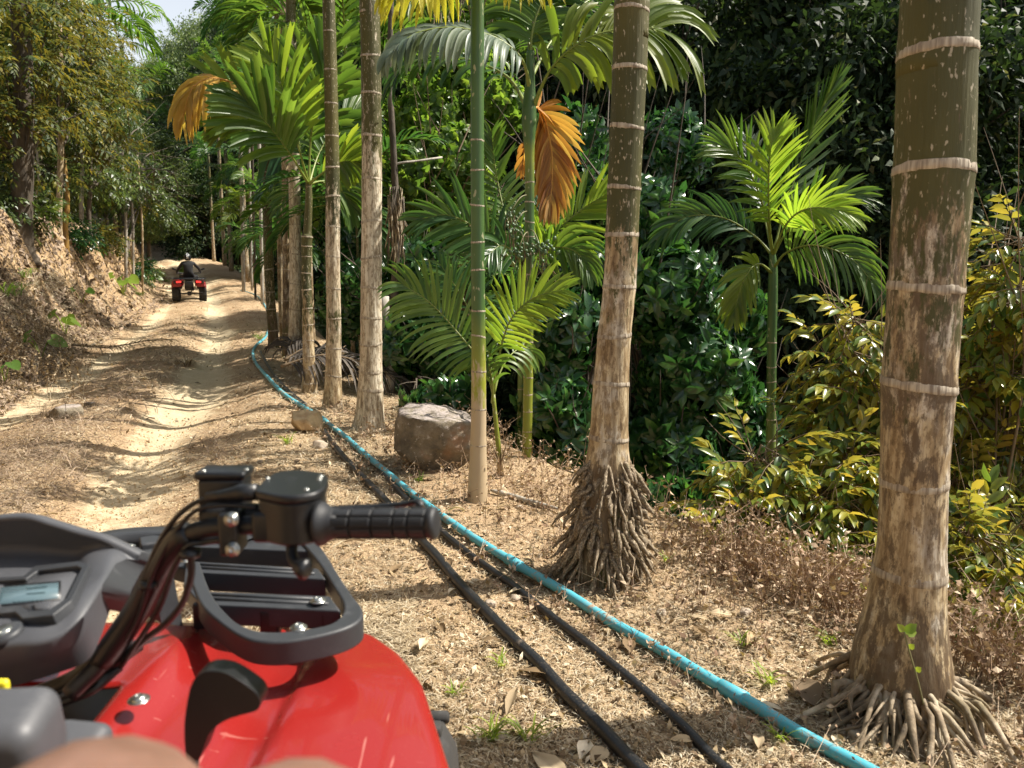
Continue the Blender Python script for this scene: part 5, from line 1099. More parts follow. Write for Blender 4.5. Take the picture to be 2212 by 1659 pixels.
    named = [(1120, 1460, .13, .42, 1.9, 'large brown curled leaf beside the thick black pipe', 'litter'), (1095, 1560, .17, .2, .2, 'long pale leaf lying upright in line with the red fender edge', 'straw'), (745, 1178, .10, .3, 1.6, 'tan leaf just behind the handlebar grip', 'litter'),
             (1150, 1640, .17, .35, 2.5, 'big pale leaf at the bottom edge between fender and thick black pipe', 'straw'), (1160, 1265, .11, .35, -.6, 'leaf standing against the turquoise pipe', 'litter'), (1100, 1290, .10, .35, .9, 'grey-brown leaf lying over the thinner black pipe gap', 'straw'),
             (1760, 1540, .16, .55, .1, 'big curled pinkish leaf left of the nearest trunk roots', 'straw'), (1790, 1560, .12, .5, .9, 'curled leaf tucked under the nearest trunk roots', 'litter'), (1490, 1340, .07, .6, 2, 'pale leaf shard in front of the dead weeds', 'straw'), (1290, 1255, .08, .45, 1.3, 'rust brown leaf below the root cone, left one', 'litter'), (1375, 1240, .07, .5, 1.2, 'rust brown leaf below the root cone, right one', 'litter'),
             (1280, 1660, .09, .6, .5, 'crumpled leaf between the black pipes at the bottom edge', 'straw'), (870, 1005, .14, .5, 1.2, 'grey curled leaf at the foot of the boulder', 'litter'), (905, 1035, .12, .5, 2, 'pale leaf in front of the boulder', 'straw'), (500, 900, .10, .4, .4, 'curled grey leaf on the sunlit sand', 'litter'), (700, 1005, .10, .4, 1, 'brown leaf on the verge left of the thick black pipe', 'litter')]
    for i in range(46):
        named.append((g.uniform(700, 1900), g.uniform(1080, 1640), g.uniform(.05, .11), g.uniform(.3, .5), g.uniform(0, 6.3), None, 'litter' if g.random() < .6 else 'straw'))
    for i in range(26): named.append((g.uniform(60, 640), g.uniform(720, 1130), g.uniform(.07, .13), g.uniform(.3, .5), g.uniform(0, 6.3), None, 'litter'))
    for (px, py, L, wf, rz, lab, m) in named:
        p = G(px, py)
        if p[0]-xt(p[1]) > 1.0: continue
        o = put('dry_leaf', bl[m]); n = nrm(p[:1], p[1:2])[0]; R = frames(A([math.sin(rz), math.cos(rz), .06*g.normal()]), (n+.25*rdirs(1, g)[0])[None], [L])[0]; R[:, 0] *= wf
        if lab is None: R[:, 2] *= g.uniform(.6, 2.4)
        o.matrix_world = Matrix([[*R[0], p[0]], [*R[1], p[1]], [*R[2], p[2]+.016], [0, 0, 0, 1]])
        tag(o, lab or ('dry brown leaf lying loose on the litter of the verge' if px >= 700 else 'dry leaf lying loose on the track'), 'dead leaf', None if lab else ('loose leaves on the verge' if px >= 700 else 'loose leaves on the track'))
build_litter()

def weeds(name, label, pts, g, h=(.15, .4), mat='weed', spread=.06, nleaf=7, kind='stuff'):
    mb = MB(); LP = []; LY = []; LS = []
    for p in pts:
        hh = g.uniform(*h); ln = A(g.normal()*.25, g.normal()*.25, 1)*hh; C = catmull([p-A(0, 0, .02), p+ln*.5+.02*rdirs(1, g)[0], p+ln+.04*rdirs(1, g)[0]], 6)
        mb.tube(C, np.linspace(.0022, .0009, 6), 3, cap=False)
        for k in range(nleaf):
            q = C[2+int(g.random()*4)]+.006*rdirs(1, g)[0]; LP.append(q); LY.append(rdirs(1, g)[0]*A(1, 1, .6)+A(0, 0, -.3)); LS.append(g.uniform(.015, .04))
            if k % 3 == 0:
                t = q+A(g.normal()*.05, g.normal()*.05, .05); mb.tube([q, t], [.0012, .0006], 3, cap=False); LP.append(t); LY.append(rdirs(1, g)[0]); LS.append(g.uniform(.012, .025))
    R = frames(np.array(LY), rdirs(len(LP), g), np.array(LS)); R[:, :, 0] *= .55; V, F = instmesh(LEAF2[0], LEAF2[1], R, np.array(LP)); mb.add(V, None, F)
    V, Q, T = mb.arr(); o = obj(name, V, Q, T, M[mat], smooth=False); return tag(o, label, 'weeds', kind=kind)
def build_small():
    g = np.random.default_rng(66)
    # dead weeds along the ledge
    P = []
    for i in range(950):
        y = g.uniform(1.9, 6.5); u = .62+g.normal()*.22-.1; x = xt(y)+u
        if g.random() < .6: y = g.uniform(2.2, 3.6); x = xt(y)+.5+abs(g.normal())*.22
        P.append(A(x, y, H1(x, y)))
    P = [p for p in P if not (abs(p[0]-1.17) < .3 and p[1] < 2.6 and p[1] > 2.0)]
    weeds('dead_weeds', 'brown dead weeds standing thickly along the lip of the ledge', P, g, (.07, .27), nleaf=5)
    P = [A(x, y, H1(x, y)) for x, y in ((xt(y)+g.uniform(-.6, .6), y) for y in g.uniform(1.5, 7, 620))]
    weeds('dead_weeds', 'short dead stalks scattered between the pipes and the palms', P, g, (.02, .09), nleaf=4)
    # dry shrub heap low on the bank, far left
    P = [G(px, py) for px, py in zip(g.uniform(-30, 190, 150), g.uniform(720, 870, 150))]; weeds('dry_brush', 'heap of dry purple-brown brush at the foot of the bank, left edge', P, g, (.15, .5), mat='litter', nleaf=16)
    P = [G(px, py) for px, py in zip(g.uniform(150, 560, 260), g.uniform(640, 800, 260))]; weeds('dead_weeds', 'low dry stalks along the foot of the left bank', P, g, (.05, .2), mat='straw', nleaf=3)
    def tuft(px, py, n, h, mat, label, name='grass_tuft', lean=.5, w=.006, group=None, at=None):
        p = G(px, py) if at is None else at; b = thing(name, p, label, 'grass', group); V = []; Q = []; o = 0
        for i in range(n):
            a = g.uniform(0, 6.28); d = A(math.cos(a)*lean, math.sin(a)*lean, 1); r = p+.02*g.normal(size=3)*A(1, 1, 0)*(h*8)
            v, q, _ = leaflet(r, d, unit(A(-math.cos(a), -math.sin(a), .3)), h*g.uniform(.6, 1.2), w*g.uniform(.7, 1.4), 1.3, 5, .3); V.append(v); Q.append(q+o); o += len(v)
        f = obj('blade', np.concatenate(V), np.concatenate(Q), None, M[mat], b); f['kind'] = 'stuff'; return b
    for i, (px, py, n, h, m, lab) in enumerate(((15, 640, 70, .5, 'grass', 'long arching green grass clump growing from the bank at the left edge'), (45, 600, 40, .4, 'grass', 'smaller green grass clump behind the arching one on the bank'), (405, 790, 60, .28, 'straw', 'pale dry grass tuft in the middle of the track'),
                     (1085, 1440, 16, .07, 'sprout', 'little green grass sprout left of the thick black pipe, upper'), (1060, 1600, 26, .08, 'sprout', 'green grass sprout beside the red fender, lower left'), (1140, 1600, 22, .09, 'sprout', 'green grass sprout between the fender and thick black pipe'), (1660, 1480, 18, .09, 'sprout', 'green sprout left of the nearest trunk roots'), (1600, 1395, 14, .07, 'sprout', 'yellow-green sprout in front of the dead weeds'),
                     (1790, 1390, 16, .09, 'sprout', 'sprout among dead weeds close to the nearest trunk'), (1310, 1215, 12, .07, 'sprout', 'sprout at the foot of the root cone'), (1440, 1215, 12, .07, 'sprout', 'sprout right of the root cone'), (1690, 1600, 14, .07, 'sprout', 'small bright sprout beside the turquoise pipe near the bottom'), (620, 960, 24, .12, 'sprout', 'yellow-green grass tuft by the sandstone block'),
                     (905, 1040, 20, .08, 'grass', 'tiny grass tuft in front of the boulder'), (720, 560, 30, .5, 'grass', 'green grass at the far right side of the track'), (420, 690, 40, .3, 'straw', 'dry grass tuft behind the distant quad bike'), (300, 640, 60, .4, 'grass', 'green weeds at the foot of the bank left of the rider'), (360, 610, 50, .4, 'grass', 'green weeds just left of the distant quad bike'), (560, 735, 40, .2, 'grass', 'low grass inside the bend of the turquoise pipe'), (650, 790, 60, .25, 'grass', 'grass among the palm feet behind the pipe bend'), (520, 590, 60, .5, 'sprout', 'bright low grass beside the far chalk-white stem'), (925, 1155, 12, .06, 'sprout', 'tiny sprout under the handlebar grip end'), (985, 1500, 14, .06, 'sprout', 'tiny pale sprout right of the fender'))):
        tuft(px, py, n, h, m, lab, w=.012 if h > .2 else .006, lean=.9 if h > .2 else .6)
    # caladium-like plants on the bank
    def caladium(px, py, s, label, n=4, mat='broad', seed=0, dry=0):
        gg = np.random.default_rng(seed); p = G(px, py); b = thing('broad_leaved_plant', p, label, 'plant', None)
        hv = [(0, 0, 0)]; out = [(0, -.1), (-.28, -.28), (-.46, 0), (-.44, .4), (-.25, .8), (0, 1.05), (.25, .8), (.44, .4), (.46, 0), (.28, -.28)]
        TV = A([0, .2, -.05], *[[x, y, .06*abs(x)-.12*y*y] for x, y in out]); TF = np.array([[0, i+1, (i+1) % 10+1] for i in range(10)])
        s = s*.72
        for i in range(n):
            a = gg.uniform(0, 6.28); tip = p+A(math.cos(a)*s*.5, math.sin(a)*s*.4-.1*s, s*gg.uniform(.6, 1.1)); C = catmull([p, (p+tip)/2+A(0, 0, s*.2), tip], 8)
            V, Q, T = tube(C, s*.018, 6); st = obj('stem', V, Q, T, M['sprout'], b)
            Y = A(math.cos(a), math.sin(a)-.3, -.45); R = frames(Y[None], (A(0, -.75, .9)+.3*gg.normal(size=3))[None], [s*gg.uniform(.45, .65)]); V, F = instmesh(TV, TF, R, tip[None]); obj('leaf', V, None, F, M[mat if i % 4 else 'grass'], b)
    caladium(268, 640, .8, 'bright green big-leaved plant at the bank foot near the rider', 5, 'light', 1); caladium(142, 725, .55, 'plant with one yellow and one blue-green leaf halfway down the bank', 3, 'light', 2); caladium(90, 775, .5, 'big-leaved plant over the dry brush at the left', 3, 'broad', 3)
    caladium(12, 830, .4, 'low green leaf plant at the left edge below the dry brush', 3, 'broad', 4); caladium(28, 440, .9, 'pale big-leaved plant on the bank top beside the thick dark trunk', 5, 'broad', 5); caladium(330, 625, .7, 'leafy plant between the bank and the distant quad bike', 6, 'broad', 6); caladium(178, 660, .45, 'small plant with flat leaf on the middle of the bank', 2, 'broad', 7); caladium(300, 600, .7, 'leafy plant higher on the bank left of the rider', 6, 'broad', 8); caladium(388, 600, .8, 'yellow-green plant just behind the rider on the left', 5, 'light', 9)
    # dead palm fronds heaped behind the trunks, and on the bank
    for i, (px, py, Y, L, a, lab, m) in enumerate(((760, 800, 8.2, 1.5, .4, 'grey dead frond heaped behind the ringed trunks, upper', 'dead_g'), (700, 780, 8.8, 1.2, .9, 'grey dead frond between the palm feet', 'dead_g'), (640, 790, 9.6, .8, 1.5, 'dead frond skirt around the pale flaring palm foot', 'dead_g'))):
        p = W(px, py, Y); z = H1(p[0], p[1]); pts = [A(p[0]+t*L*math.cos(a), p[1]+t*L*math.sin(a)*.5, 0) for t in (-.5, -.2, .15, .5)]
        for q, dz in zip(pts, (.25, .38, .3, .12)): q[2] = H1(q[0], q[1])+dz
        b = thing('dead_frond', pts[0], lab, 'dead frond', 'dead fronds heaped behind the palms'); frond(b, pts, nl=26, L=.5, wd=.03, mat=m, rmat='twig', droop=2.4, a0=60, segs=4, r=.012, start=.05, name='blade', n=(0, -.4, 1))
    for i, (px, py, lab) in enumerate(((330, 545, 'dried brown frond fallen on the bank beside the small coconut-like palm'), (270, 760, 'dark dead frond lying in the shade at the foot of the bank'))):
        p = G(px, py); pts = [p+A(t*1.2, t*.5-.2, 0) for t in (-.5, -.1, .3, .6)]
        for q in pts: q[2] = H1(q[0], q[1])+.12
        b = thing('dead_frond', pts[0], lab, 'dead frond'); frond(b, pts, nl=22, L=.4, wd=.03, mat='litter', rmat='twig', droop=1.6, segs=4, r=.012, start=.05, name='blade')
    # hanging dry skirt on the thin tree behind the stout trunk
    Y = 8.6; p = gbase(848, Y); b = thing('dry_tree', p, 'thin tree with a hanging skirt of dry brown roots, right of the stout pale trunk', 'tree')
    C = catmull([p-A(0, 0, .2), W(838, 760, Y), W(852, 640, Y), W(856, 480, Y), W(850, 330, Y), W(842, 150, Y), W(848, -80, Y)], 22); V, Q, T = tube(C, np.linspace(.055, .024, 22), 10); obj('trunk', V, Q, T, M['dbark'], b)
    for i in range(46):
        x = 858+g.normal()*9; y0 = g.uniform(400, 470); y1 = y0+g.uniform(60, 150); a = W(x, y0, Y-.06); e = W(x+g.normal()*12, y1, Y-.12+.05*g.normal()); V, Q, T = tube(catmull([a, (a+e)/2+.03*rdirs(1, g)[0], e], 6), np.array([.011, .012, .012, .01, .008, .003])*g.uniform(.5, 1), 5); obj('dry_strand', V, Q, T, M['root' if i % 3 else 'dbark'], b)
    C = catmull([W(830, 640, 8.4), W(834, 730, 8.4), W(843, 790, 8.4), gbase(845, 8.4)], 10); V, Q, T = tube(C, .05, 8); o = obj('bare_tree', V, Q, T, M['pbark']); tag(o, 'short pale bare trunk behind and right of the stout pale palm', 'tree')
    V, Q, T = tube(catmull([W(849, 356, 8.62), W(872, 351, 8.6), W(900, 348, 8.7), W(955, 340, 8.9)], 8), .012, 6); o = obj('bare_branch', V, Q, T, M['pbark']); tag(o, 'bare pale branch crossing the light green leaves', 'branch')
    # yellow-green seedling before the nearest trunk
    p = G(2010, 1590); b = thing('seedling', p, 'tall seedling with one pale yellow-green leaf pair in front of the nearest trunk', 'plant'); C = catmull([p, W(1985, 1480, p[1]), W(1962, 1400, p[1]), W(1953, 1365, p[1])], 10)
    V, Q, T = tube(C, .0025, 6); obj('stem', V, Q, T, M['twig_g'], b)
    for d, z, s in (((.6, -.1, .45), (0, -1, .3), .042), ((.9, 0, -.05), (0, -1, .5), .04), ((-.5, 0, .6), (0, -1, .4), .03)):
        R = frames(A(d), A(z), [s]); R[:, :, 0] *= .75; V, F = instmesh(*LEAF6, R, C[-1][None]); obj('leaf', V, None, F, M['sprout'], b)
    for q in (4, 6): R = frames(A([.6, -.3, .6]), A([0, -1, .4]), [.02]); V, F = instmesh(*LEAF6, R, C[q][None]); obj('leaf', V, None, F, M['sprout'], b)
    # banana-like leaves low right
    for i, (px, py, Y, lab) in enumerate(((2090, 1330, 3.6, 'broad dark banana leaf low behind the nearest trunk, upper'), (2120, 1420, 3.3, 'broad dark banana leaf low behind the nearest trunk, lower'), (1960, 860, 5.2, 'blue-green banana leaf half hidden left of the nearest trunk'))):
        a = W(px-60, py+20, Y); c = W(px+20, py-30, Y); e = W(px+140, py+20, Y); C = catmull([a, c, e], 12); wv = A(0, -.35, .12)*.35; V = np.concatenate([np.stack([q+wv*s, q+A(0, 0, -.02), q-wv*s]) for q, s in zip(C, np.sin(np.linspace(.15, 3, 12)))])
        i0 = np.arange(11)*3; Q = np.concatenate([np.stack([i0, i0+1, i0+4, i0+3], 1), np.stack([i0+1, i0+2, i0+5, i0+4], 1)]); b = thing('banana_leaf', a, lab, 'plant'); obj('blade', V, Q, None, M['broad'], b); V, Q, T = tube(C, .008, 6); obj('rib', V, Q, T, M['rachis'], b)
build_small()
# ------------------------------------------------------------------ quad bike in front of the camera
def Wz(px, py, z):
    d = ray(px, py); return CAM+d*((z-CAM[2])/d[2])
import bmesh
def rbox(c, s, r=.008, seg=3, rot=None):
    bm = bmesh.new(); bmesh.ops.create_cube(bm, size=1)
    for v in bm.verts: v.co = Vector((v.co.x*s[0], v.co.y*s[1], v.co.z*s[2]))
    if r: bmesh.ops.bevel(bm, geom=list(bm.edges)+list(bm.verts), offset=min(r, min(s)*.49), segments=seg, profile=.5, affect='EDGES')
    R = Euler(rot).to_matrix() if rot is not None else None
    V = []; 
    for v in bm.verts:
        q = R@v.co if R else v.co; V.append((q.x+c[0], q.y+c[1], q.z+c[2]))
    bm.verts.ensure_lookup_table(); Q = []; T = []
    for f in bm.faces:
        ix = [v.index for v in f.verts]
        if len(ix) == 4: Q.append(ix)
        else:
            for k in range(1, len(ix)-1): T.append((ix[0], ix[k], ix[k+1]))
    bm.free(); return np.array(V), Q, T
def smooth_by_angle(o, a=35):
    me = o.data
    try:
        me.set_sharp_from_angle(angle=math.radians(a))
    except Exception: pass
    return o
def prism(poly, thick, bevel=0):
    """poly (n,3) ring of points, thick vector; returns V,Q,T with fan caps"""
    P = np.asarray(poly, float); n = len(P); V = np.vstack([P, P+thick, P.mean(0), (P+thick).mean(0)])
    i = np.arange(n); j = (i+1) % n
    Q = np.stack([i, j, j+n, i+n], 1); T = [(2*n, b, a) for a, b in zip(i, j)]+[(2*n+1, a+n, b+n) for a, b in zip(i, j)]
    return V, Q, T
def bev(o, w=.003, seg=3, ang=30):
    m = o.modifiers.new('bevel', 'BEVEL'); m.width = w; m.segments = seg; m.limit_method = 'ANGLE'; m.angle_limit = math.radians(ang); return o
def quad_mats():
    def scuff(name, col, rough, amt=.12, spec=.5, coat=0, sc=30):
        k = N(name); s1 = k.ramp(k.noise(sc, 7, None, .7), [(.55, 0.), (.75, 1.)]); s2 = k.ramp(k.noise(420, 2), [(.66, 0.), (.74, 1.)])
        f = k.math('MULTIPLY', k.math('MAXIMUM', s1, s2), .55)
        c = k.mix(f, col, tuple(min(1, x+amt) for x in col)); r = k.mix(f, (rough,)*3, (min(1, rough+.25),)*3)
        return k.done(k.pbsdf(c, r, normal=k.bump(k.noise(700, 2), .25, .0006), spec=spec, coat=coat))
    M['qblack'] = scuff('black_plastic', (.008, .0085, .0095), .38, .03)
    M['qgrey'] = scuff('textured_grey_plastic', (.030, .032, .036), .48, .05, sc=18)
    M['qpanel'] = scuff('dash_grey_plastic', (.065, .067, .074), .5, .05, sc=14)
    M['qrubber'] = scuff('grip_rubber', (.016, .017, .019), .55, .03)
    M['qmetal'] = simple('bolt_steel', (.42, .43, .40), .28, metal=.9)
    k = N('red_plastic'); sc = k.math('MAXIMUM', k.ramp(k.noise(60, 2, None, .5, (1, .07, 1)), [(.70, 0.), (.72, .7)]), k.ramp(k.noise(90, 2, None, .5, (.06, 1, 1)), [(.72, 0.), (.74, .5)])); dust = k.ramp(k.noise(260, 3), [(.62, 0.), (.75, .35)])
    c = k.mix(sc, (.235, .013, .011), (.42, .16, .13)); c = k.mix(dust, c, (.30, .075, .055))
    M['qred'] = k.done(k.pbsdf(c, k.mix(k.ramp(k.noise(7, 5), [(.4, .22), (.7, .38)]), (.2,)*3, (.42,)*3), spec=.5, coat=.35))
    M['qlcd'] = simple('lcd_screen', (.085, .13, .15), .18, spec=.6)
    M['qlcdk'] = simple('lcd_segment', (.06, .10, .115), .2)
    M['qyellow'] = simple('yellow_tag', (.72, .62, .03), .4)
    M['qtyre'] = scuff('tyre_rubber', (.022, .021, .02), .8, .08)
quad_mats()
XC = -.63
def build_quad():
    b = thing('quad_bike', (XC, .3, 0), 'red and black quad bike with handlebar grip and front rack in the near left corner', 'quad bike')
    O = lambda nm, V, Q, T, mat, parent=b, **k: obj(nm, V, Q, T, M[mat], parent, **k)
    # --- red bodywork as one swept shell
    Ys = np.linspace(1.36, .62, 46); ns = 60; rows = []
    for Y in Ys:
        xe = np.interp(Y, [.62, .955, 1.15, 1.25, 1.31, 1.36], [-.045, -.088, -.145, -.195, -.245, -.33]); row = []
        for s in np.linspace(0, 1, ns):
            xx = XC+(xe-XC)*min(1, s/.86); d = abs(xx-XC)
            z = .757-.020*sst(.09, .16, d)-.010*sst(.22, .27, d)-.034*(d/.52)**2.2
            z += .012*sst(.30, .315, d)-.016*sst(1.12, 1.36, Y)-.025*sst(1.32, 1.36, Y)
            z += .012*math.exp(-((d-.12)/.04)**2)*sst(.8, 1.1, Y)*(1-sst(1.12, 1.3, Y))
            z -= .05*sst(.85, .62, Y) if False else 0
            if s > .86:
                q = (s-.86)/.14; xx = xe+.012*math.sin(min(1, q*1.6)*PI/2)*(1)-.0*q; z -= .012*(1-math.cos(min(1, q*2)*PI/2))+.075*q
            z -= .03*sst(.80, .62, Y)
            row.append((xx, Y, z))
        rows.append(row)
    Vv = np.array(rows).reshape(-1, 3); i = (np.arange(len(Ys)-1)[:, None]*ns+np.arange(ns-1)[None]).ravel(); Q = np.stack([i, i+1, i+ns+1, i+ns], 1)
    mir = Vv.copy(); mir[:, 0] = 2*XC-mir[:, 0]
    V2 = np.concatenate([Vv, mir]); Q2 = np.concatenate([Q, (Q+len(Vv))[:, ::-1]])
    # carve an opening for the steering column: drop quads near the centre behind the dash
    cc = V2[Q2].mean(1); keep = ~((np.abs(cc[:, 0]-XC) < .085) & (cc[:, 1] < 1.05)); keep &= ~((np.abs(cc[:, 0]-XC) < .19) & (cc[:, 1] > 1.27))
    o = O('bodywork', V2, Q2[keep], None, 'qred'); sl_ = o.modifiers.new('solid', 'SOLIDIFY'); sl_.thickness = .004; sl_.offset = -1
    V, Q, T = rbox((XC+.01, 1.0, .655), (.34, .46, .02), .006); O('inner_panel', V, Q, T, 'qblack')
    # raised crease panels on the fender (a rounded swage running back along each side)
    for pts in ([(600, 1430), (700, 1480), (760, 1560), (800, 1670)],):
        C = catmull([Wz(a, c, .742) for a, c in pts], 16)
    # --- rack
    def ringp(pts, z): return np.array([Wz(a, c, z) for a, c in pts])
    outer = catmull([Wz(a, c, .812) for a, c in [(400, 1207), (416, 1262), (436, 1306), (474, 1342), (517, 1371), (560, 1384), (622, 1384), (703, 1369), (757, 1352), (783, 1332), (781, 1310), (765, 1290), (730, 1238), (697, 1186), (660, 1150), (590, 1138), (480, 1140), (380, 1148), (300, 1160)]], 90)
    inner = catmull([Wz(a, c, .812) for a, c in [(432, 1213), (446, 1255), (462, 1290), (486, 1320), (516, 1346), (560, 1362), (618, 1363), (690, 1353), (724, 1341), (741, 1322), (741, 1300), (723, 1268), (697, 1226), (664, 1184), (640, 1166), (580, 1156), (482, 1158), (384, 1165), (304, 1176)]], 90)
    n = 90; dz = A(0, 0, -.034)
    V = np.concatenate([outer, inner, inner+dz, outer+dz*1.15]); i = np.arange(n-1); Q = []
    for a_, b_ in ((0, n), (n, 2*n), (2*n, 3*n), (3*n, 0)): Q.append(np.stack([i+a_, i+b_, i+b_+1, i+a_+1], 1))
    Q = np.concatenate(Q+[np.array([[0, 3*n, 2*n, n]]), np.array([[n-1, 2*n-1, 3*n-1, 4*n-1]])])
    bev(smooth_by_angle(O('rack_frame', V, Q, None, 'qgrey')), .004, 3)
    def slat(p, zt, h=.03, grooves=True, nm='rack_slat'):
        P = [Wz(a, c, zt) for a, c in p]; V, Q, T = prism(P, A(0, 0, -h)); o = bev(smooth_by_angle(O(nm, V, Q, T, 'qgrey')), .003, 2)
        if grooves:
            for f in (.3, .62):
                a = P[0]*(1-f)+P[1]*f; c = P[3]*(1-f)+P[2]*f; a2 = a+(c-a)*.04; c2 = c-(c-a)*.06; V, Q, T = tube([a2+A(0, 0, .0005), c2+A(0, 0, .0005)], .0035, 8); O('rib', V, Q, T, 'qgrey', o)
        return o
    slat([(424, 1276), (444, 1306), (736, 1318), (714, 1288)], .806, .034); slat([(404, 1212), (416, 1236), (704, 1250), (688, 1228)], .806, .034); slat([(400, 1163), (402, 1181), (668, 1190), (652, 1170)], .806, .034, grooves=False)
    slat([(250, 1176), (262, 1190), (402, 1228), (404, 1192)], .800, grooves=False); slat([(404, 1200), (396, 1262), (440, 1310), (462, 1290)], .808, .028, False, 'rack_side')
    def bolt(p, r=.009, nm='bolt', mat='qmetal', nrm_=A(0, 0, 1), washer=True, parent=b):
        nrm_ = unit(nrm_); prof = [(0, 1.0), (.25, .97), (.5, .82), (.62, .55), (.68, .45), (.5, .4), (.5, 0)]
        C = [p+nrm_*r*h for h, _ in prof]; V = []; x = unit(np.cross(nrm_, A(.3, 1, .1))); y = np.cross(nrm_, x); a = np.linspace(0, 2*PI, 20, endpoint=False)
        for c, (_, w_) in zip(C, prof): V.append(c+r*w_*(np.cos(a)[:, None]*x+np.sin(a)[:, None]*y))
        V = np.concatenate(V); i0 = np.arange(len(prof)-1)[:, None]*20; jj = np.arange(20)[None]; j1 = (jj+1) % 20
        O(nm, V, np.stack([i0+jj, i0+j1, i0+20+j1, i0+20+jj], 2).reshape(-1, 4), None, mat, parent)
        if washer: V, Q, T = tube([p, p+nrm_*r*.12], r*1.35, 20); O('washer', V, Q, T, 'qmetal', parent)
    bolt(Wz(687, 1298, .812), .0095); bolt(Wz(645, 1356, .812), .0095); bolt(Wz(400, 1212, .813), .007); bolt(Wz(300, 1512, .782), .0105); bolt(Wz(282, 1180, .808), .007)
    # rack stays
    for px, py in ((585, 1345), (440, 1330), (715, 1350)):
        p = Wz(px, py, .775); V, Q, T = rbox(p+A(0, 0, .002), (.03, .02, .045), .004); O('rack_stay', V, Q, T, 'qblack')
    # --- dash cowl
    C3 = lambda L: np.array([W(a, c, Y) for a, c, Y in L])
    n_ = 40
    top = catmull(C3([(-190, 1165, 1.11), (-110, 1138, 1.12), (-40, 1126, 1.12), (49, 1119, 1.12), (107, 1134, 1.12), (166, 1152, 1.12), (215, 1165, 1.12), (262, 1186, 1.12), (298, 1204, 1.12)]), n_)
    mid = catmull(C3([(-190, 1222, 1.15), (-110, 1210, 1.15), (-40, 1203, 1.15), (30, 1202, 1.15), (98, 1204, 1.15), (159, 1207, 1.14), (190, 1195, 1.12), (237, 1197, 1.10), (250, 1218, 1.08)]), n_)
    bot = catmull(C3([(-190, 1410, .90), (-110, 1400, .90), (-40, 1392, .90), (30, 1384, .90), (75, 1380, .90), (125, 1366, .91), (170, 1335, .93), (200, 1295, .96), (222, 1262, 1.0)]), n_)
    skt = catmull(C3([(-190, 1510, .93), (-110, 1500, .93), (-40, 1492, .93), (24, 1483, .93), (73, 1470, .93), (130, 1452, .94), (185, 1430, .96), (212, 1390, .98), (238, 1318, 1.04)]), n_)
    topo = top+A(0, .03, -.004); bak = top+A(0, .06, -.13)
    rows = [bak, topo, top+A(0, .012, .004), top, top+A(0, .004, -.006), (top*.3+mid*.7)+A(0, .012, 0), mid, (mid+bot)/2+A(0, 0, .0), bot, bot+A(0, -.004, -.008), (bot+skt)/2+A(0, -.006, 0), skt]
    V = np.concatenate(rows); i0 = np.arange(len(rows)-1)[:, None]*n_; jj = np.arange(n_-1)[None]; Q = np.stack([i0+jj, i0+jj+1, i0+n_+jj+1, i0+n_+jj], 2).reshape(-1, 4)
    O('dash_cowl', V, Q, None, 'qpanel'); smooth_by_angle(b.children[-1], 28)
    # close the side of the cowl
    rt = np.array([r[-1] for r in rows]); rt2 = rt+A(.012, .05, -.03); V = np.concatenate([rt, rt2]); m = len(rt); i = np.arange(m-1); O('cowl_side', V, np.stack([i, i+1, i+m+1, i+m], 1), None, 'qgrey')
    # instrument bezel standing proud of the panel face
    def onp(px, py, lift=0):   # point on the tilted panel face
        a, c, d = W(30, 1202, 1.15), W(30, 1384, .90), W(125, 1366, .90)+A(0, 0, .0); nn = unit(np.cross(c-a, d-a)); nn = nn if nn[2] > 0 else -nn; r_ = ray(px, py); t = np.dot(a-CAM, nn)/np.dot(r_, nn); return CAM+r_*t+nn*lift, nn
    _, nn = onp(0, 1300)
    bo = [(-150, 1262), (-20, 1258), (56, 1254), (80, 1232), (174, 1222), (198, 1230), (160, 1308), (119, 1340), (54, 1348), (38, 1333), (-30, 1340), (-150, 1350)]
    bi = [(-140, 1272), (-20, 1267), (60, 1261), (86, 1242), (170, 1233), (180, 1238), (148, 1302), (113, 1327), (66, 1331), (50, 1318), (-30, 1324), (-140, 1334)]
    Po = np.array([onp(a, c, .008)[0] for a, c in bo]); Pi = np.array([onp(a, c, .008)[0] for a, c in bi]); Pb = np.array([onp(a, c, -.0)[0] for a, c in bi]); Pd = np.array([onp(a, c, -.012)[0] for a, c in bo])
    m = len(bo); V = np.concatenate([Pd, Po, Pi, Pb]); i = np.arange(m); j = (i+1) % m
    Q = np.concatenate([np.stack([i+k*m, j+k*m, j+(k+1)*m, i+(k+1)*m], 1) for k in range(3)]); bev(smooth_by_angle(O('instrument_bezel', V, Q, None, 'qgrey')), .0015, 2)
    V, Q, T = prism(np.array([onp(a, c, .0015)[0] for a, c in bi]), -nn*.003); O('instrument_face', V, Q, T, 'qpanel')
    V, Q, T = prism(np.array([onp(a, c, .0028)[0] for a, c in [(-120, 1283), (128, 1262), (127, 1295), (-120, 1322)]]), -nn*.002); sc = O('screen', V, Q, T, 'qlcd')
    V, Q, T = prism(np.array([onp(a, c, .0022)[0] for a, c in [(-126, 1279), (133, 1257), (132, 1299), (-126, 1327)]]), -nn*.002); O('screen_frame', V, Q, T, 'qblack')
    # soft unreadable bars on the screen
    mb = MB(); mm = lambda a, c: onp(a, c, .0034)[0]
    def segm(x0, y0, x1, y1, w_=2.2):
        P = [mm(x0-w_*.5, y0), mm(x1-w_*.5, y1), mm(x1+w_*.5, y1), mm(x0+w_*.5, y0)] if abs(x1-x0) < abs(y1-y0) else [mm(x0, y0-w_*.4), mm(x1, y1-w_*.4), mm(x1, y1+w_*.4), mm(x0, y0+w_*.4)]
        mb.add(np.array(P), [[0, 1, 2, 3]])
    segm(60, 1275, 104, 1271, 5); segm(60, 1287, 100, 1284, 3)
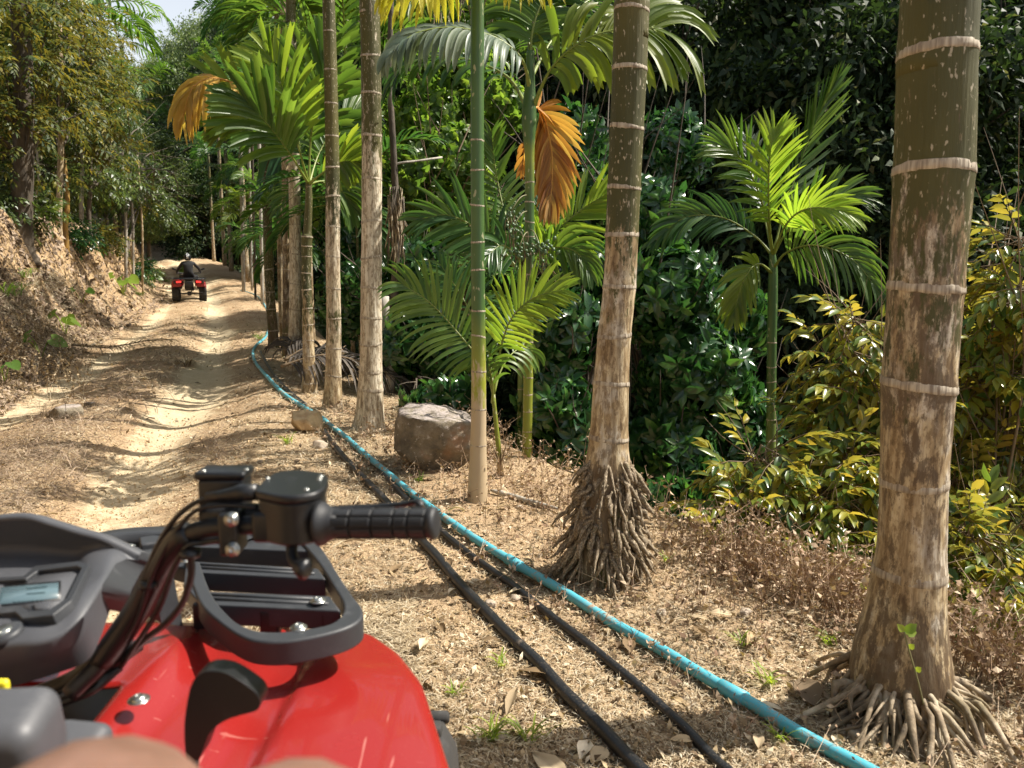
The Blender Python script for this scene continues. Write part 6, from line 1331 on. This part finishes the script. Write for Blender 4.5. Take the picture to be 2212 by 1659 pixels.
    for k in range(7): segm(30+k*10, 1304-k*.6, 37+k*10, 1303.6-k*.6, 2.5)
    segm(8, 1282, 4, 1300, 3)
    mb.obj('screen_bars', M['qlcdk'], sc, smooth=False)
    p, _ = onp(94, 1316, .004); V, Q, T = prism(np.array([onp(a, c, .005)[0] for a, c in [(74, 1309), (114, 1304), (108, 1318), (97, 1323), (80, 1323)]]), -nn*.006); bev(O('mode_button', V, Q, T, 'qpanel'), .001, 2)
    # ignition switch + key
    p, _ = onp(10, 1374, .006); V, Q, T = tube([p-nn*.012, p, p+nn*.001, p+nn*.001], [.0215, .0215, .019, .016], 28); O('ignition_switch', V, Q, T, 'qgrey')
    V, Q, T = tube([p, p+nn*.003], .011, 20); O('key_barrel', V, Q, T, 'qmetal')
    V, Q, T = rbox(p+nn*.014+A(-.008, 0, 0), (.004, .018, .026), .002, rot=(.5, 0, .3)); O('key', V, Q, T, 'qmetal')
    # --- handlebar
    bar = catmull([W(150, 1500, .93), W(230, 1420, .95), (W(290, 1330, .95)), W(345, 1225, .93), W(385, 1168, .91), W(440, 1143, .895), W(520, 1135, .885), W(620, 1132, .875), W(700, 1131, .868), W(930, 1131, .845)], 60)
    V, Q, T = tube(bar, .0112, 18); hb = O('handlebar', V, Q, T, 'qblack')
    fat = catmull([W(215, 1435, .95), W(292, 1325, .948), W(345, 1228, .93), W(388, 1166, .908), W(415, 1152, .90)], 24); V, Q, T = tube(fat, np.interp(range(24), [0, 2, 20, 23], [.013, .0165, .0165, .0125]), 18); O('bar_sleeve', V, Q, T, 'qblack')
    # grip with raised pads
    g0, g1 = W(700, 1131, .868), W(936, 1130, .845); ax = unit(g1-g0); Lg = np.linalg.norm(g1-g0)
    V, Q, T = tube([g0-ax*.006, g0-ax*.004, g0, g0+ax*.004, g0+ax*.012, g0+ax*.02], [.0235, .0255, .0245, .021, .0175, .0168], 32); O('grip_flange', V, Q, T, 'qrubber')
    V, Q, T = tube([g0+ax*.01, g1-ax*.006, g1-ax*.003, g1, g1+ax*.0035, g1+ax*.0045], [.0152, .0152, .018, .0184, .0176, .012], 32); gr = O('grip', V, Q, T, 'qrubber')
    x = unit(np.cross(ax, A(0, 0, 1))); y = np.cross(x, ax)
    edges = [.10, .275, .475, .67, .80, .955]
    for k in range(5):
        a0_, a1_ = edges[k], edges[k+1]
        for q in range(8):
            t0 = 2*PI*q/8+.07; t1 = 2*PI*(q+1)/8-.07; P = []
            for rr in (.0145, .0174):
                for uu in (a0_*Lg+.0014, a1_*Lg-.0014):
                    for t in np.linspace(t0, t1, 4): P.append(g0+ax*uu+rr*(math.cos(t)*x+math.sin(t)*y))
            P = np.array(P); Qs = [[8+i, 9+i, 13+i, 12+i] for i in range(3)]+[[i, 1+i, 9+i, 8+i] for i in range(3)]+[[4+i, 12+i, 13+i, 5+i] for i in range(3)]+[[0, 8, 12, 4], [3, 7, 15, 11]]
            bev(O('grip_pad', P, Qs, None, 'qrubber', gr, smooth=False), .0005, 1, 40)
            if q % 2 == 0:   # fine cross ribs on alternate pads
                mbq = MB()
                for uu in np.linspace(a0_*Lg+.003, a1_*Lg-.003, max(4, int((a1_-a0_)*Lg/.0016))):
                    mbq.add(*tube([g0+ax*uu+.01752*(math.cos(t)*x+math.sin(t)*y) for t in np.linspace(t0+.05, t1-.05, 5)], .00035, 4, cap=False)[:2])
                rbo = mbq.obj('pad_rib', M['qrubber'], gr); rbo['kind'] = 'stuff'
    # brake lever behind the grip
    lv = catmull([W(640, 1100, .93), W(720, 1100, .925), W(800, 1096, .915), (W(870, 1089, .905)), W(900, 1084, .895), W(912, 1094, .893)], 26); V, Q, T = tube(lv, np.interp(range(26), [0, 4, 18, 22, 24, 25], [.008, .006, .0045, .0055, .0075, .0045]), 12, flat=.7); O('brake_lever', V, Q, T, 'qblack')
    # throttle housing with lid
    lid = [(551, 1060), (560, 1046), (574, 1033), (599, 1019), (645, 1014), (700, 1022), (709, 1036), (700, 1054), (672, 1066), (612, 1071)]
    zt = W(625, 1042, .90)[2]; P = catmull([Wz(a, c, zt) for a, c in lid+[lid[0]]], 41)[:-1]
    V, Q, T = prism(P, A(0, 0, -.010)); bev(smooth_by_angle(O('throttle_lid', V, Q, T, 'qblack'), 50), .003, 3)
    cc = P.mean(0); P2 = cc+(P-cc)*.93+A(0, 0, -.010); V, Q, T = prism(P2, A(0, 0, -.05)); bev(smooth_by_angle(O('throttle_housing', V, Q, T, 'qblack'), 50), .003, 2)
    for a, c in ((578, 1034), (693, 1030), (662, 1058), (690, 1036)): bolt(Wz(a, c, zt), .0032, 'screw', 'qmetal', washer=False)
    V, Q, T = rbox(W(610, 1131, .88), (.062, .036, .036), .006); O('throttle_clamp', V, Q, T, 'qblack')
    # thumb throttle
    th = catmull([W(632, 1160, .87), W(630, 1190, .86), W(634, 1210, .85), W(650, 1225, .84), W(668, 1232, .835)], 14); V, Q, T = tube(th, [.008, .0075, .007, .0065, .006, .006, .006, .0065, .007, .0085, .0105, .012, .012, .007], 14); O('thumb_throttle', V, Q, T, 'qblack')
    # cable boots and cables
    bt = [W(556, 1063, .885), W(520, 1064, .89), W(508, 1066, .89), W(480, 1070, .892), W(448, 1075, .895)]; V, Q, T = tube(bt, [.0098, .0100, .0082, .0062, .0062], 16); O('cable_boot', V, Q, T, 'qblack')
    cab = [([(452, 1075, .895), (415, 1090, .90), (375, 1125, .905), (335, 1190, .915), (295, 1290, .93), (255, 1370, .95), (215, 1430, .96)], .0033), ([(556, 1095, .88), (480, 1092, .885), (420, 1105, .89), (372, 1160, .895), (330, 1240, .905), (296, 1340, .93), (240, 1430, .95)], .0028),
           ([(408, 1190, .88), (414, 1225, .885), (408, 1265, .89), (390, 1310, .9), (355, 1350, .92), (318, 1378, .94), (270, 1425, .96)], .0042), ([(480, 1165, .885), (440, 1172, .89), (405, 1180, .89), (375, 1230, .9), (340, 1320, .92), (262, 1440, .96)], .0036),
           ([(300, 1395, .97), (250, 1430, .97), (190, 1475, .97), (120, 1510, .96), (40, 1540, .95)], .008), ([(260, 1440, .97), (200, 1490, .95), (130, 1520, .94), (60, 1560, .93)], .006), ([(230, 1400, 1.0), (170, 1460, 1.0), (80, 1500, 1.0), (-20, 1530, 1.0)], .012)]
    for pts, r in cab: C = catmull([W(*p) for p in pts], 30); V, Q, T = tube(C, r, 10); O('cable', V, Q, T, 'qblack')
    for a, c, Y in ((412, 1196, .885), (322, 1262, .92), (285, 1345, .945)): p = W(a, c, Y); V, Q, T = tube([p-A(0, 0, .004), p+A(0, 0, .004)], .0115, 12); O('cable_tie', V, Q, T, 'qblack')
    # lever clamp with two bolts, rear reservoir
    V, Q, T = rbox(W(503, 1146, .883), (.022, .036, .050), .004); O('lever_clamp', V, Q, T, 'qblack')
    for a, c in ((500, 1122), (503, 1187)): bolt(W(a, c, .862), .0062, 'bolt', 'qmetal', nrm_=A(.05, -1, .25), washer=True)
    zr = W(485, 1017, .95)[2]; V, Q, T = rbox(W(485, 1017, .95)+A(0, 0, -.034), (.056, .036, .056), .005); O('brake_reservoir', V, Q, T, 'qblack')
    V, Q, T = rbox(W(485, 1017, .95)+A(0, 0, -.002), (.062, .041, .010), .004); O('reservoir_lid', V, Q, T, 'qblack')
    for a, c in ((440, 1018), (532, 1015)): bolt(Wz(a, c, zr+.003), .003, 'screw', 'qmetal', washer=False)
    V, Q, T = rbox(W(505, 1118, .91), (.075, .03, .03), .006); O('brake_body', V, Q, T, 'qblack')
    # --- gear lever knob
    kn = [(410, 1488), (422, 1464), (447, 1450), (488, 1454), (530, 1478), (556, 1500), (562, 1522), (552, 1536), (520, 1545), (488, 1556), (462, 1574), (444, 1600), (430, 1640), (404, 1640), (398, 1580), (402, 1530)]
    Pk = catmull([W(a, c, .80) for a, c in kn+[kn[0]]], 49)[:-1]; V, Q, T = prism(Pk, A(-.002, .034, -.004)); o = bev(smooth_by_angle(O('gear_lever_knob', V, Q, T, 'qblack'), 60), .011, 5, 25)
    V, Q, T = tube([W(418, 1620, .815), W(412, 1720, .80), W(405, 1900, .78)], .007, 10); O('gear_lever', V, Q, T, 'qblack')
    # --- grey covers low at the left, yellow tag
    V, Q, T = rbox(W(22, 1600, .66), (.075, .075, .075), .02, 5, (.2, 0, .1)); O('fuel_cover', V, Q, T, 'qpanel'); V, Q, T = rbox(W(148, 1612, .72)+A(0, 0, -.012), (.06, .075, .035), .014, 5, (.25, .1, 0)); O('side_cover', V, Q, T, 'qpanel')
    V, Q, T = rbox(W(0, 1492, .72), (.019, .008, .024), .004, 4); O('yellow_tag', V, Q, T, 'qyellow')
    # --- unseen running gear so the bike stands on its own
    V, Q, T = rbox((XC, .62, .58), (.24, 1.1, .16), .03); O('frame', V, Q, T, 'qblack')
    V, Q, T = rbox((XC, -.05, .80), (.30, .75, .12), .05, 5); O('seat', V, Q, T, 'qblack')
    for sx in (-1, 1):
        for yy, rr, ww in ((1.22, .29, .19), (-.05, .30, .24)):
            c = A(XC+sx*.43, yy, rr-.02); a = np.linspace(0, 2*PI, 37)[:-1]; prof = [(-.5, .55), (-.5, .86), (-.38, .98), (0, 1), (.38, .98), (.5, .86), (.5, .55)]; V = np.concatenate([np.stack([np.full(36, c[0]+w_*ww), c[1]+rr*q*np.cos(a), c[2]+rr*q*np.sin(a)], 1) for w_, q in prof]); i0 = np.arange(6)[:, None]*36; jj = np.arange(36)[None]; j1 = (jj+1) % 36
            wh = O('wheel', V, np.stack([i0+jj, i0+j1, i0+36+j1, i0+36+jj], 2).reshape(-1, 4), None, 'qtyre'); V, Q, T = tube([c-A(ww*.3, 0, 0), c+A(ww*.3, 0, 0)], rr*.55, 24); O('rim', V, Q, T, 'qblack', wh)
            for k in range(22):
                t = 2*PI*k/22; V, Q, T = rbox((c[0]+(.04 if k % 2 else -.04), c[1]+rr*1.02*math.cos(t), c[2]+rr*1.02*math.sin(t)), (ww*.42, .035, .02), .004, 1, (t-PI/2, 0, 0)); O('tread_block', V, Q, T, 'qtyre', wh)
    V, Q, T = rbox((XC+.27, .45, .36), (.22, .45, .03), .01); O('foot_board', V, Q, T, 'qblack'); V, Q, T = rbox((XC-.27, .45, .36), (.22, .45, .03), .01); O('foot_board', V, Q, T, 'qblack')
    for sx in (-1, 1):
        for yy in (1.22, -.05): V, Q, T = tube([A(XC, yy, .42), A(XC+sx*.38, yy, .28)], .02, 8); O('axle_arm', V, Q, T, 'qblack')
    lf = bar.copy(); lf[:, 0] = 2*XC-lf[:, 0]; V, Q, T = tube(lf, .0112, 12); O('handlebar', V, Q, T, 'qblack')
    g0l, g1l = A(2*XC-g0[0], g0[1], g0[2]), A(2*XC-g1[0], g1[1], g1[2]); V, Q, T = tube([g0l, g1l], .0168, 20); O('grip', V, Q, T, 'qrubber')
    # front rack, mirrored half
    om = outer.copy(); om[:, 0] = 2*XC-om[:, 0]; im = inner.copy(); im[:, 0] = 2*XC-im[:, 0]; V = np.concatenate([om, im, im+dz, om+dz*1.15]); i = np.arange(n-1); Q = np.concatenate([np.stack([i+a_, i+b_, i+b_+1, i+a_+1], 1) for a_, b_ in ((0, n), (n, 2*n), (2*n, 3*n), (3*n, 0))]); O('rack_frame', V, Q, None, 'qgrey')
build_quad()

# ------------------------------------------------------------------ people
def skin_body(name, verts, edges, mat, parent, sub=2, root=0):
    """verts: list of (x,y,z,rx,ry)"""
    me = bpy.data.meshes.new(name); rl = rootloc(parent); me.from_pydata([tuple(A(*v[:3])-rl) for v in verts], edges, []); o = put(name, me, parent)
    me.materials.append(mat)
    m = o.modifiers.new('skin', 'SKIN'); m.use_smooth_shade = True
    for i, v in enumerate(verts):
        sv = me.skin_vertices[0].data[i]; sv.radius = (v[3], v[4] if len(v) > 4 else v[3]); sv.use_root = (i == root)
    s = o.modifiers.new('sub', 'SUBSURF'); s.levels = sub; s.render_levels = sub; return o
k = N('skin'); c = k.ramp(k.noise(30, 4), [(.3, (.13, .068, .045)), (.7, (.21, .118, .085))]); p = k.pbsdf(c, .5, spec=.4); p.inputs['Subsurface Weight'].default_value = .15; p.inputs['Subsurface Radius'].default_value = (.02, .008, .004); M['skin'] = k.done(p)
M['shorts'] = simple('dark_shorts', (.02, .022, .03), .85); M['tshirt'] = simple('dark_tshirt', (.03, .03, .035), .85); M['shoe'] = simple('shoe', (.08, .08, .08), .7)
def build_photographer():
    b = thing('person', (-.22, -.2, .4), 'bare blurred knees of a seated person at the bottom left edge, over the quad bike', 'person')
    k1 = W(240, 1575, .37)+A(0, 0, -.026); k2 = W(640, 1636, .35)+A(0, 0, -.017)
    V = [(-.25, -.28, .93, .14, .11), (-.30, -.22, .92, .085, .085), (k1[0]-.01, .08, k1[2]-.05, .068, .066), (k1[0], k1[1]-.03, k1[2]-.004, .052, .050), (k1[0], k1[1]+.015, k1[2]-.03, .048, .048), (k1[0]-.005, k1[1]+.03, .80, .050, .053), (k1[0], .50, .50, .034, .036), (k1[0], .48, .42, .036, .04), (k1[0], .60, .395, .035, .022),
         (-.18, -.22, .92, .085, .085), (k2[0]-.01, .07, k2[2]-.04, .062, .060), (k2[0], k2[1]-.03, k2[2]-.004, .044, .042), (k2[0], k2[1]+.015, k2[2]-.03, .042, .042), (k2[0]-.01, k2[1]+.03, .78, .048, .052), (-.20, .48, .50, .034, .036), (-.22, .46, .42, .036, .04), (-.22, .58, .395, .035, .022),
         (-.25, -.31, 1.08, .14, .10), (-.24, -.33, 1.26, .15, .10), (-.22, -.34, 1.40, .13, .085), (-.22, -.33, 1.49, .05, .05),
         (-.39, -.33, 1.38, .055, .055), (-.42, -.18, 1.20, .042, .042), (-.20, -.12, 1.30, .032, .032), (-.10, -.10, 1.34, .03, .018), (-.06, -.335, 1.38, .055, .055), (.08, -.22, 1.18, .042, .042), (.10, -.12, 1.30, .032, .032), (.07, -.10, 1.35, .03, .018)]
    Ed = [(0, 1), (1, 2), (2, 3), (3, 4), (4, 5), (5, 6), (6, 7), (7, 8), (0, 9), (9, 10), (10, 11), (11, 12), (12, 13), (13, 14), (14, 15), (15, 16), (0, 17), (17, 18), (18, 19), (19, 20), (19, 21), (21, 22), (22, 23), (23, 24), (19, 25), (25, 26), (26, 27), (27, 28)]
    skin_body('body', V, Ed, M['skin'], b)
    def over(nm, idx, ed, mat, gr): skin_body(nm, [(V[i][0], V[i][1], V[i][2], V[i][3]*gr, V[i][4]*gr) for i in idx], ed, M[mat], b)
    t = lambda i, j, f: tuple(np.array(V[i])*(1-f)+np.array(V[j])*f)
    V += [t(1, 2, .65), t(9, 10, .65), t(21, 22, .5), t(25, 26, .5)]
    over('shorts', [0, 1, 29, 9, 30], [(0, 1), (1, 2), (0, 3), (3, 4)], 'shorts', 1.12); over('shirt', [17, 18, 19, 21, 31, 25, 32], [(0, 1), (1, 2), (2, 3), (3, 4), (2, 5), (5, 6)], 'tshirt', 1.12)
    me = bpy.data.meshes.new('head'); bm = bmesh.new(); bmesh.ops.create_icosphere(bm, subdivisions=4, radius=1)
    for v in bm.verts:
        x_, y_, z_ = v.co; fy = y_*(1-.12*max(0, -z_)); nose = .16*math.exp(-((x_/.13)**2+((z_+.10)/.20)**2))*(1 if y_ > 0 else 0); eye = -.05*sum(math.exp(-(((x_-s*.33)/.16)**2+((z_-.06)/.12)**2)) for s in (-1, 1))*(1 if y_ > 0 else 0); jaw = 1-.22*max(0, -z_)**1.5
        v.co = Vector((x_*.076*jaw, (fy+nose+eye)*.096, z_*.122))
    bm.to_mesh(me); bm.free(); me.materials.append(M['skin']); me.polygons.foreach_set('use_smooth', [True]*len(me.polygons)); h = put('head', me, b); h.location = Vector(A(-.21, -.30, 1.63)-rootloc(b))
    V_, Q_, T_ = rbox((0, 0, 0), (1, 1, 1), .1); 
    hv = tube(np.array([[0, 0, z] for z in np.linspace(-.2, 1, 9)]), [.97, 1.02, 1.03, 1.0, .93, .8, .6, .35, .02], 20); hr = obj('hair', hv[0]*A(.082, .102, .128)+A(-.21, -.318, 1.635), hv[1], hv[2], M['qblack'], b)
    for side, (hx, hy, hz) in ((-1, V[24][:3]), (1, V[28][:3])):
        for f in range(5):
            L = (.055, .07, .078, .072, .058)[f]; a = A(hx, hy+.01, hz+.02-.018*(f-1)) if f else A(hx, hy, hz+.03); d = unit(A(-side*.75, .55, .12 if f else .7)); m1 = a+d*L*.5; m2 = m1+unit(d+A(0, -.6, -.1))*L*.5
            V2, Q2, T2 = tube(catmull([a-d*.02, m1, m2], 8), np.linspace(.009, .0065, 8), 8); obj('finger', V2, Q2, T2, M['skin'], b)
    for i in (8, 16):
        V2, Q2, T2 = rbox((V[i][0], V[i][1]-.06, .405), (.09, .26, .07), .03, 4); obj('shoe', V2, Q2, T2, M['shoe'], b)
build_photographer()

def build_rider():
    p = W(410, 640, 29.5); gz = H1(p[0], p[1]); yaw = math.radians(21); o = A(p[0], p[1], gz+.02)
    R = np.array(Euler((0, 0, yaw)).to_matrix()); L = lambda x, y, z: o+R@A(x, y, z)
    b = thing('quad_bike', o, 'distant red quad bike seen from behind with glowing tail lights on the track', 'quad bike')
    def add(nm, V, Q, T, mat, par=b, **k): return obj(nm, np.asarray(V)@R.T+o, Q, T, M[mat], par, **k)
    k = N('tail_light'); e = k.n('Emission'); e.inputs[0].default_value = (1, .04, .03, 1); e.inputs[1].default_value = 1.3; M['tail'] = k.done(e)
    M['deepred'] = simple('dark_red_plastic', (.22, .012, .012), .4)
    for sx in (-1, 1):
        for yy in (0, 1.25):
            c = A(sx*.46, yy, .30); a = np.linspace(0, 2*PI, 29)[:-1]; ww, rr = .27, .305; prof = [(-.5, .5), (-.5, .88), (-.4, .97), (0, 1), (.4, .97), (.5, .88), (.5, .5)]
            V = np.concatenate([np.stack([np.full(28, c[0]+w_*ww), c[1]+rr*q*np.cos(a), c[2]+rr*q*np.sin(a)], 1) for w_, q in prof]); i0 = np.arange(6)[:, None]*28; jj = np.arange(28)[None]; j1 = (jj+1) % 28
            wh = add('wheel', V, np.stack([i0+jj, i0+j1, i0+28+j1, i0+28+jj], 2).reshape(-1, 4), None, 'qtyre'); V, Q, T = tube([c-A(.09, 0, 0), c+A(.09, 0, 0)], .16, 20); add('rim', V, Q, T, 'qblack', wh)
            for kk in range(20):
                t = 2*PI*kk/20; V, Q, T = rbox((c[0]+(.065 if kk % 2 else -.065), c[1]+rr*1.02*math.cos(t), c[2]+rr*1.02*math.sin(t)), (.12, .05, .035), .006, 1, (t-PI/2, 0, 0)); add('tread_block', V, Q, T, 'qtyre', wh)
    V, Q, T = tube([A(-.34, 0, .27), A(.34, 0, .27)], .022, 10); add('axle', V, Q, T, 'qblack'); V, Q, T = rbox((0, 0, .27), (.15, .16, .16), .04); add('differential', V, Q, T, 'qblack')
    V, Q, T = tube([A(.05, -.02, .62), A(.08, -.02, .3)], .02, 8); add('shock_absorber', V, Q, T, 'qmetal'); V, Q, T = rbox((.12, -.15, .42), (.10, .34, .10), .04); add('exhaust', V, Q, T, 'qblack'); V, Q, T = rbox((0, .55, .50), (.30, 1.35, .26), .05); add('frame', V, Q, T, 'qblack')
    V, Q, T = rbox((0, .35, .78), (.30, .85, .12), .05, 4); add('seat', V, Q, T, 'qblack')
    for sx in (-1, 1):
        for y0, y1 in ((-.34, .42), (.88, 1.6)):
            P = []; nn_ = 14
            for t in np.linspace(0, 1, nn_):
                yy = y0+(y1-y0)*t; zz = .70-.20*abs(2*t-1)**2.4
                P.append([(sx*.20, yy, zz+.05), (sx*.36, yy, zz+.05), (sx*.55, yy, zz+.02), (sx*.585, yy, zz-.06)])
            V = np.array(P).reshape(-1, 3); i = (np.arange(nn_-1)[:, None]*4+np.arange(3)[None]).ravel(); add('fender', V, np.stack([i, i+1, i+5, i+4], 1), None, 'deepred').modifiers.new('s', 'SOLIDIFY').thickness = .012
        V, Q, T = rbox((sx*.40, -.36, .60), (.28, .06, .17), .03, 3); add('rear_panel', V, Q, T, 'deepred'); V, Q, T = rbox((sx*.37, -.385, .70), (.30, .05, .11), .03, 3, (0, sx*.12, 0)); add('lamp_housing', V, Q, T, 'qblack')
        V, Q, T = rbox((sx*.335, -.42, .70), (.17, .03, .062), .012, 3, (0, sx*.1, 0)); add('tail_light', V, Q, T, 'tail')
        V, Q, T = tube([A(sx*.28, 1.0, .98), A(sx*.42, .98, 1.12)], .008, 6); add('mirror_stalk', V, Q, T, 'qblack'); V, Q, T = rbox((sx*.50, .97, 1.15), (.15, .03, .07), .025, 4, (0, -sx*.35, 0)); add('mirror', V, Q, T, 'qblack')
    V, Q, T = rbox((0, -.36, .62), (.3, .05, .2), .02); add('rear_panel', V, Q, T, 'qblack'); V, Q, T = rbox((.0, .25, .835), (.001, .001, .001), 0); 
    rk = catmull([A(-.50, -.40, .80), A(-.56, -.15, .82), A(-.5, .05, .83), A(.5, .05, .83), A(.56, -.15, .82), A(.50, -.40, .80), A(0, -.42, .80), A(-.50, -.40, .80)], 50); V, Q, T = tube(rk, .017, 8); add('rear_rack', V, Q, T, 'qblack')
    for yy in (-.3, -.15): V, Q, T = tube([A(-.53, yy, .815), A(.53, yy, .815)], .013, 8); add('rack_bar', V, Q, T, 'qblack')
    V, Q, T = rbox((0, -.25, .815), (.7, .28, .02), .008); add('rack_plate', V, Q, T, 'qblack')
    V, Q, T = tube(catmull([A(-.44, .86, 1.0), A(-.2, .95, 1.0), A(0, 1.0, .93), A(.2, .95, 1.0), A(.44, .86, 1.0)], 20), .016, 8); add('handlebar', V, Q, T, 'qblack'); V, Q, T = rbox((0, 1.05, .86), (.3, .3, .2), .07, 4); add('dash_cowl', V, Q, T, 'qblack')
    # rider
    rd = thing('person', L(0, .25, .84), 'rider in black jacket and white-striped black helmet on the distant quad bike', 'person')
    BB = [(0, .25, .90, .17, .13), (0, .22, 1.05, .16, .11), (0, .25, 1.25, .19, .11), (0, .28, 1.38, .17, .10), (0, .31, 1.46, .06, .06), (.19, .28, 1.37, .065, .065), (.36, .42, 1.18, .05, .05), (.42, .78, 1.03, .038, .038), (-.19, .28, 1.37, .065, .065), (-.34, .42, 1.18, .05, .05), (-.42, .78, 1.03, .038, .038),
          (.14, .30, .88, .09, .09), (.28, .72, .90, .065, .065), (.30, .66, .50, .05, .05), (.30, .78, .42, .045, .035), (-.14, .30, .88, .09, .09), (-.28, .72, .90, .065, .065), (-.30, .66, .50, .05, .05), (-.30, .78, .42, .045, .035)]
    VV = [(*L(*v[:3]), v[3], v[4]) for v in BB]; M['jacket'] = simple('black_jacket', (.012, .012, .014), .8)
    skin_body('body', VV, [(0, 1), (1, 2), (2, 3), (3, 4), (3, 5), (5, 6), (6, 7), (3, 8), (8, 9), (9, 10), (0, 11), (11, 12), (12, 13), (13, 14), (0, 15), (15, 16), (16, 17), (17, 18)], M['jacket'], rd)
    hp = np.array([[0, 0, z] for z in np.linspace(-1, 1, 13)]); V, Q, T = tube(hp, np.sqrt(np.clip(1-np.linspace(-1, 1, 13)**2, .0001, 1))**.8, 20); V = V*A(.128, .155, .145)+A(0, .33, 1.59); V[:, 2] = np.maximum(V[:, 2], 1.47); hm = add('helmet', V, Q, T, 'qblack', rd)
    M['wstripe'] = simple('white_stripe', (.75, .76, .78), .4); mb = MB()
    for sx in (-.03, -.004, .022):
        t = np.linspace(-.35, 1.25, 12); P = [A(sx, .33-.158*math.cos(a), 1.59+.148*math.sin(a)) for a in t]; w_ = .006
        V = np.array([[q-A(w_, 0, 0), q+A(w_, 0, 0)] for q in P]).reshape(-1, 3); i = np.arange(11)*2; mb.add(V, np.stack([i, i+1, i+3, i+2], 1))
    V, Q, T = mb.arr(); add('helmet_stripe', V, Q, T, 'wstripe', hm)
build_rider()
